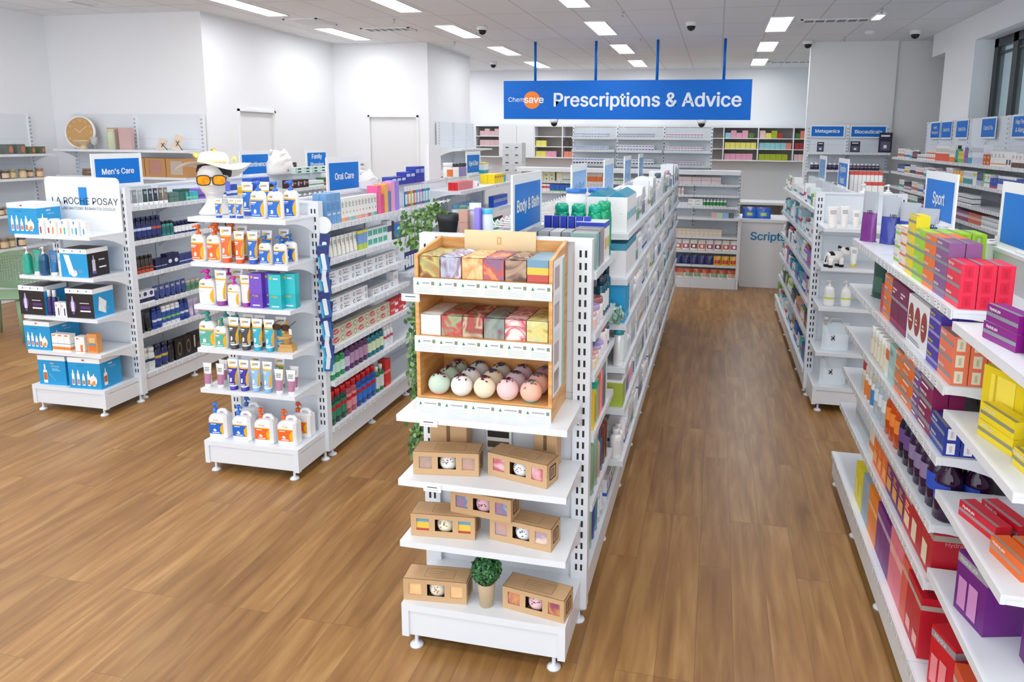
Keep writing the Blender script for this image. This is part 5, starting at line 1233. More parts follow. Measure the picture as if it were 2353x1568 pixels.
def bag(name, w, d, h, col, loc, rz, lab, mark=True, seed=1):
    rnd = random.Random(seed); m = MB(); rings = []; n = 28
    for i, (t, s) in enumerate(((0,.96),(.02,1),(.12,1.03),(.25,1.04),(.38,1.0),(.5,.98),(.6,.92),(.7,.88),(.78,.8),(.86,.70),(.93,.64),(1.0,.45))):
        rings.append([(w/2*s*math.cos(2*PI*j/n)*(1+rnd.uniform(-.10,.08)*(t > .1)*(.5+t)), d/2*s*math.sin(2*PI*j/n)*(1+rnd.uniform(-.22,.22)*(t > .1)*(.4+t)), h*t*(1+rnd.uniform(-.09,.07)*(t > .6))) for j in range(n)])
    m.loft(rings, mat(col,.5))
    for k in (-.3,.25): m.tube([(w*k-.02,0,h*.85),(w*k-.01,-.01,h*1.06),(w*k+.03,.0,h*1.02),(w*k+.035,.01,h*.85)], [.012,.014,.013,.01], mat(col,.5), 7)
    if mark: m.quad(((-.015,-d/2*1.08,h*.12),(.02,-d/2*1.08,h*.12),(.0025,-d/2*1.08,h*.24)), C('#c0392f'))
    tag(obj(name, m, None, loc, rz), lab, 'bag')
bag('plastic_bag', .42,.2,.24,'#f6f4f1',(-4.6,6.95,1.652),PI/2,'crumpled white carrier bag on top of the leftmost run',seed=4)
bag('plastic_bag', .26,.15,.13,'#f4f4f5',(-2.69,5.20,1.652),PI/2,'small crumpled white bag right of the Oral Care sign',False,9)
bag('plastic_bag', .34,.18,.16,'#f1eff0',(-4.445,7.78,1.51),PI/2,'white bag behind the Oral Care sign',True,12)
# ---------- Oral care run
XB = -2.33
loc = "on the Oral Care run's top shelf"
lb = carton(.055,.045,.19,'#6fa3d4',bands=((.75,.76,'#9fc4e6'),),deco=((.1,.45,.9,.7,'#5588c0','l',5),(.15,.3,.85,.36,'#c9dff2')))
def floral(c): return carton(.042,.04,.15,'#f0efec',bands=((0,.16,c),),deco=((.35,.32,.7,.44,c,'c'),(.15,.6,.85,.85,'#8a8f8c','l',4)))
seqy(XB, 1, 1.51, loc, (4.01, (lb,3,'light blue tall carton',dict(deep=2))), (4.19, *[(floral(c),1,'white toothpaste carton with %s fruit' % n_) for c, n_ in (('#f0b070','amber'),('#e89a8a','coral'),('#9fc9c0','sage'),('#8fc0c8','aqua'),('#e8b48c','apricot'),('#f0a89a','rose'),('#d8a090','clay'),('#e8b0a8','blush'),('#c86a70','cherry'),('#9fc8b8','mint'),('#5fb8a8','jade'))]),
    (4.70, (carton(.055,.08,.20,'#ec5f9a',bands=((.68,.69,'#f59cc4'),),deco=((.4,.3,.6,.9,'#f4a8c8','l',8),)),1,'hot pink tall box'), (carton(.045,.05,.135,'#d8507e',deco=((.4,.2,.6,.8,'#f090b0','l',5),)),1,'short rose pink box'), (carton(.06,.08,.205,'#f0b45a',deco=((.4,.3,.6,.9,'#f8d49a','l',8),)),1,'apricot tall box'), (carton(.045,.05,.15,'#5f7fbe'),1,'short steel blue box'), (carton(.065,.08,.215,'#ee9ec8',deco=((.4,.3,.6,.9,'#f8c8e0','l',8),)),1,'lilac pink tall box'), (carton(.07,.08,.22,'#9a86e0',deco=((.45,.3,.6,.9,'#c0b4f0','l',8),)),1,'violet tall box')))
seqy(-2.36, 1, 1.512, 'on hooks past the violet box', (5.22, *[(card(.055,.16,c,((0,.75,1,1,'#e9edf2'),(.2,.1,.8,.6,c2)),blister=c3),1,'hanging %s toothbrush card' % n_) for c, c2, c3, n_ in (('#1f7ac0','#49b0e0','#cfe8f5','blue'),('#d8404a','#f0a040','#f3e0c0','red'),('#9fbf3a','#e8e060','#e8f0c0','lime'),('#b82f6a','#e070a0','#f0c8dc','magenta'),('#1f9ad0','#49d0e0','#cff0f5','cyan'),('#d05a90','#40b0c0','#e8d0e0','pink'),('#2f6ad0','#60a0f0','#d0e0f8','royal blue'),('#20a890','#80e0c0','#d0f5e8','green'),('#1f8ac8','#f08080','#cfe8f5','sky blue'))]))
wt_ = squeeze_tube(.05,.13,'#f1efe8','#d8d8d2','#efece2',sun=False,caph=.06,low='#8a8f6a')
seqy(XB, 1, 1.295, "on the Oral Care run's second shelf", (4.03, (wt_,7,'off white toothpaste tube'), (carton(.06,.05,.13,'#7ea4d8',bands=((0,.3,'#b9d04a'),(.85,1,'#f0e03a'))),2,'children toothpaste carton with yellow top'), (carton(.075,.05,.063,'#e6eef2',deco=((.1,.2,.5,.8,'#40b0b0'),(.55,.2,.9,.8,'#4fb070'))),4,'green and white kids carton',dict(stack=2)), (carton(.07,.05,.15,'#e9e9ec',bands=((.45,.75,'#4a3f7a'),)),1,'white box with purple band'), (carton(.04,.04,.14,'#24282a'),1,'black slim box'), (carton(.14,.08,.11,'#1a7ac8',bands=((0,.12,'#123a6a'),)),1,'glossy blue box'), (carton(.05,.08,.11,'#7a2f8a',bands=((.2,.5,'#1a7ac8'),)),2,'purple and blue box')))
tp = lambda c='#e9ebee', a='#3a4a68', b='#c04050': carton(.165,.05,.048,c,bands=(),deco=((.06,.2,.5,.45,a,'l',2),(.06,.62,.14,.8,b),(.2,.55,.6,.8,'#8a92a4','l',2),(.78,.2,.92,.8,'#5a6a80','c'),(.81,.3,.89,.7,c,'c')),sidetxt=())
seqy(XB, 1, 1.115, "on the Oral Care run's third shelf", (4.0, (tp(),6,'white toothpaste carton lying flat',dict(stack=2))))
seqy(XB, 1, .94, "on the Oral Care run's fourth shelf", (4.0, (tp('#f0f1f3','#2f3f5f'),3,'white whitening toothpaste carton',dict(stack=2)), .08, (tp('#f0f1f3','#2f3f5f'),2,'single white toothpaste carton'), (carton(.08,.06,.11,'#eceef2',deco=((.1,.5,.9,.8,'#c9a0a8','l',3),)),1,'white tall box at the end')))
colg = carton(.165,.05,.056,'#cfc8ae',bands=(),deco=((.06,.25,.6,.85,'#c9202c','c'),(.74,.15,.95,.85,'#8f9a70','c'),(.79,.3,.9,.7,'#f0ead0','c')),txt=(('Colgate',.032,.33,.55,'#ffffff',.12),))
colr = carton(.14,.05,.056,'#d01f2c',bands=(),deco=((.6,.1,1,.5,'#f0f0f0'),),txt=(('Colgate',.03,.38,.62,'#ffffff',.05),))
seqy(XB, 1, .73, "on the Oral Care run's fifth shelf", (4.0, (colg,5,'beige toothpaste carton with red oval',dict(stack=2)), (colr,2,'red toothpaste carton',dict(stack=2))))
mw = lambda c, cap, lab, h=.17, cl=True, r=.03: bottle(r,h,c,cap,label=lab,neck=.5,capr=.5,ry=.75,clear=cl,caph=.14,lz=(.2,.6))
seqy(XB, 1, .51, "on the Oral Care run's sixth shelf", (3.99, (mw('#2fae6a','#3a4a44','#c9f0dc'),3,'bright green mouthwash bottle',dict(deep=1)), (mw('#7a3f9a','#4a2f5a','#d8c8e8'),1,'violet mouthwash bottle'), (mw('#6a2f6a','#4a2a4c','#b890b4',.185),4,'dark purple mouthwash bottle',dict(deep=2)), (mw('#128a9a','#20606c','#d8e8c0',.17),4,'teal mouthwash bottle',dict(deep=1)), (bottle(.024,.16,'#f0f0f2','#f0f0f2',label='#dfe3ea',lab2='#c8404c',neck=.6,capr=.7),3,'white mouth rinse bottle')))
plax = lambda c, l2='#e02f30': bottle(.033,.22,c,'#d81f26',label=c,lab2=l2,neck=.72,capr=.72,ry=.8,clear=False,caph=.2,lz=(.0,.14),pw=2.4)
def plaxc(c, lb_): 
    p = bottle(.034,.225,c,'#dd1f28',label=lb_,lab2='#c8202c',neck=.7,capr=.7,ry=.8,clear=True,caph=.2,lz=(.18,.62),pw=2.4); return p
seqy(-2.345, 1, .2, 'on the base of the Oral Care run', (3.99, (plaxc('#1f5a4a','#2f8a6a'),3,'dark green red capped mouthwash bottle'), (plaxc('#d86a7a','#e89aa4'),2,'pink red capped mouthwash bottle'), (plaxc('#1f5ac0','#2f78d8'),4,'blue red capped mouthwash bottle'), (bottle(.032,.19,'#2f9a5a','#f0f2f2',label='#dfe8e0',neck=.45,capr=.5,clear=True,ry=.8),2,'green bottle with white cap'), (carton(.09,.06,.2,'#d83030',bands=((.5,.6,'#f0a0a0'),)),1,'red box at the end')))
# toothbrush cards and wire basket items beyond
seqy(-2.36, 1, 1.01, 'hanging past the toothpaste cartons', (5.2, *[(card(.05,.18,'#1c2f66',((0,.8,1,1,'#dfe5ee'),),blister='#dfeaf5'),1,'dark blue hanging brush card, %s of five' % o_) for o_ in ('first','second','third','fourth','last')], (card(.06,.16,'#1f8a6a',((0,.7,1,1,'#e8f0ec'),),blister='#c8f0e0'),2,'green hanging floss card')))
# far right part of the run: red boxes, blue topped bottles, yellow boxes
seqy(-2.36, 1, 1.56, 'on the far Oral Care run, top shelf', (6.40, (carton(.034,.03,.075,'#d8262c',deco=((.25,.0,.6,1,'#f4e8e8'),)),12,'small red and white carton',dict(deep=3)),), (6.96, (carton(.06,.06,.06,'#f1f1f4',deco=((.2,.2,.8,.6,'#c8a0b0'),)),1,'small white box beside the red cartons'),), (7.55, (carton(.085,.08,.1,'#f4d810',deco=((.2,.6,.8,.8,'#e06a20'),)),4,'bright yellow carton',dict(deep=2)), (carton(.08,.08,.1,'#3aa8c8',bands=((.8,1,'#e8e03a'),)),1,'aqua carton with yellow top')))
put(bottle(.026,.11,'#3a5fc0','#f0f0f2',label='#dfe6f5',neck=.6,capr=.7), (-2.40,6.72,1.64), PI/2, 'white capped blue bottle above the red cartons') if 0 else None
seqy(-2.36, 1, 1.3, 'on the far Oral Care run, second shelf', (6.38, (bottle(.034,.13,'#eef2f4','#5f9fc0',label='#dfe8ec',neck=.9,capr=.92,caph=.32),8,'white bottle with steel blue lid'),), (7.52, (carton(.05,.06,.12,'#1f5ad0',deco=((.2,.4,.8,.7,'#c8d8f8'),)),10,'royal blue carton')))
seqy(-2.36, 1, 1.05, 'on the far Oral Care run, third shelf', (6.38, (carton(.05,.05,.12,'#e9edf0',bands=((.4,.7,'#8fb0c8'),)),9,'white and blue grey carton'),), (7.52, (bottle(.024,.13,'#2a9a6a','#206a4a',label='#c8f0d8'),5,'small green bottle'), (bottle(.024,.13,'#c8408a','#a02f6a',label='#f0c8dc'),3,'small magenta bottle')))
loc = 'stacked on top of the Oral Care run'
dkb = carton(.09,.06,.045,'#1f3aa8',deco=((.1,.3,.9,.6,'#5f7ad8'),))
seqy(-2.62, 1, 1.652, loc, (5.55, (carton(.09,.09,.07,'#1d3ba6',deco=((.1,.5,.9,.8,'#c9d4f4'),)),3,'low royal blue pad pack'),), (5.83, (carton(.095,.09,.10,'#1a38b0',deco=((.1,.6,.9,.85,'#c9d4f4'),)),2,'mid height royal blue pad pack'),), (6.03, (carton(.1,.09,.14,'#1733a8',deco=((.1,.6,.9,.85,'#8fa4e4'),)),2,'tall royal blue pad pack')))
put(carton(.3,.03,.33,'#eceef1'), (-2.69,6.60,1.652), PI/2, 'blank white upright board on top of the Oral Care run', cat='board')
S2 = lambda p, x, y, z, lab: put(p, (x,y,z), PI/2, lab)
S2(jar(.05,.15,'#f3f2f0','#e9e9ea',label='#f0803c'), -2.66,6.90,1.652, 'white tub with orange label near the Eye and Ear sign')
S2(jar(.05,.14,'#f3f2f0','#2a2c30'), -2.66,7.08,1.652, 'white tub with black lid near the Eye and Ear sign')
S2(jar(.06,.14,'#8a7aa8','#2a2c30'), -2.66,7.28,1.652, 'mauve tub with black lid left of the Eye and Ear sign')
S2(carton(.16,.08,.12,'#eef4f6',bands=((0,.3,'#2fa8b8'),(.85,1,'#f0d83a'))), -2.66,8.02,1.652, 'white and aqua carton right of the Eye and Ear sign')
# ---------- middle run, right side
rnd = random.Random(21)
XC1, XC2 = -.456, -.402
Y1 = 2.87
def s3(front, z, where, *g): seqy(front, 1, z, where, *g)
s3(XC1, 1.52, "on the middle run's first bay, top shelf", (Y1, (carton(.03,.11,.15,'#8fb0a6',top='#9a9da2'),1,'sage green slim carton, first of the grey topped row',), (carton(.025,.11,.15,'#a9c0b8',top='#9a9da2'),1,'pale green slim carton in the grey topped row'), (carton(.04,.11,.15,'#4f7ab0',top='#8f9297'),1,'blue slim carton in the grey topped row'), (carton(.05,.11,.155,'#a89a94',top='#8f9297'),2,'taupe slim carton in the grey topped row'), .012,
    (carton(.07,.13,.17,'#f2f2f0',bands=((.86,1,'#1f3fc0'),),deco=((.2,.3,.8,.6,'#e9c04a'),)),2,'white carton with cobalt top'), .01, (spray_can(.034,.25,'#0f9a6c','#18a878','#12a070'),1,'tall green can')))
for i, x in enumerate((-.70,-.62,-.54)):
    put(spray_can(.036,.235,'#12a478','#12b088'), (x,3.27,1.52), 0, '%s emerald green can in the front bay, top shelf' % ('left','middle','right')[i])
for i in range(6): put(carton(.03,.03,.19,'#2038b8',deco=((0,0,.06,1,'#f0f0f2'),)), (-.735+.036*i,3.14,1.52), 0, '%s cobalt box behind the grey topped cartons' % place_word(i,6,'x'))
for i in range(4): put(carton(.045,.13,.15,('#a3a7ab','#9da1a6','#b2b4b6','#8d9196')[i]), (-.745+.05*i,2.95,1.52), 0, '%s grey slim carton at the near end of the middle run' % place_word(i,4,'x'))
s3(XC1, 1.262, "on the middle run's first bay, second shelf", (Y1, (jar(.04,.075,'#f0e9ea','#e8b8bc',label='#f0c8b8'),1,'pink lidded candle jar'), (jar(.04,.085,'#f3f0f0','#b8a8d8',label='#e9e0f0'),1,'lilac lidded candle jar'), (jar(.045,.10,'#f4f2f0','#a86a6e',label='#f3e8e0'),1,'white jar with dusty red lid'), (bottle(.024,.17,'#14546c','#103c50',label='#dfe8ec',neck=.6,capr=.7),3,'dark teal bottle'), (bottle(.022,.2,'#0f5a70','#0f4458',label='#1a6a84',neck=.6,capr=.7),1,'tall dark teal bottle')))
s3(XC1, 1.262, "stacked on the lids of the first bay", ) 
s3(XC1, 1.088, "on the middle run's first bay, third shelf", (Y1, (jar(.035,.06,'#f4f1ef','#eab4b4',label='#f3d8b0'),2,'small jar with pink lid'), (jar(.035,.06,'#f4f1ef','#b4a8e0',label='#f0e8f0'),2,'small jar with lilac lid'), (bottle(.026,.11,'#f3f2f3','#a06068',label='#f0e8ea',neck=.7,capr=.8),2,'white bottle with maroon cap'), (bottle(.022,.12,'#1a5f78','#14485c',label='#e8f0f2'),1,'teal slim bottle')))
s3(XC1, .822, "on the middle run's first bay, fourth shelf", (Y1, (carton(.07,.07,.16,'#f0d03c',bands=((0,.1,'#f4dc6a'),),deco=((.6,.1,1,.9,'#e8a83c'),)),1,'bright yellow carton'), (carton(.06,.08,.19,'#8ac4a8',bands=((.85,1,'#1fa8a0'),)),1,'mint and teal carton'), (carton(.05,.08,.2,'#f08a5a',bands=((.8,1,'#f06a3a'),)),1,'orange carton'), (carton(.04,.08,.2,'#f0b0b4',bands=((.8,1,'#f4c4c6'),)),1,'pink carton'), (carton(.04,.08,.21,'#e8606a'),1,'coral red carton'), (carton(.06,.08,.21,'#2f8ac0',bands=((0,.7,'#3a6a9a'),)),1,'blue carton'), (carton(.05,.08,.22,'#e0e8c8'),1,'pale green carton')))
bigp = lambda c, cap, h=.26: pump_bottle(.085,.085,h,c,cap,'',kind='p',bodyh=.86)
s3(XC1, .51, "on the middle run's first bay, fifth shelf", (Y1, (bottle(.045,.27,'#7fa88a','#7fa88a',neck=.7,capr=.6,caph=.12),1,'large sage green bottle'), (bottle(.045,.28,'#8ab49a','#8ab49a',neck=.7,capr=.6,caph=.12),1,'tall sage green bottle behind'), (bottle(.03,.22,'#c8a49a','#c09a90',neck=.6,capr=.7),1,'dusty pink bottle'), (bottle(.034,.2,'#1f5a90','#1f5a90',neck=.6,capr=.7),1,'deep blue bottle'), (bottle(.036,.25,'#6a2f28','#4a2420',neck=.5,capr=.6),2,'brown bottle')))
s3(-.475, .2, "on the middle run's first bay, base", (Y1-.01, (bottle(.045,.28,'#86a886','#86a886',neck=.7,capr=.6,caph=.12),1,'large moss green bottle'), (bottle(.045,.29,'#8cc4b0','#8cc4b0',neck=.7,capr=.6,caph=.12),1,'tall seafoam bottle'), (bottle(.036,.26,'#1f3fa8','#1a3690',neck=.6,capr=.7),1,'cobalt bottle'), (bottle(.036,.27,'#1f9aa0','#1a8a90',neck=.6,capr=.7),1,'turquoise bottle'), (bottle(.035,.2,'#c8d4ec','#dfe6f4',neck=.6,capr=.7,label='#e8eef8'),2,'pale blue bottle')))
# front right: the lowest white tubes seen under the fifth shelf in the photo
# second bay onwards: mostly white health packs
tealpk = carton(.055,.22,.165,'#f5f6f8',bands=((.0,.012,'#c9ced4'),))
def tealpack():
    w, d, h = .062, .098, .2; m = MB(); m.box(-w/2,-d/2,0,w/2,d/2,h*.86,C('#f3f5f8')); k = C('#1f8fb0')
    m.quad([(-w/2,-d/2,h*.86),(w/2,-d/2,h*.86),(w/2,0,h),(-w/2,0,h)], k); m.quad([(w/2,d/2,h*.86),(-w/2,d/2,h*.86),(-w/2,0,h),(w/2,0,h)], k)
    for s in (-1,1): m.quad([(s*w/2,-d/2,h*.86),(s*w/2,d/2,h*.86),(s*w/2,0,h)], k); m.rectx(-d*.3,h*.45,-d*.1,h*.46,s*(w/2+.0005),GREYT)
    m.rectx(-.001,0,.001,h*.86,w/2+.0006,GREYT); m.rect(-w*.3,h*.3,w*.3,h*.5,-d/2-.0006,C('#4fb0cc'))
    return Proto('nappy_pack','packet',w,d,h,m)
TP = tealpack()
row('y', XC2, 1.604, 3.44, TP, 'white gable topped pack with teal roof', "on the middle run's second bay", n=6, face=1, deep=2)
row('y', XC2, 1.38, 3.46, TP, 'white pack with teal roof', "on the middle run's second bay, lower shelf", n=6, face=1) if 0 else row('y', XC2, 1.38, 3.44, carton(.06,.1,.17,'#f2f4f7',top='#4fa8c4',bands=((.8,1,'#3f9cbc'),)), 'white carton with teal top', "on the middle run's second bay, lower shelf", n=7, face=1, deep=2)
for i, (x, y) in enumerate(((-.70,3.62),(-.60,3.70))):
    put(jar(.055,.2,'#eef2f6','#2f78d0',label='#dfe9ee',lidh=.12,name='tub',cat='tub'), (x,y,1.604), 0, '%s white tub with blue lid behind the teal roofed packs' % ('left','right')[i])
put(carton(.12,.2,.24,'#1ea2d8',bands=((.0,.03,'#f0f4f8'),),deco=((.1,.1,.9,.35,'#58c0e8'),)), (XC2-.11,3.50,1.155-.44+.0), PI/2, 'bright blue tall pack in the second bay') if 0 else None
row('y', XC2, 1.155, 3.44, carton(.09,.12,.19,'#1ea4dc',deco=((.1,.1,.9,.25,'#7ad0f0'),)), 'bright cyan pack', "on the middle run's second bay", n=2, face=1)
m = MB(); leafball(m, (0,0,.055), .05, 260, .014, ('#9cc4b4','#86b4a2','#b4d4c6'), 33, inner=.6)
tag(obj('bath_puff', m, None, (XC2-.06,3.38,1.155)), 'mint green bath puff at the near end of the second bay', 'bath puff')
row('y', XC2, .934, 3.43, spray_can(.028,.19,'#f2f4f6','#1fa8b4','#dff0f2'), 'white can with turquoise cap', "on the middle run's second bay", n=3, face=1)
row('y', XC2, .716, 3.44, carton(.05,.12,.14,'#f2f4f6',bands=((.0,.9,'#a8bc4a'),)), 'olive green carton', "on the middle run's second bay", n=2, face=1)
WK = ['#f4f5f8','#eef1f6','#f2f4f7','#e9edf3','#f5f3f0','#eaf0f4']; AC = ['#2f62c0','#3a9ac0','#7a4fa8','#b9bec6','#5a6470','#2fa080','#8fc04a','#c9ced6','#a8b4c4','#d89a4a','#c9ced6','#b9c4d4','#9aa4b4','#e0a0b0','#4a5ab0']
kinds = []
for i in range(30):
    c, a = WK[i % 6], AC[i % 15]; h = .12+.018*(i % 5); w = .042+.008*(i % 4)
    if i % 3 == 0: p = carton(w,.1,h,c,bands=((.25,.4,a),),deco=((.15,.55,.85,.8,a,'l',3),)); nm = 'white carton with %s band'
    elif i % 3 == 1: p = bottle(w*.55,h,c,('#f0f2f4',a)[i % 2],label=a if i % 4 == 1 else '#dfe4ea',neck=.5,capr=.6,simple=True); nm = 'white bottle with %s cap' if i % 2 else 'white bottle with %s label'
    else: p = carton(w*.8,.12,h+.02,c,name='slim_health_pack',deco=((.2,.1,.8,.45,a),(.2,.6,.8,.9,'#b9bec6','l',4)),bands=((.48,.52,a),)); nm = 'slim white pack with %s print'
    cn_ = ['blue','aqua','purple','silver','slate','green','lime','pale grey','grey blue','amber','light grey','ice blue','steel','pink','indigo'][i % 15]
    kinds.append((p, nm % cn_))
sh = {1.604:'top',1.38:'second',1.155:'third',.934:'fourth',.716:'fifth',.44:'sixth',.2:'base'}
bn = ['third','fourth','fifth','sixth','seventh','eighth','ninth']
for b_ in range(-1, 7):
    for z in (1.604,1.38,1.155,.934,.716,.44,.2):
        y = 3.43+.6*(b_+1)
        lim = y+.585
        if b_ == -1: y = {1.604:3.84,1.38:3.88,1.155:3.66,.934:3.62,.716:3.56,.44:3.43,.2:3.43}[z]
        where = 'in the middle run, %s bay, %s shelf' % ('second' if b_ < 0 else bn[b_], sh[z]) if z > .3 else 'on the base of the middle run, %s bay' % ('second' if b_ < 0 else bn[b_])
        used = set()
        while True:
            p, nm = kinds[rnd.randrange(30)]
            if nm in used: continue
            n = rnd.choice((2,3,3,4))
            n = min(n, int((lim-y)/(p.w+.003)))
            if n < 1: break
            used.add(nm); y = row('y', XC2 if z > .3 else -.47, z, y, p, nm, where, n=n, face=1)+rnd.choice((.004,.01))
            if lim-y < .04: break
# ---------- nearest right run (facing the aisle on its left)
XD = .792
def hyd(c, w=.145, h=.05, t='HydraLyte', stripe='#8a9298', tc='#f0f0f0', end='', endm=''):
    m = MB(); d = .052; m.box(-w/2,-d/2,0,w/2,d/2,h,C(c)); y = -d/2-.0005
    m.rect(-w/2,h*.34,w/2,h*.56,y,C(stripe)); m.text(t, h*.34, -w*.22, h*.76, y-.0004, C(tc), bold=.02)
    m.rect(-w*.45,h*.1,w*.1,h*.2,y,C(tc)) if h > .06 else None
    m.quad(((-w/2,-d/2+.002,h+.0004),(w/2,-d/2+.002,h+.0004),(w/2,-d/2+.014,h+.0004),(-w/2,-d/2+.014,h+.0004)), C(stripe))
    for s in (-1,1):
        x = s*(w/2+.0005)
        if end: m.rectx(-d*.3,h*.12,d*.22,h*.88,x,C(end)); m.rectx(-d*.12,h*.25,d*.05,h*.7,x*1.0006,C(endm or '#c9c4b4'))
    return Proto('sachet_box','box',w,d,h,m)
RS, OR, LM, YL, PU, AP, MR, NB, MV = '#ec2d4e','#f07a2e','#a4d820','#f0d820','#8a5a90','#ec7a5a','#8a1f5a','#1f3a9a','#7a3f86'
loc = 'on the nearest right run, top shelf'
seqy(XD, -1, 1.505, loc, (2.56, (hyd(RS,end='#e0183f',endm='#c81a38'),1,'coral red hydration box',dict(deep=3,stack=3)), (hyd(PU),1,'mauve hydration box',dict(deep=2,stack=4)), (hyd(OR),1,'orange hydration box on the top shelf',dict(deep=2,stack=4)), (hyd(LM,end='#84c41a'),1,'lime green hydration box',dict(deep=4,stack=4)), (hyd(YL,.12),1,'yellow hydration box',dict(deep=1,stack=5)), (hyd('#f0e4dc',.10,.045,stripe='#e8743c'),1,'white and orange sachet box',dict(deep=1,stack=4)), (hyd('#e8ece0',.10,.06,stripe='#9fc85a'),1,'white and green sachet box',dict(deep=2,stack=3))))
def upbag(c, c2, seed):
    p = pouch(.10,.27,.05,c,topcol='#c3c7cc',txt='up',tc='#2a3038',tsz=.045,name='protein_pouch'); return p
for i, (x, y, c, c2, n_) in enumerate(((.84,4.24,'#7a2f86','#f0f0f2','purple drink pouch with silver top, leftmost of four'),(.93,4.15,'#34409a','#3a5fd0','indigo drink pouch with silver top, second of four'),(1.0,4.05,'#2438a0','','blue drink pouch with silver top, third of four'),(1.05,3.90,'#1f3f98','','blue drink pouch with silver top, rightmost of four'))):
    put(pouch(.10,(.275,.255,.235,.22)[i],.055,c,topcol='#a9afb8',txt='up',tc='#2a3038',tsz=.042,name='drink_pouch'), (x,y,1.505), -.55 if i else -.9, n_)
seqy(XD, -1, 1.24, 'on the nearest right run, second shelf', (2.56, (hyd(AP,.15,.056,end='#e6e2cc',endm='#c9c2a0'),1,'apricot hydration box',dict(deep=3,stack=3)), (hyd('#4a38a8',.14,.05,stripe='#9a96c8',tc='#f0e040'),1,'indigo effervescent box',dict(deep=2,stack=4)), (carton(.30,.1,.195,'#eceef1',deco=((.05,.25,.30,.85,'#9a3f3a','c'),(.36,.25,.62,.85,'#9a3f3a','c'),(.68,.25,.94,.85,'#9a3f3a','c'),(.1,.45,.25,.6,'#f0e0dc','l',2),(.42,.45,.56,.6,'#f0e0dc','l',2),(.74,.45,.88,.6,'#f0e0dc','l',2),(.1,.06,.9,.16,'#9aa0a8','l',2))),1,'large white box with three brick red circles'), .005, (carton(.14,.09,.2,'#7a2450',bands=((.55,.62,'#9a96a0'),(.1,.14,'#c01f6a')),deco=((.1,.7,.7,.85,'#e0c8d4','l',2),)),2,'tall maroon carton'), (hyd(OR,.15,.05),1,'orange hydration box on the second shelf',dict(deep=1,stack=4)), (carton(.05,.05,.14,'#c8405a'),1,'slim red carton')))
for i, (y, z_) in enumerate(((3.98,0),(4.10,0),(4.22,0))):
    put(pouch(.10,.19,.035,'#24463c',panel='#3f6a58',name='dark_pouch'), (.86+.03*i,y,1.24), -PI/2+.4, '%s dark green pouch at the far end of the second shelf' % ('nearest','middle','farthest')[i])
seqy(XD, -1, .985, 'on the nearest right run, third shelf', (2.56, (hyd(NB,.16,.052,end='#f0f0f2',endm='#c9ccd8'),1,'navy blue hydration box',dict(deep=4,stack=2)), (hyd('#8a1a52',.16,.075,end=''),1,'magenta maroon hydration box',dict(deep=2,stack=3)), (hyd('#7a4a90',.09,.07),1,'violet hydration box',dict(deep=1,stack=3)), (hyd('#f0741e',.17,.07),1,'bright orange hydration box, third shelf',dict(deep=1,stack=3)), (hyd('#f07e2a',.12,.06),1,'second orange hydration stack, third shelf',dict(deep=1,stack=3)), (carton(.12,.08,.17,'#a8c8c0',deco=((.1,.2,.9,.4,'#c8dcd6'),(.1,.7,.5,.85,'#7fa89c'))),1,'pale teal carton'), (carton(.06,.08,.16,'#f0f0ea',bands=((.5,.8,'#e8703c'),)),1,'white and orange slim carton'), (jar(.034,.15,'#d8d0b8','#f2f2f0',label='#e4dcc4',name='tub',cat='tub'),5,'cream powder tub with green text')))
pet = lambda c, lab, h=.215, r=.04, cap='#6a3a8a': bottle(r,h,c,cap,label=lab,neck=.38,capr=.4,clear=True,caph=.1,shoulder=.3,lz=(.32,.6))
seqy(XD, -1, .735, 'on the nearest right run, fourth shelf', (2.56, (pet('#3a1440','#2a4fc0',.225,.045),2,'dark purple drink bottle with blue label',dict(deep=2)), (pet('#3a1c48','#8a7aa0'),3,'dark violet drink bottle'), (pet('#241a3a','#6a4a8a'),2,'blackberry drink bottle'), (pet('#e85a14','#f08a3a',cap='#e86a20'),3,'orange drink bottle'), (pet('#d8e4ea','#dfe8ee',cap='#dfe4e8'),3,'clear water bottle'), (jar(.036,.17,'#eceae4','#c8c2b4',label='#3f8ac8',name='tub',cat='tub'),1,'white powder tub with blue label'), (jar(.036,.17,'#eceae4','#d8d4c8',label='#e8843c',name='tub',cat='tub'),2,'white powder tub with orange label'), (jar(.036,.17,'#e0d8c4','#b8323c',label='#c8bea4',name='tub',cat='tub'),1,'beige powder tub with red lid')))
sach = lambda c, c2, w=.11, h=.185: carton(w,.13,h,c,bands=((.72,.84,'#b8b0a4'),),deco=((.15,.12,.85,.4,c2),(.2,.45,.8,.65,c2,'l',3),(.05,.88,.8,.96,'#f0e8e4')),sidetxt=())
redb = carton(.14,.2,.20,'#b8182a',bands=((.75,.86,'#a89a90'),),deco=((.15,.1,.6,.5,'#e8d8b8'),(.1,.9,.7,.96,'#f0e0e0')),sidetxt=(('HydraLyte',.03,.45,.7,'#e8a0a8'),))
seqy(XD, -1, .515, 'on the nearest right run, fifth shelf', (2.56, (redb,2,'crimson ice block carton'), (sach('#c81f30','#f0d8b0',.1),1,'red sachet carton'), (sach('#6a2272','#e8a84a',.1),3,'purple sachet carton with orange art'), (sach('#f06a20','#f8b060',.09),3,'orange sachet carton'), (box(.1,.15,'#e8dcc8',d=.1,bands=((.3,.5,'#e8843c'),)),1,'cream and orange carton'), (carton(.12,.1,.17,'#c8d4da',bands=((.4,.6,'#a8b8c2'),)),3,'clear grey pack')))
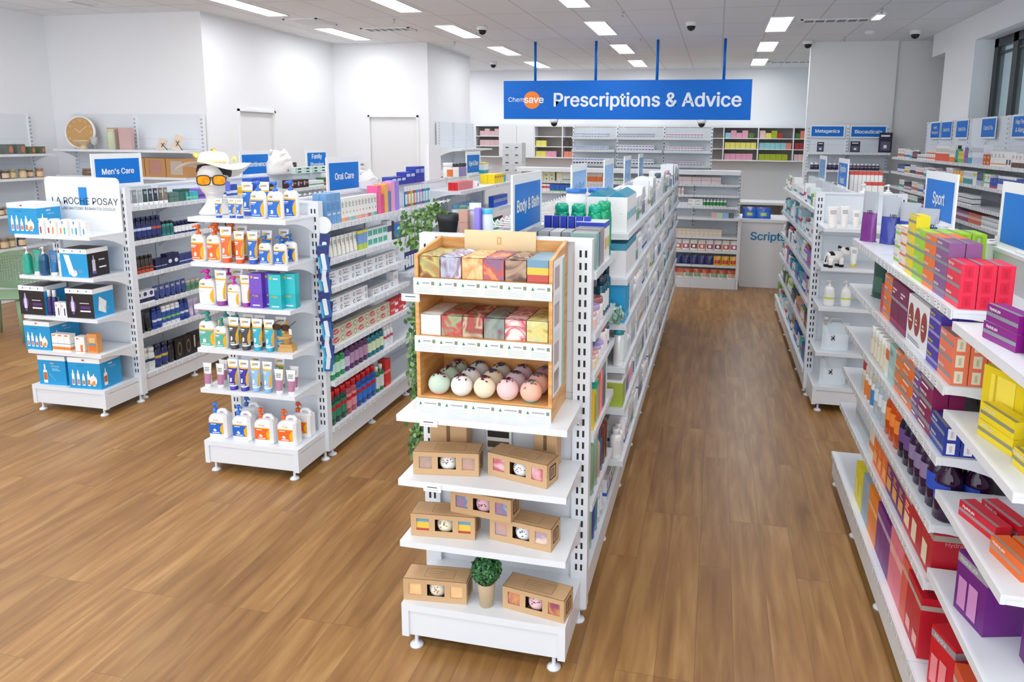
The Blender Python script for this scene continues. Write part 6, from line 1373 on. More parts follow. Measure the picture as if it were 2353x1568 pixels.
seqy(.775, -1, .2, 'on the base of the nearest right run', (2.56, (carton(.09,.12,.24,'#c0182a',bands=((.8,.88,'#b8a8a0'),),deco=((.2,.1,.8,.3,'#f0b0a8'),)),2,'tall crimson carton'), (carton(.08,.12,.25,'#e05a48',bands=((.75,.85,'#d0a89a'),)),1,'tall coral carton'), (carton(.10,.12,.26,'#e8788a',bands=((.6,.75,'#f0b0a8'),)),2,'tall pink carton'), (carton(.08,.12,.24,'#7a2a80',bands=((.7,.8,'#b8a8c0'),)),3,'tall purple carton on the base'), (carton(.09,.12,.23,'#f08a2c',bands=((.6,.7,'#f8c080'),)),2,'tall orange carton'), (carton(.07,.12,.22,'#9ab0c0'),2,'grey blue pack'), (carton(.09,.12,.2,'#e8d81e',deco=((.2,.2,.8,.6,'#f4ec6a'),)),2,'yellow pack on the base')))
# nearest bay
def P4(p, x, y, z, rz, lab): put(p, (x,y,z), rz, lab)
lyte = hyd('#8a1a84',.17,.052)
P4(lyte, .855,2.27,1.467,-PI/2+.18,'long purple hydration box lying on the nearest top shelf, lower'); P4(lyte, .86,2.275,1.5195,-PI/2+.15,'long purple hydration box lying on top of another')
tallp = carton(.11,.06,.24,'#7a1f86',bands=((.78,.86,'#a89ab0'),),deco=((.2,.1,.6,.6,'#c890cc'),),sidetxt=(),txt=(('HydraLyte',.022,.4,.92,'#f0e0f4'),))
P4(tallp, .90,2.10,1.467,-PI/2+.3,'tall purple carton standing on the nearest top shelf, front'); P4(tallp, 1.0,2.20,1.467,-PI/2+.4,'tall purple carton standing on the nearest top shelf, behind')
yl = hyd('#e8cf1a',.17,.052,stripe='#8a8a70',tc='#f4f0d0',end='')
P4(carton(.17,.07,.2,'#e0c818',deco=((.2,.3,.8,.9,'#f0dc50'),(.3,.2,.36,.9,'#d0b810'))), .92,2.36,1.16,-PI/2+.35,'large yellow carton standing on the nearest second shelf')
P4(yl, .87,2.26,1.16,-PI/2+.22,'long yellow hydration box, lower of two'); P4(yl, .872,2.262,1.2125,-PI/2+.2,'long yellow hydration box, upper of two')
for i, (x, y, z_) in enumerate(((.88,2.08,1.16),(.94,2.06,1.16),(.91,2.07,1.2125))): P4(hyd('#e8cf1a',.10,.052,stripe='#8a8a70',end='#f0ead0',endm='#c9b890'), x,y,z_,-PI/2+.1,'short yellow hydration box, %s' % ('left of the lower pair','right of the lower pair','resting on the pair')[i])
rd = hyd('#c8162c',.17,.05,stripe='#9a8a88')
P4(rd, .86,2.30,.87,-PI/2+.3,'long red hydration box, front one on the nearest third shelf'); P4(rd, .93,2.32,.87,-PI/2+.28,'long red hydration box, behind on the nearest third shelf')
og = hyd('#e8681a',.15,.052,stripe='#a88a78')
P4(og, .87,2.09,.87,-PI/2+.2,'long orange hydration box, left on the nearest third shelf'); P4(og, .93,2.10,.87,-PI/2+.2,'long orange hydration box, right on the nearest third shelf'); P4(carton(.07,.06,.18,'#e88a3a',deco=((.2,.2,.8,.6,'#f0b070'),)), 1.01,2.12,.87,-PI/2,'tall orange carton behind the orange boxes')
sb = carton(.15,.13,.2,'#6a1f7a',bands=((.82,.96,'#9a98a0'),),deco=((.1,.1,.38,.6,'#c88ac0'),(.45,.08,.75,.62,'#c88ac0')),txt=(('HydraLyte',.026,.4,.89,'#f0f0f0'),))
P4(sb, .89,2.27,.575,-PI/2+.25,'purple sachet carton on the nearest fourth shelf'); P4(carton(.06,.05,.16,'#6a2f7a'), .95,2.09,.575,-PI/2,'slim purple carton right of the sachet carton')
for i in range(3): P4(carton(.075,.075,.115,('#6f8894','#62808e','#5a7480')[i],bands=((.9,1,'#8fa4ae'),)), .85,2.01,.2+.115*i,-PI/2,'grey blue plastic carton, %s in the stack at the near end' % ('bottom','middle','top')[i])
sb2 = carton(.13,.1,.22,'#c81428',bands=((.82,.94,'#9a9098'),),deco=((.08,.08,.36,.55,'#e88a90'),(.44,.06,.72,.58,'#e88a90')),txt=(('Hydra',.032,.4,.88,'#f0f0f0'),))
P4(sb2, .86,2.40,.2,-PI/2+.3,'red sachet carton on the nearest base deck'); P4(carton(.1,.1,.2,'#d8542a',bands=((.7,.8,'#b8a8a0'),)), .87,2.24,.2,-PI/2,'orange red carton on the nearest base deck'); P4(carton(.1,.1,.2,'#e04a6a'), .87,2.12,.2,-PI/2,'rose carton on the nearest base deck')
# ---------- farther right run: aisle side
XE = .800
cols = ['#e9ecf0','#dfe8ea','#5fb8c0','#3a9ac0','#8a6ac0','#d8606a','#f0f0ee','#7ab04a','#2f5fa8','#c89aa8','#404a58','#e8a84a','#b8d4e0','#f0c8a0']
cname = ['white','pale aqua','turquoise','mid blue','violet','rose red','off white','leaf green','royal blue','dusty pink','slate','amber','ice blue','peach']
lv = ['top','second','third','fourth','fifth','base']; bnm = ['nearest','second','third','fourth','farthest']
for bi in range(5):
    for li, z in enumerate(ZE+[.2]):
        y = 6.03+.6*bi; lim = 6.0+.6*(bi+1)-.01; used = set(); pal = {0:(0,1,6,7,9,0,6),1:(0,2,3,12,0,6),2:(0,4,12,6,3,10),3:(5,9,4,3,0,2),4:(6,0,11,7,10,9),5:(7,8,0,2,5,12)}[li]
        while lim-y > .05:
            k = rnd.choice(pal); t = rnd.choice('cccbbt')
            if (k, t) in used:
                if len(used) > 6: break
                continue
            used.add((k, t)); c = cols[k]; h = .10+.02*rnd.randrange(4); w_ = .04+.01*rnd.randrange(3); acc = rnd.choice(('#e9ecf0','#3a5a9a','#2f9a8a','#c84a5a'))
            if t == 'c': p = carton(round(w_+.01,3),.09,round(h,3),c,bands=((.3,.5,acc),)); nm = 'carton'
            elif t == 'b': p = bottle(round(w_/2,3),round(h,3),c,acc,label='#e4e8ec',neck=.5,capr=.6,simple=True); nm = 'bottle'
            else: p = squeeze_tube(round(w_,3),round(h+.02,3),c,acc,'#dfe4ea',sun=False); nm = 'tube'
            n = min(rnd.choice((2,3,4)), int((lim-y)/(p.w+.003)))
            if n < 1: break
            if bi == 4 and (li in (4,) ): pass
            y = row('y', XE if z > .3 else .775, z, y, p, '%s %s' % (cname[k], nm), 'on the scripts run, %s bay, %s shelf' % (bnm[bi], lv[li]), n=n, face=-1)+.004
put(carton(.09,.09,.13,'#5a2f6a',deco=((.1,.1,.9,.9,'#8a5a98'),)), (.87,6.09,.45+.0), -PI/2, 'purple patterned square carton in the scripts run') if 0 else None
# end unit ED
loc3 = 'on the toy cow end unit'
put(squeeze_tube(.085,.155,'#f3efec','#f4f1ee','#f1ece8',sun=False,caph=.05), (.86,5.64,1.42), .05, 'wide cream tube on the top shelf of the cow unit')
for i, (x, w_, h) in enumerate(((.855,.085,.175),(.945,.068,.16),(1.03,.06,.13))):
    if i == 0: continue
    put(squeeze_tube(w_,h,'#f3efec','#f4f1ee','#efe9e4',sun=False,caph=.05), (x,5.63+.02*i,1.42), 0, '%s cream lotion tube on the top shelf of the cow unit' % ('','second','third')[i])
for i, (x, w_) in enumerate(((.855,.088),(.945,.07))):
    m = MB(); m.box(-w_/2,-.013,0,w_/2,.013,.02,C('#f2b27a'))
    put(Proto('tube_cap_tray','cap',w_,.026,.02,m), (x,5.64+.015*i,1.42+(.155 if i == 0 else .16)), 0, 'peach coloured band above the %s cream tube' % ('left','right')[i]) if 0 else None
pb = pump_bottle(.075,.075,.20,'#f6f6f5','#f4f4f3','#eef0ec',kind='p',bodyh=.76,band='#cfe04a')
put(pb, (.875,5.65,.82), .1, 'white lotion pump bottle with lime band, left'); put(pb, (.995,5.66,.82), .1, 'white lotion pump bottle with lime band, right')
for i in range(3): put(pump_bottle(.09,.08,.22,'#f5f6f6','#f3f4f4','#dfe8ee' if i else '#2f78a8',kind='p'), ((1.17,1.18,1.34)[i], (6.2,6.2,6.15)[i], 1.5), 0, '%s large white lotion pump on top of the scripts run' % ('leftmost','middle','rightmost')[i]) if i != 1 else None
def ref(z, lab):
    w_, h, d = .2, .215, .07; m = MB(); rings = []; n = 24
    p = pouch(w_,h,d,'#dfeaf2',topcol='#d3e2ec',name='refill_pouch'); 
    q = MB(); q.text('bo', .0001, 0, 0, 0, INK) if 0 else None
    hn = MB(); hn.tube([(-.045,0,h-.01),(-.04,0,h+.03),(.04,0,h+.03),(.045,0,h-.01)], .008, mat('#dfe6ea',.2), 8)
    sp = MB(); sp.lathe([(.012,h-.02),(.012,h+.02),(.016,h+.02),(.016,h+.045)], C('#f2f4f5'), cx=-.075, seg=12)
    cow = MB(); 
    for (x, zz, r) in ((-.02,.1,.009),(-.013,.115,.005),(-.03,.088,.006),(-.012,.085,.005),(-.033,.108,.004)): cow.disc(x,-d/2*.99,zz,r,DARK,10)
    pr = Proto('refill_pouch','packet',w_,d,h,p.me,[('handle',hn),('spout',sp),('print',cow)])
    put(pr, (.945,5.67,z), .05, lab)
ref(.47, 'clear liquid refill pouch with handle on the lower shelf'); ref(.2, 'clear liquid refill pouch with handle on the unit base')
put(squeeze_tube(.06,.15,'#f4f4f2','#f0d24a','#f0f0ec',sun=False), (1.035,5.68,1.125), 0, 'white tube with yellow cap beside the toy cow')
# toy cow
def cow():
    o = empty('toy_cow', (.895,5.62,1.125), .55); tag(o, 'black and white plush toy cow standing on the end unit', 'toy')
    W_, K_ = mat('#f3f1ee',.95), mat('#1d1b1c',.95)
    m = MB()
    rings = []
    for x, ry, rz_, zc in ((-.075,.012,.014,.085),(-.066,.032,.034,.08),(-.03,.038,.040,.078),(.02,.036,.038,.082),(.05,.03,.032,.088),(.062,.01,.012,.09)):
        rings.append([(x, ry*math.cos(2*PI*j/18), zc+rz_*math.sin(2*PI*j/18)) for j in range(18)])
    m.loft(rings, W_, mf=lambda i,j: K_ if (i in (1,) and j in (3,4,5,6,7)) or (i == 3 and j in (2,3,4)) else W_)
    for x, y, k in ((-.055,.024,-1),(-.055,-.024,-1),(.035,.022,1),(.035,-.022,1)):
        m.tube([(x,y,.07),(x+.004*k,y,.04),(x+.006*k,y,.016),(x+.006*k,y,.004)], [.019,.016,.016,.012], W_, 10)
    b_ = obj('body', m, o)
    m = MB()
    for x, y, k in ((-.055,.024,-1),(-.055,-.024,-1),(.035,.022,1),(.035,-.022,1)): m.lathe([(.015,0),(.019,.004),(.018,.018),(.012,.024)], K_, cx=x+.006*k, cy=y, seg=12)
    obj('hooves', m, o)
    m = MB(); rings = []
    for t, r in ((0,.010),(.15,.026),(.4,.031),(.65,.028),(.85,.024),(1,.008)):
        c = Vector((.055,0,.125)).lerp(Vector((.118,-.006,.098)), t); rings.append([(c.x+.4*r*math.sin(2*PI*j/16)*.4, c.y+r*math.cos(2*PI*j/16), c.z+r*math.sin(2*PI*j/16)) for j in range(16)])
    m.loft(rings, W_, mf=lambda i,j: mat('#e8cfc4',.9) if i >= 4 else W_); h = obj('head', m, o)
    m = MB()
    for s in (-1,1):
        m.lathe([(.001,-.003),(.005,0),(.001,.003)], K_, cx=.104, cy=s*.013-.003, seg=8); m.v = [(v[0],v[1],v[2]+.122) if i >= len(m.v)-24 else v for i, v in enumerate(m.v)]
    obj('eyes', m, h)
    m = MB()
    for s in (-1,1): m.tube([(.07,s*.024,.14),(.068,s*.045,.142),(.07,s*.056,.13)], [.006,.011,.004], K_, 8)
    obj('ears', m, h)
    m = MB(); m.tube([(-.07,0,.09),(-.085,.0,.07),(-.088,.0,.04)], [.004,.003,.006], K_, 7); obj('tail', m, o)
cow()
# tall white test packs above
for i in range(9): put(carton(.042,.06,.21,'#f4f2f1',bands=((.93,1,'#e0503c'),),top='#e0503c'), (1.22+.0*i,6.42+.047*i,1.5), -PI/2, '%s white carton with red top behind the scripts run' % place_word(i,9,'y')) if 0 else None
row('x', 6.62, 1.5, 1.13, carton(.03,.1,.30,'#f4f2f1',top='#d84a3c',bands=((.9,1,'#d84a3c'),)), 'tall white test pack with red top', 'on top of the scripts run', n=8)
row('x', 6.40, 1.5, 1.22, carton(.045,.08,.22,'#f4f2f1',top='#d84a3c',bands=((.88,1,'#d84a3c'),)), 'shorter white pack with red top', 'on top of the scripts run, nearer', n=3)
# ---------- metagenics wall
dk = bottle(.032,.105,'#232a44','#f1f2f3',label='#2c2f4a',lab2='#8a5a9a',neck=.85,capr=.85,caph=.28,simple=True)
dk2 = bottle(.026,.10,'#1c2440','#f1f2f3',label='#3a3550',lab2='#c9a8d0',neck=.85,capr=.85,caph=.28,simple=True)
for li, z in enumerate((1.62,1.33)):
    for b_, x0 in enumerate((1.42,2.0)):
        row('x', 11.86, z, x0, (dk,dk2)[b_], 'dark supplement bottle with white lid', 'wall shelf %s, %s bay' % (('upper','lower')[li], ('left','right')[b_]), n=8)
row('x', 11.85, 1.05, 1.42, dk, 'dark supplement bottle with white lid', 'on the lowest visible wall shelf', n=15)
# ---------- long right wall shelving (faces the aisle on its left)
def wallrow(z, where, lst):
    y = lst[0]
    for it in lst[1:]:
        if isinstance(it, float): y = it; continue
        p, n, what = it[:3]; y = row('y', 2.5, z, y, p, what, where, n=n, face=-1, **(it[3] if len(it) > 3 else {}))+.006
    fill = [('#eef0f2','#5a7ab0','white and denim carton'),('#f0ece8','#c87a5a','white and terracotta carton'),('#4a2f4a','#d8c8d8','aubergine carton'),('#e8f0ec','#5aa890','white and jade carton'),('#f0e8ea','#a84a5a','white and wine carton'),('#dfe6ee','#3a4a6a','pale blue and navy carton'),('#f2f0e4','#d8b03a','cream and mustard carton'),('#3a5a9a','#dfe6f4','denim blue carton')]
    k = int(z*100)
    while y < 10.85:
        c, b, nm = fill[k % 8]; w_ = (.05,.07,.06)[k % 3]; n = (5,4,6)[k % 3]
        y = row('y', 2.5, z, y, cb(w_,(.10,.12,.09,.11)[k % 4],c,b,(.1,.45)), nm.replace('carton','carton pack') if k-int(z*100) >= 8 else nm+('' if k-int(z*100) < 8 else ' again'), where, n=n, face=-1)+.01; k += 1
cb = lambda w,h,c,b1,b2=(.0,.35),d=.08: carton(w,d,h,c,bands=((b2[0],b2[1],b1),),deco=((.15,.6,.85,.85,'#8a8f98','l',3),))
wallrow(1.845, 'on the right wall, top shelf', [6.55, (cb(.075,.12,'#efe8e4','#5a3a2c'),6,'white and brown carton'), (carton(.06,.05,.09,'#e9e9ea',deco=((.2,.2,.8,.7,'#4a4a50'),)),2,'grey printed carton'), (cb(.09,.13,'#f1efeb','#e8a88a',(.1,.2)),4,'white wide carton with salmon line'), (carton(.09,.07,.05,'#c8562c',deco=((.2,.2,.8,.7,'#f0b04a','c'),)),2,'rust orange lozenge carton',dict(stack=2)), (cb(.035,.19,'#e4e8f4','#c9d0ea'),8,'tall pale lilac carton'), (cb(.04,.17,'#cfe4e0','#3fa8b8'),3,'aqua tall carton'), (cb(.05,.16,'#8a4ab0','#a868c8'),2,'violet carton'), (cb(.06,.12,'#e8d84a','#8ac04a'),3,'yellow green carton'), (bottle(.025,.18,'#2f8a7a','#20242a',label='#3fa090'),2,'green bottle with black cap'), (cb(.035,.15,'#f3f0ec','#f08a3c'),5,'slim amber based carton'), (cb(.034,.17,'#f3efec','#f0582c',(0,.5)),14,'slim orange based carton'), (cb(.09,.06,'#f2f0ee','#e8683a',(.2,.5)),4,'low white and orange carton',dict(stack=2)), (cb(.1,.06,'#f2f2f2','#9aa0aa',(.2,.5)),4,'low white and grey carton'), (bottle(.024,.11,'#5a3040','#f0f0f0',label='#8a6070'),5,'maroon bottle with white lid'), (cb(.09,.10,'#e6ecee','#3fb0b4'),1,'white and teal carton')])
wallrow(1.64, 'on the right wall, second shelf', [6.55, (cb(.06,.11,'#2f48b0','#dfe6f4'),5,'cobalt carton'), (cb(.08,.12,'#eef1f5','#2f58c0',(.4,.8)),5,'white and blue carton'), (cb(.09,.09,'#1f4fb8','#c83a4a',(0,.2)),2,'blue carton with red base'), (cb(.07,.12,'#eef0ee','#4fb0a0',(.3,.4)),2,'white carton with teal line'), (cb(.04,.13,'#6fc04a','#9fd87a'),1,'leaf green carton'), (cb(.035,.13,'#4a4a90','#b8bce0',(0,.4)),4,'indigo carton'), (cb(.05,.13,'#eef4ec','#d8e84a',(.7,.9)),2,'white and lime carton'), (cb(.045,.13,'#e6f0f2','#3a9aa4',(.0,.4)),6,'white and aqua carton'), (pouch(.09,.12,.04,'#f0a82c',panel='#f8d86a'),4,'yellow orange packet'), (cb(.05,.14,'#f0ecec','#e8b0a8',(0,.1)),4,'tall pinkish white carton'), (cb(.055,.09,'#f2f2f4','#3a5ab0',(0,.4)),4,'small white and blue carton'), (cb(.05,.09,'#f2e4dc','#e8844a',(0,.6)),3,'small orange carton'), (cb(.045,.12,'#4a2f58','#e0d8dc',(.75,1)),6,'dark plum carton'), (cb(.09,.11,'#e6ecee','#3fb0b4'),2,'white and teal wide carton')])
wallrow(1.43, 'on the right wall, third shelf', [6.4, (cb(.06,.05,'#f0f2f2','#2f3f4a',(.3,.5)),10,'white and black carton',dict(stack=2)), (cb(.06,.04,'#b82430','#e0a0a4'),2,'small red carton'), 7.9, (cb(.06,.05,'#eef0f0','#4a5a60',(.2,.4)),8,'white and grey carton',dict(stack=2)), (pouch(.07,.08,.03,'#f0c040',panel='#c87830'),4,'yellow and brown packet'), (cb(.07,.08,'#6a2a34','#e8d0c8',(.4,.7)),5,'maroon patterned carton'), (cb(.1,.1,'#5fa8d8','#3a7ab8'),2,'sky blue carton')])
wallrow(1.26, 'on the right wall, fourth shelf', [6.4, (cb(.08,.06,'#3fae4a','#e8f4e8',(.3,.7)),6,'green carton',dict(stack=2)), (cb(.07,.06,'#eef2ee','#c8dcc8'),3,'pale green carton',dict(stack=2)), (cb(.055,.05,'#f2f4f4','#5a6a70',(.4,.5)),8,'white carton with thin line',dict(stack=2)), (cb(.05,.1,'#d86a50','#f0c0a8',(.4,.7)),7,'red orange carton'), (cb(.06,.1,'#8a4a70','#e0c8d8',(.4,.7)),6,'plum carton')])
wallrow(1.0, 'on the right wall, fifth shelf', [6.4, (cb(.075,.13,'#3aa84a','#c8e8c0',(.2,.6)),9,'bright green carton'), (cb(.06,.08,'#f0eef0','#c8b8c8',(.2,.6)),5,'white and mauve carton'), (cb(.05,.09,'#8a3a6a','#e8c8d8',(.3,.6)),10,'magenta carton')])
# ---------- far left wall: candles
def candle(c, c2, h=.11, r=.045): return jar(r,h,c,c2,label='#e4c8a0',lidh=.18,name='candle_jar',clear=False,cat='candle')
CJ = [('#c8875a','copper'),('#6f7f58','moss green'),('#c9b272','golden'),('#d07a38','burnt orange'),('#4a4658','dark violet'),('#5a5668','smoky grey'),('#8a6a58','brown'),('#9aa070','olive')]
for li, (z, h, r, n, y0) in enumerate(((1.5,.11,.044,9,6.75),(1.06,.10,.044,10,6.4),(.65,.13,.048,9,6.4))):
    for i in range(n):
        c, nm = CJ[(i*3+li*2) % 8]
        put(jar(r,h,c,('#8a8078','#b9a890')[i % 2],label='#dcc09a',lidh=.16,name='candle_jar',cat='candle'), (-8.55-.03*(i % 2),y0+.117*i,z), PI/2, '%s candle jar, %s on the far left wall %s shelf' % (nm, place_word(i,n,'y'), ('second','third','fourth')[li]))
for i, (y, w_, h, c, nm) in enumerate(((6.95,.08,.09,'#a89088','small mauve'),(7.12,.09,.085,'#c8956a','copper'),(7.29,.11,.12,'#66706c','large grey green'),(7.45,.11,.12,'#6a706e','large slate'),(7.60,.08,.09,'#5f684e','small olive'),(7.74,.08,.09,'#5f6a54','small moss'))):
    put(carton(w_,.08,h,c,deco=((.45,.15,.95,.8,'#c87a5a','c'),)), (-8.56,y,1.8), PI/2, '%s candle box on the far left wall top shelf' % nm)
# ---------- left nook shelving
def clock():
    o = empty('wall_clock', (-8.26,8.07,1.86)); o.rotation_euler = (-.10,0,.12); tag(o, 'round cork clock with white rim leaning on the nook shelf', 'clock')
    R = .215; m = MB(); m.v = []; ring = []
    for j in range(48):
        a = 2*PI*j/48; ring.append((a,))
    rings = [[(r*math.cos(2*PI*j/48), y, R+r*math.sin(2*PI*j/48)) for j in range(48)] for r, y in ((R*.90,-.018),(R*.93,-.03),(R,-.026),(R,.0),(R*.9,.0))]
    m.loft(rings, WHITE, cap0=False, cap1=False); obj('rim', m, o)
    m = MB(); m.disc(0,-.016,R,R*.92,mat('#c59c66',.8),48); obj('face', m, o)
    m = MB(); cr = C('#ecdcb8')
    for k in range(1,13):
        a = PI/2-2*PI*k/12; m.text(str(k), .055, R*.74*math.cos(a), R+R*.74*math.sin(a), -.019, cr)
    obj('numerals', m, o)
    m = MB()
    for a, l in ((PI/2+.95,.095),(PI/2-.88,.135)):
        dx, dz = math.cos(a), math.sin(a); m.quad([(-.005*dz,-.022,R+.005*dx),(.005*dz,-.022,R-.005*dx),(l*dx+.003*dz,-.022,R+l*dz-.003*dx),(l*dx-.003*dz,-.022,R+l*dz+.003*dx)], cr)
    obj('hands', m, o)
clock()
m = MB(); m.lathe([(.05,0),(.052,.01),(.04,.03),(.035,.05),(.10,.09),(.125,.115),(.118,.115),(.09,.095)], mat('#d9c3a0',.6), seg=28); tag(obj('pedestal_bowl', m, None, (-8.09,7.95,1.86)), 'beige pedestal bowl in front of the cork clock', 'bowl')
m = MB(); m.lathe([(.045,0),(.035,.004),(.004,.01),(.004,.05),(.04,.07),(.04,.16)], mat('#e9eef2',.1,trans=.6), seg=20); tag(obj('glass_goblet', m, None, (-7.93,7.96,1.86)), 'clear glass goblet right of the pedestal bowl', 'glass')
S3 = lambda p, x, y, z, lab, rz=0: put(p, (x,y,z), rz, lab)
S3(carton(.15,.06,.28,'#c9a8a0'), -7.72,8.05,1.86, 'dusty pink tall carton left of the green bottle', -.15)
S3(bottle(.05,.255,'#c3ccae','#c9d2b6',neck=.95,capr=.92,caph=.1), -7.68,7.97,1.86, 'pale sage drink bottle standing before the pink cartons')
S3(carton(.17,.06,.28,'#c8a8a6',bands=()), -7.52,8.05,1.86, 'dusty rose tall carton right of the sage bottle', .1)
for i, x in enumerate((-6.98,-6.76)):
    o = empty('folding_frame', (x,8.0,1.86)); tag(o, '%s small beige picture easel on the nook shelf' % ('left','right')[i], 'frame')
    h = .15 if i == 0 else .2; m = MB(); m.box(-.05,-.006,0,.05,0,h,mat('#d8c6b4',.6)); q = obj('panel', m, o); q.rotation_euler = (0,.35,.9)
    m = MB(); m.tube([(-.02,0,.0),(.05,.02,h*.6)], .004, DARK, 6); m.tube([(.09,.02,.0),(.02,0,h*.6)], .004, DARK, 6); obj('stand', m, o)
def sheet(x, col, nm):
    m = MB(); w_, d, h = .30, .2, .24; m.box(-w_/2,-d/2+.003,0,w_/2,d/2,h,mat('#b98a58',.7)); y = -d/2
    for a in ((-w_/2,0,-.09,h),(.09,0,w_/2,h),(-.09,0,.09,.035),(-.09,h-.03,.09,h)): m.box(a[0],y,a[1],a[2],y+.003,a[3],mat('#b98a58',.7))
    m.rect(-.09,.035,.09,h-.03,y+.0025,mat(col,.9))
    for i in range(14):
        for j in range(10): m.rect(-.08+.0115*i+(j%2)*.005,.045+.0165*j,-.076+.0115*i+(j%2)*.005,.050+.0165*j,y+.0018,mat('#cfc6bc',.9))
    put(Proto('blanket_box','box',w_,d,h,m), (x,7.99,1.52+.0), 0, 'kraft window box with %s knitted fabric on the nook shelf' % nm)
sheet(-7.29,'#5f8080','grey teal'); sheet(-6.98,'#b07a70','dusty pink'); sheet(-6.67,'#b9aca0','beige')
S3(jar(.10,.09,'#7a6250','#8a705a',name='bowl',cat='bowl'), -8.05,7.98,1.52, 'wide brown bowl under the cork clock'); S3(jar(.05,.09,'#b8946c','#b8946c',name='pot',cat='pot'), -7.85,7.98,1.52, 'tan pot right of the brown bowl'); S3(carton(.4,.2,.10,'#5a4a42'), -7.65,8.0,1.52+.0, 'dark brown flat box on the nook shelf') if 0 else None
for i in range(7): S3(carton(.11,.09,.15,('#3a302c','#2c2a2c','#4a3a32')[i%3]), -8.35+.26*i,7.98,.6, '%s dark candle box on the low nook shelf' % place_word(i,7,'x'))
for i in range(6):
    c, nm = CJ[(i*5+1) % 8]; S3(jar(.05,.13,c,'#8a8078',name='candle_jar',cat='candle'), -8.35+.28*i,7.98,1.06, '%s candle jar, %s on the nook middle shelf' % (nm, place_word(i,6,'x')))
# chair
o = empty('garden_chair', (-6.95,5.75,0), .35); tag(o, 'sage green perforated plastic chair behind the skincare unit', 'chair')
GC = mat('#7f9a7c',.5)
m = MB(); nx, nz = 30, 26
def cp(i, j): u, v = i/nx, j/nz; x = (u-.5)*.5*(1-.1*v); return (x, .22-.10*math.cos((u-.5)*2.4)+.12-.02*v*v-.0, .46+.40*v*(1-.12*(2*u-1)**2))
for i in range(nx):
    for j in range(nz):
        if (i+j) % 2 == 0 and i % 2 == 0 and 1 < i < nx-2 and 2 < j < nz-2: continue
        m.quad([cp(i,j),cp(i+1,j),cp(i+1,j+1),cp(i,j+1)], GC)
q = obj('backrest', m, o); md = q.modifiers.new('solid','SOLIDIFY'); md.thickness = .008
m = MB(); m.rbox(-.23,-.22,.43,.23,.22,.455,GC,.01); obj('seat', m, o)
for sx in (-1,1):
    for sy in (-1,1):
        m = MB(); m.tube([(sx*.19,sy*.18,.44),(sx*.23,sy*.22,0)], [.02,.014], GC, 8); obj('leg', m, o)
# ---------- counter shelving contents
row('x', 10.24, 1.45, -2.8, carton(.08,.06,.13,'#e9eccc',deco=((.2,.5,.8,.8,'#8a9a5a','l',3),(.4,.1,.6,.3,'#3a5a3a','c'))), 'cream herbal carton', 'on the counter shelving top shelf', n=6)
seq('x', 10.24, 1, 1.45, -2.28, 'on the counter shelving top shelf', [(carton(.09,.06,.13,'#eef0e4',bands=((.85,1,'#e8e03a'),)),1,'white carton with yellow top'), (carton(.12,.06,.13,'#e6eae4',bands=((.1,.2,'#3fa05a'),)),1,'white carton with green line'), (carton(.09,.06,.13,'#f0e8e4',bands=((0,.55,'#f08030'),)),5,'orange circle vitamin carton'), (carton(.08,.05,.06,'#eef0ee',bands=((.3,.6,'#4fae4a'),)),6,'low green and white carton'), .1, (carton(.13,.05,.05,'#efe9ea',bands=((.85,1,'#e0a0a8'),)),8,'flat white carton with pink edge',dict(stack=2))])
seq('x', 10.24, 1, 1.30, -2.8, 'on the counter shelving second shelf', [(carton(.05,.05,.10,'#f2ecec',bands=((.4,.7,'#c84a6a'),)),8,'white and rose carton'), (carton(.07,.05,.10,'#1f5fc0',bands=((.0,.15,'#3fa050'),)),5,'blue mint carton'), (carton(.09,.05,.10,'#f0d8cc',bands=((0,.45,'#f07a30'),)),2,'peach orange carton'), (carton(.04,.04,.12,'#f1f0ee',deco=((.4,.2,.6,.8,'#c84a5a'),)),6,'slim white carton with red line'), (carton(.03,.03,.11,'#5a2a7a'),3,'small purple carton'), .1, (carton(.07,.05,.05,'#f0e0d8',bands=((.2,.5,'#e0805a'),)),4,'flat pale orange carton'), .1, (carton(.10,.05,.055,'#3fae4a',deco=((.2,.3,.8,.7,'#eaf6e8'),)),3,'green and white carton pair',dict(stack=2)), (bottle(.022,.10,'#f0f0f0','#f2f2f2',label='#d8c0c0',simple=True),5,'small white bottle')])
seq('x', 10.24, 1, 1.14, -.72, 'on the counter shelving third shelf', [(carton(.09,.05,.09,'#eceef2',bands=((0,.4,'#5a5fc8'),)),1,'white and indigo carton'), (carton(.06,.04,.05,'#a8683c'),1,'small brown carton'), (carton(.09,.04,.05,'#e6e9ee'),2,'small pale carton'), (carton(.10,.05,.05,'#eef0f0',deco=((.1,.3,.9,.6,'#9aa0a0','l',2),)),2,'white wide carton',dict(stack=2)), (bottle(.022,.10,'#f0f2f0','#f2f2f2',label='#2f9a4a',simple=True),7,'small bottle with green label')])
seq('x', 10.06, 1, 1.0, -.86, 'on the display ledge by the counter', [(carton(.2,.06,.02,'#eef0f2'),1,'flat white leaflet tray')])
seq('x', 10.06, 1, 1.0, -.05, 'on the display ledge by the counter', [(carton(.075,.07,.07,'#d8b4a8'),1,'dusty pink small box'), (carton(.075,.07,.07,'#b8d4bc'),1,'pale green small box'), (carton(.075,.07,.07,'#8fb4d8'),1,'light blue small box'), (carton(.07,.07,.07,'#5a6068'),1,'dark grey small box')])
bg1 = pouch(.058,.052,.03,'#efe6d6',panel='#d8c8b0'); 
row('x', 10.10, .792, -.86, carton(.058,.05,.055,'#ece4d8',deco=((.15,.2,.85,.8,'#d4c4b0'),)), 'small cream sweets carton', 'on the sweets shelf', n=18, stack=1) if 0 else None
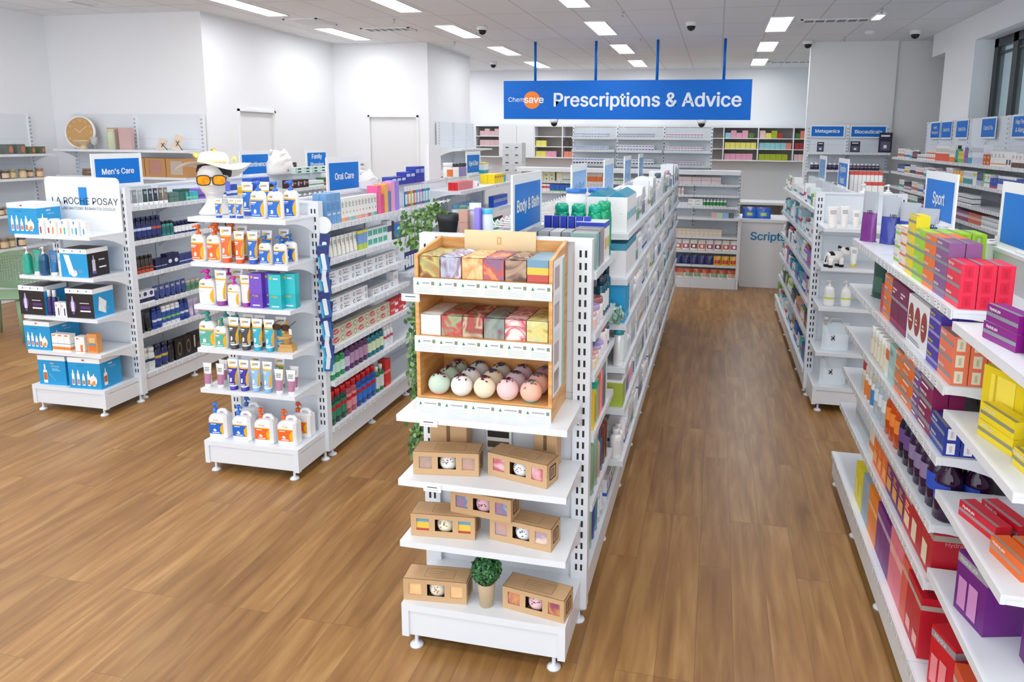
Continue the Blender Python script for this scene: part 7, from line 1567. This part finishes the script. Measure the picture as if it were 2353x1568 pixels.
for i in range(11): 
    c, nm = (('#f0d8d0','red'),('#f0dce4','magenta'),('#ecd8e0','plum'))[i % 3]
    put(pouch(.105,.15,.04,'#eee6e2',panel=('#d8502c','#b02a6a','#7a2f3a')[i % 3],panel2='#f8f4f0'), (-.82+.11*i,10.16,.53), 0, 'white confectionery bag with %s label, %s on its shelf' % (nm, place_word(i,11,'x')))
for k in range(2):
    for i in range(11):
        c = '#232a78' if i < 8 else '#e8b020'
        put(pouch(.105,.12,.04,c,panel='#3a3a6a' if i < 8 else '#c83a2a'), (-.82+.11*i,10.16+.06*k,.33+.0), 0, '%s confectionery bag, %s, %s row' % (('dark blue','yellow')[i > 7], place_word(i,11,'x'), ('front','back')[k]))
for i in range(10):
    put(pouch(.12,.13,.045,'#ece8e4',topcol='#d85a34',panel='#8fb08a' if i % 3 else '#c8a888'), (-.80+.118*i,10.17,.13), random.uniform(-.15,.15), 'white and orange confectionery bag, %s on the base shelf' % place_word(i,10,'x'))
row('x', 10.13, .73, -.87, carton(.058,.04,.05,'#efe8dc',deco=((.1,.15,.9,.85,'#e4d4bc'),)), 'small cream sweets packet', 'on the upper sweets shelf', n=16, deep=2, stack=2)
for i in range(2): put(pouch(.2,.16,.06,'#1f5fc4',panel='#2f78d8',panel2='#bcd850'), (.48+.19*i,10.48,.97), 0, '%s bright blue wipes packet on the scripts counter' % ('left','right')[i])
# ---------- back wall cabinets with coloured boxes
o = empty('wall_cabinet', (0,16.05,0)); tag(o, 'white wall cupboards and open shelves along the back wall', 'cabinet')
m = MB(); m.box(-5.5,.0,1.62,1.95,.34,1.645,WHITE).box(-5.5,0,2.325,1.95,.34,2.35,WHITE).box(-5.5,.32,1.62,1.95,.34,2.35,mat('#a9a49c',.7)); obj('carcass', m, o)
dv = [-5.5,-4.92,-4.09,-3.44]+[-2.77+.72*k for k in range(7)]+[1.93]
for x in dv: m = MB(); m.box(x-.012,-.002,1.645,x+.012,.32,2.325,WHITE); obj('divider', m, o)
for i in range(len(dv)-1):
    if i == 1: continue
    for z in (1.875,2.10): m = MB(); m.box(dv[i]+.012,0,z-.009,dv[i+1]-.012,.32,z+.009,WHITE); obj('shelf', m, o)
for s, x in ((0,-4.92),(1,-4.505)):
    m = MB(); m.box(x+.004,-.02,1.625,x+.411,-.003,2.345,WHITE); d_ = obj('door', m, o)
    m = MB(); xx = x+.38 if s == 0 else x+.035; m.tube([(xx,-.021,1.68),(xx,-.035,1.69),(xx,-.035,1.80),(xx,-.021,1.81)], .005, CHROME, 6); obj('handle', m, d_)
BC = {'R':('#a83038','dark red'),'P':('#e0a0b8','pink'),'C':('#90ccd4','aqua'),'Y':('#e4dc6c','yellow'),'L':('#a8b81c','lime'),'G':('#4f7a34','dark green'),'S':('#e88a78','salmon'),'W':('#efc8c4','pale pink'),'K':('#4a3a38','dark')}
sec = {10:{2:'GSS',1:'RRR',0:'WWWW'},9:{2:'WYLR',1:'CCCCCS',0:'LLLLL'},8:{2:'CPPPG',1:'YYYYYY',0:'PPPPP'},7:{2:'PSS',1:'CC',0:'GG'},6:{1:'LLR',0:'GGG'},5:{1:'KK',0:'YGG'},4:{1:'KKK',0:'KYL'},3:{1:'K',0:'SSR'},2:{1:'YY',0:'YYPP'},0:{2:'WWWW',1:'WWWW'}}
sn = ['first','second','third','fourth','fifth','sixth','seventh','eighth','ninth','tenth','eleventh']
cnt = {}
for s_, rws in sec.items():
    for r_, st_ in rws.items():
        x = dv[s_]+.03 if s_ not in (0,) else dv[s_]+.1; prev = None
        n = len(st_); wd = min(.115, (dv[s_+1]-dv[s_]-.06)/n-.004)
        for i, ch in enumerate(st_):
            c, nm = BC[ch]; h = .11+.05*((i*7+s_) % 2) if r_ == 2 else .13
            put(carton(round(wd,3),.12,round(h,3),c if s_ else '#d8b8bc'), (x+wd/2, 16.14, (1.646,1.885,2.11)[r_]), 0, '%s medicine box, %s in the %s cabinet section, %s row' % (nm if s_ else 'pinkish', place_word(i,n,'x') or 'alone', sn[s_], ('bottom','middle','top')[r_]), 'coloured medicine boxes in the back wall cabinet')
            x += wd+.004
# small drawer tower beside the inner wall
o = empty('drawer_tower', (-4.0,13.9,1.35)); tag(o, 'small white drawer tower near the inner left wall', 'drawers')
m = MB(); m.box(-.2,0,0,.2,.3,.62,WHITE); obj('body', m, o)
for j in range(4):
    for i in range(2): 
        m = MB(); m.box(-.19+.195*i,-.008,.02+.15*j,-.01+.195*i,0,.15+.15*j,mat('#e2e5e8',.4)); d_ = obj('drawer', m, o); m = MB(); m.box(-.13+.195*i,-.02,.07+.15*j,-.07+.195*i,-.008,.085+.15*j,DARK); obj('handle', m, d_)
m = MB(); m.box(-4.35,13.9,0,-3.75,14.3,1.35,WHITE); tag(obj('storage_unit', m), 'plain white storage cupboard under the small drawer tower', 'cabinet')
# ---------- wire display unit with small packs
o = empty('wire_display', (-1.2,11.5,0)); tag(o, 'tall white wire display of small clear packs behind the counter', 'display stand')
CLR = mat('#dfe6ea',.15,trans=.35)
for k, x in enumerate((-1.08,-.37,.37,1.1)):
    m = MB(); m.box(x-.015,0,0,x+.015,.04,2.28,SHELF)
    for i in range(22): m.rect(x-.006,1.05+.055*i,x+.006,1.075+.055*i,-.0006,DARK)
    obj('upright', m, o)
for b_, (x0, x1) in enumerate(((-1.065,-.385),(-.355,.355),(.385,1.085))):
    m = MB(); m.box(x0,.02,1.0,x1,.03,2.24,mat('#d3dade',.3))
    for i in range(24): m.box(x0+.01+i*(x1-x0-.02)/24,.012,2.08,x0+.013+i*(x1-x0-.02)/24,.02,2.24,SHELF)
    obj('back_panel', m, o)
    for z in (2.06,1.86,1.64,1.4):
        m = MB(); m.box(x0,-.22,z-.006,x1,.02,z,CLR).box(x0,-.222,z-.008,x1,-.218,z+.035,CLR); obj('shelf', m, o)
for b_, x0 in enumerate((-2.27,-1.56,-.82)):
    for li, z in enumerate((2.06,1.86,1.64)):
        hh = rnd.choice((.09,.11,.12)); 
        row('x', 11.29, z, x0+.02, carton(.045,.05,hh,('#dfe4ea','#c3ccd8','#e6e4ec')[(b_+li) % 3],deco=((.15,.1,.85,.5,('#5a6474','#7a6a9a','#3a4a5a')[li]),(.1,.7,.9,.9,('#7a98c8','#8a98a8','#b87a9a')[b_]))), 'small silver white pack', '%s section, %s level of the wire display' % (('left','middle','right')[b_], ('top','middle','lower')[li]), n=12)
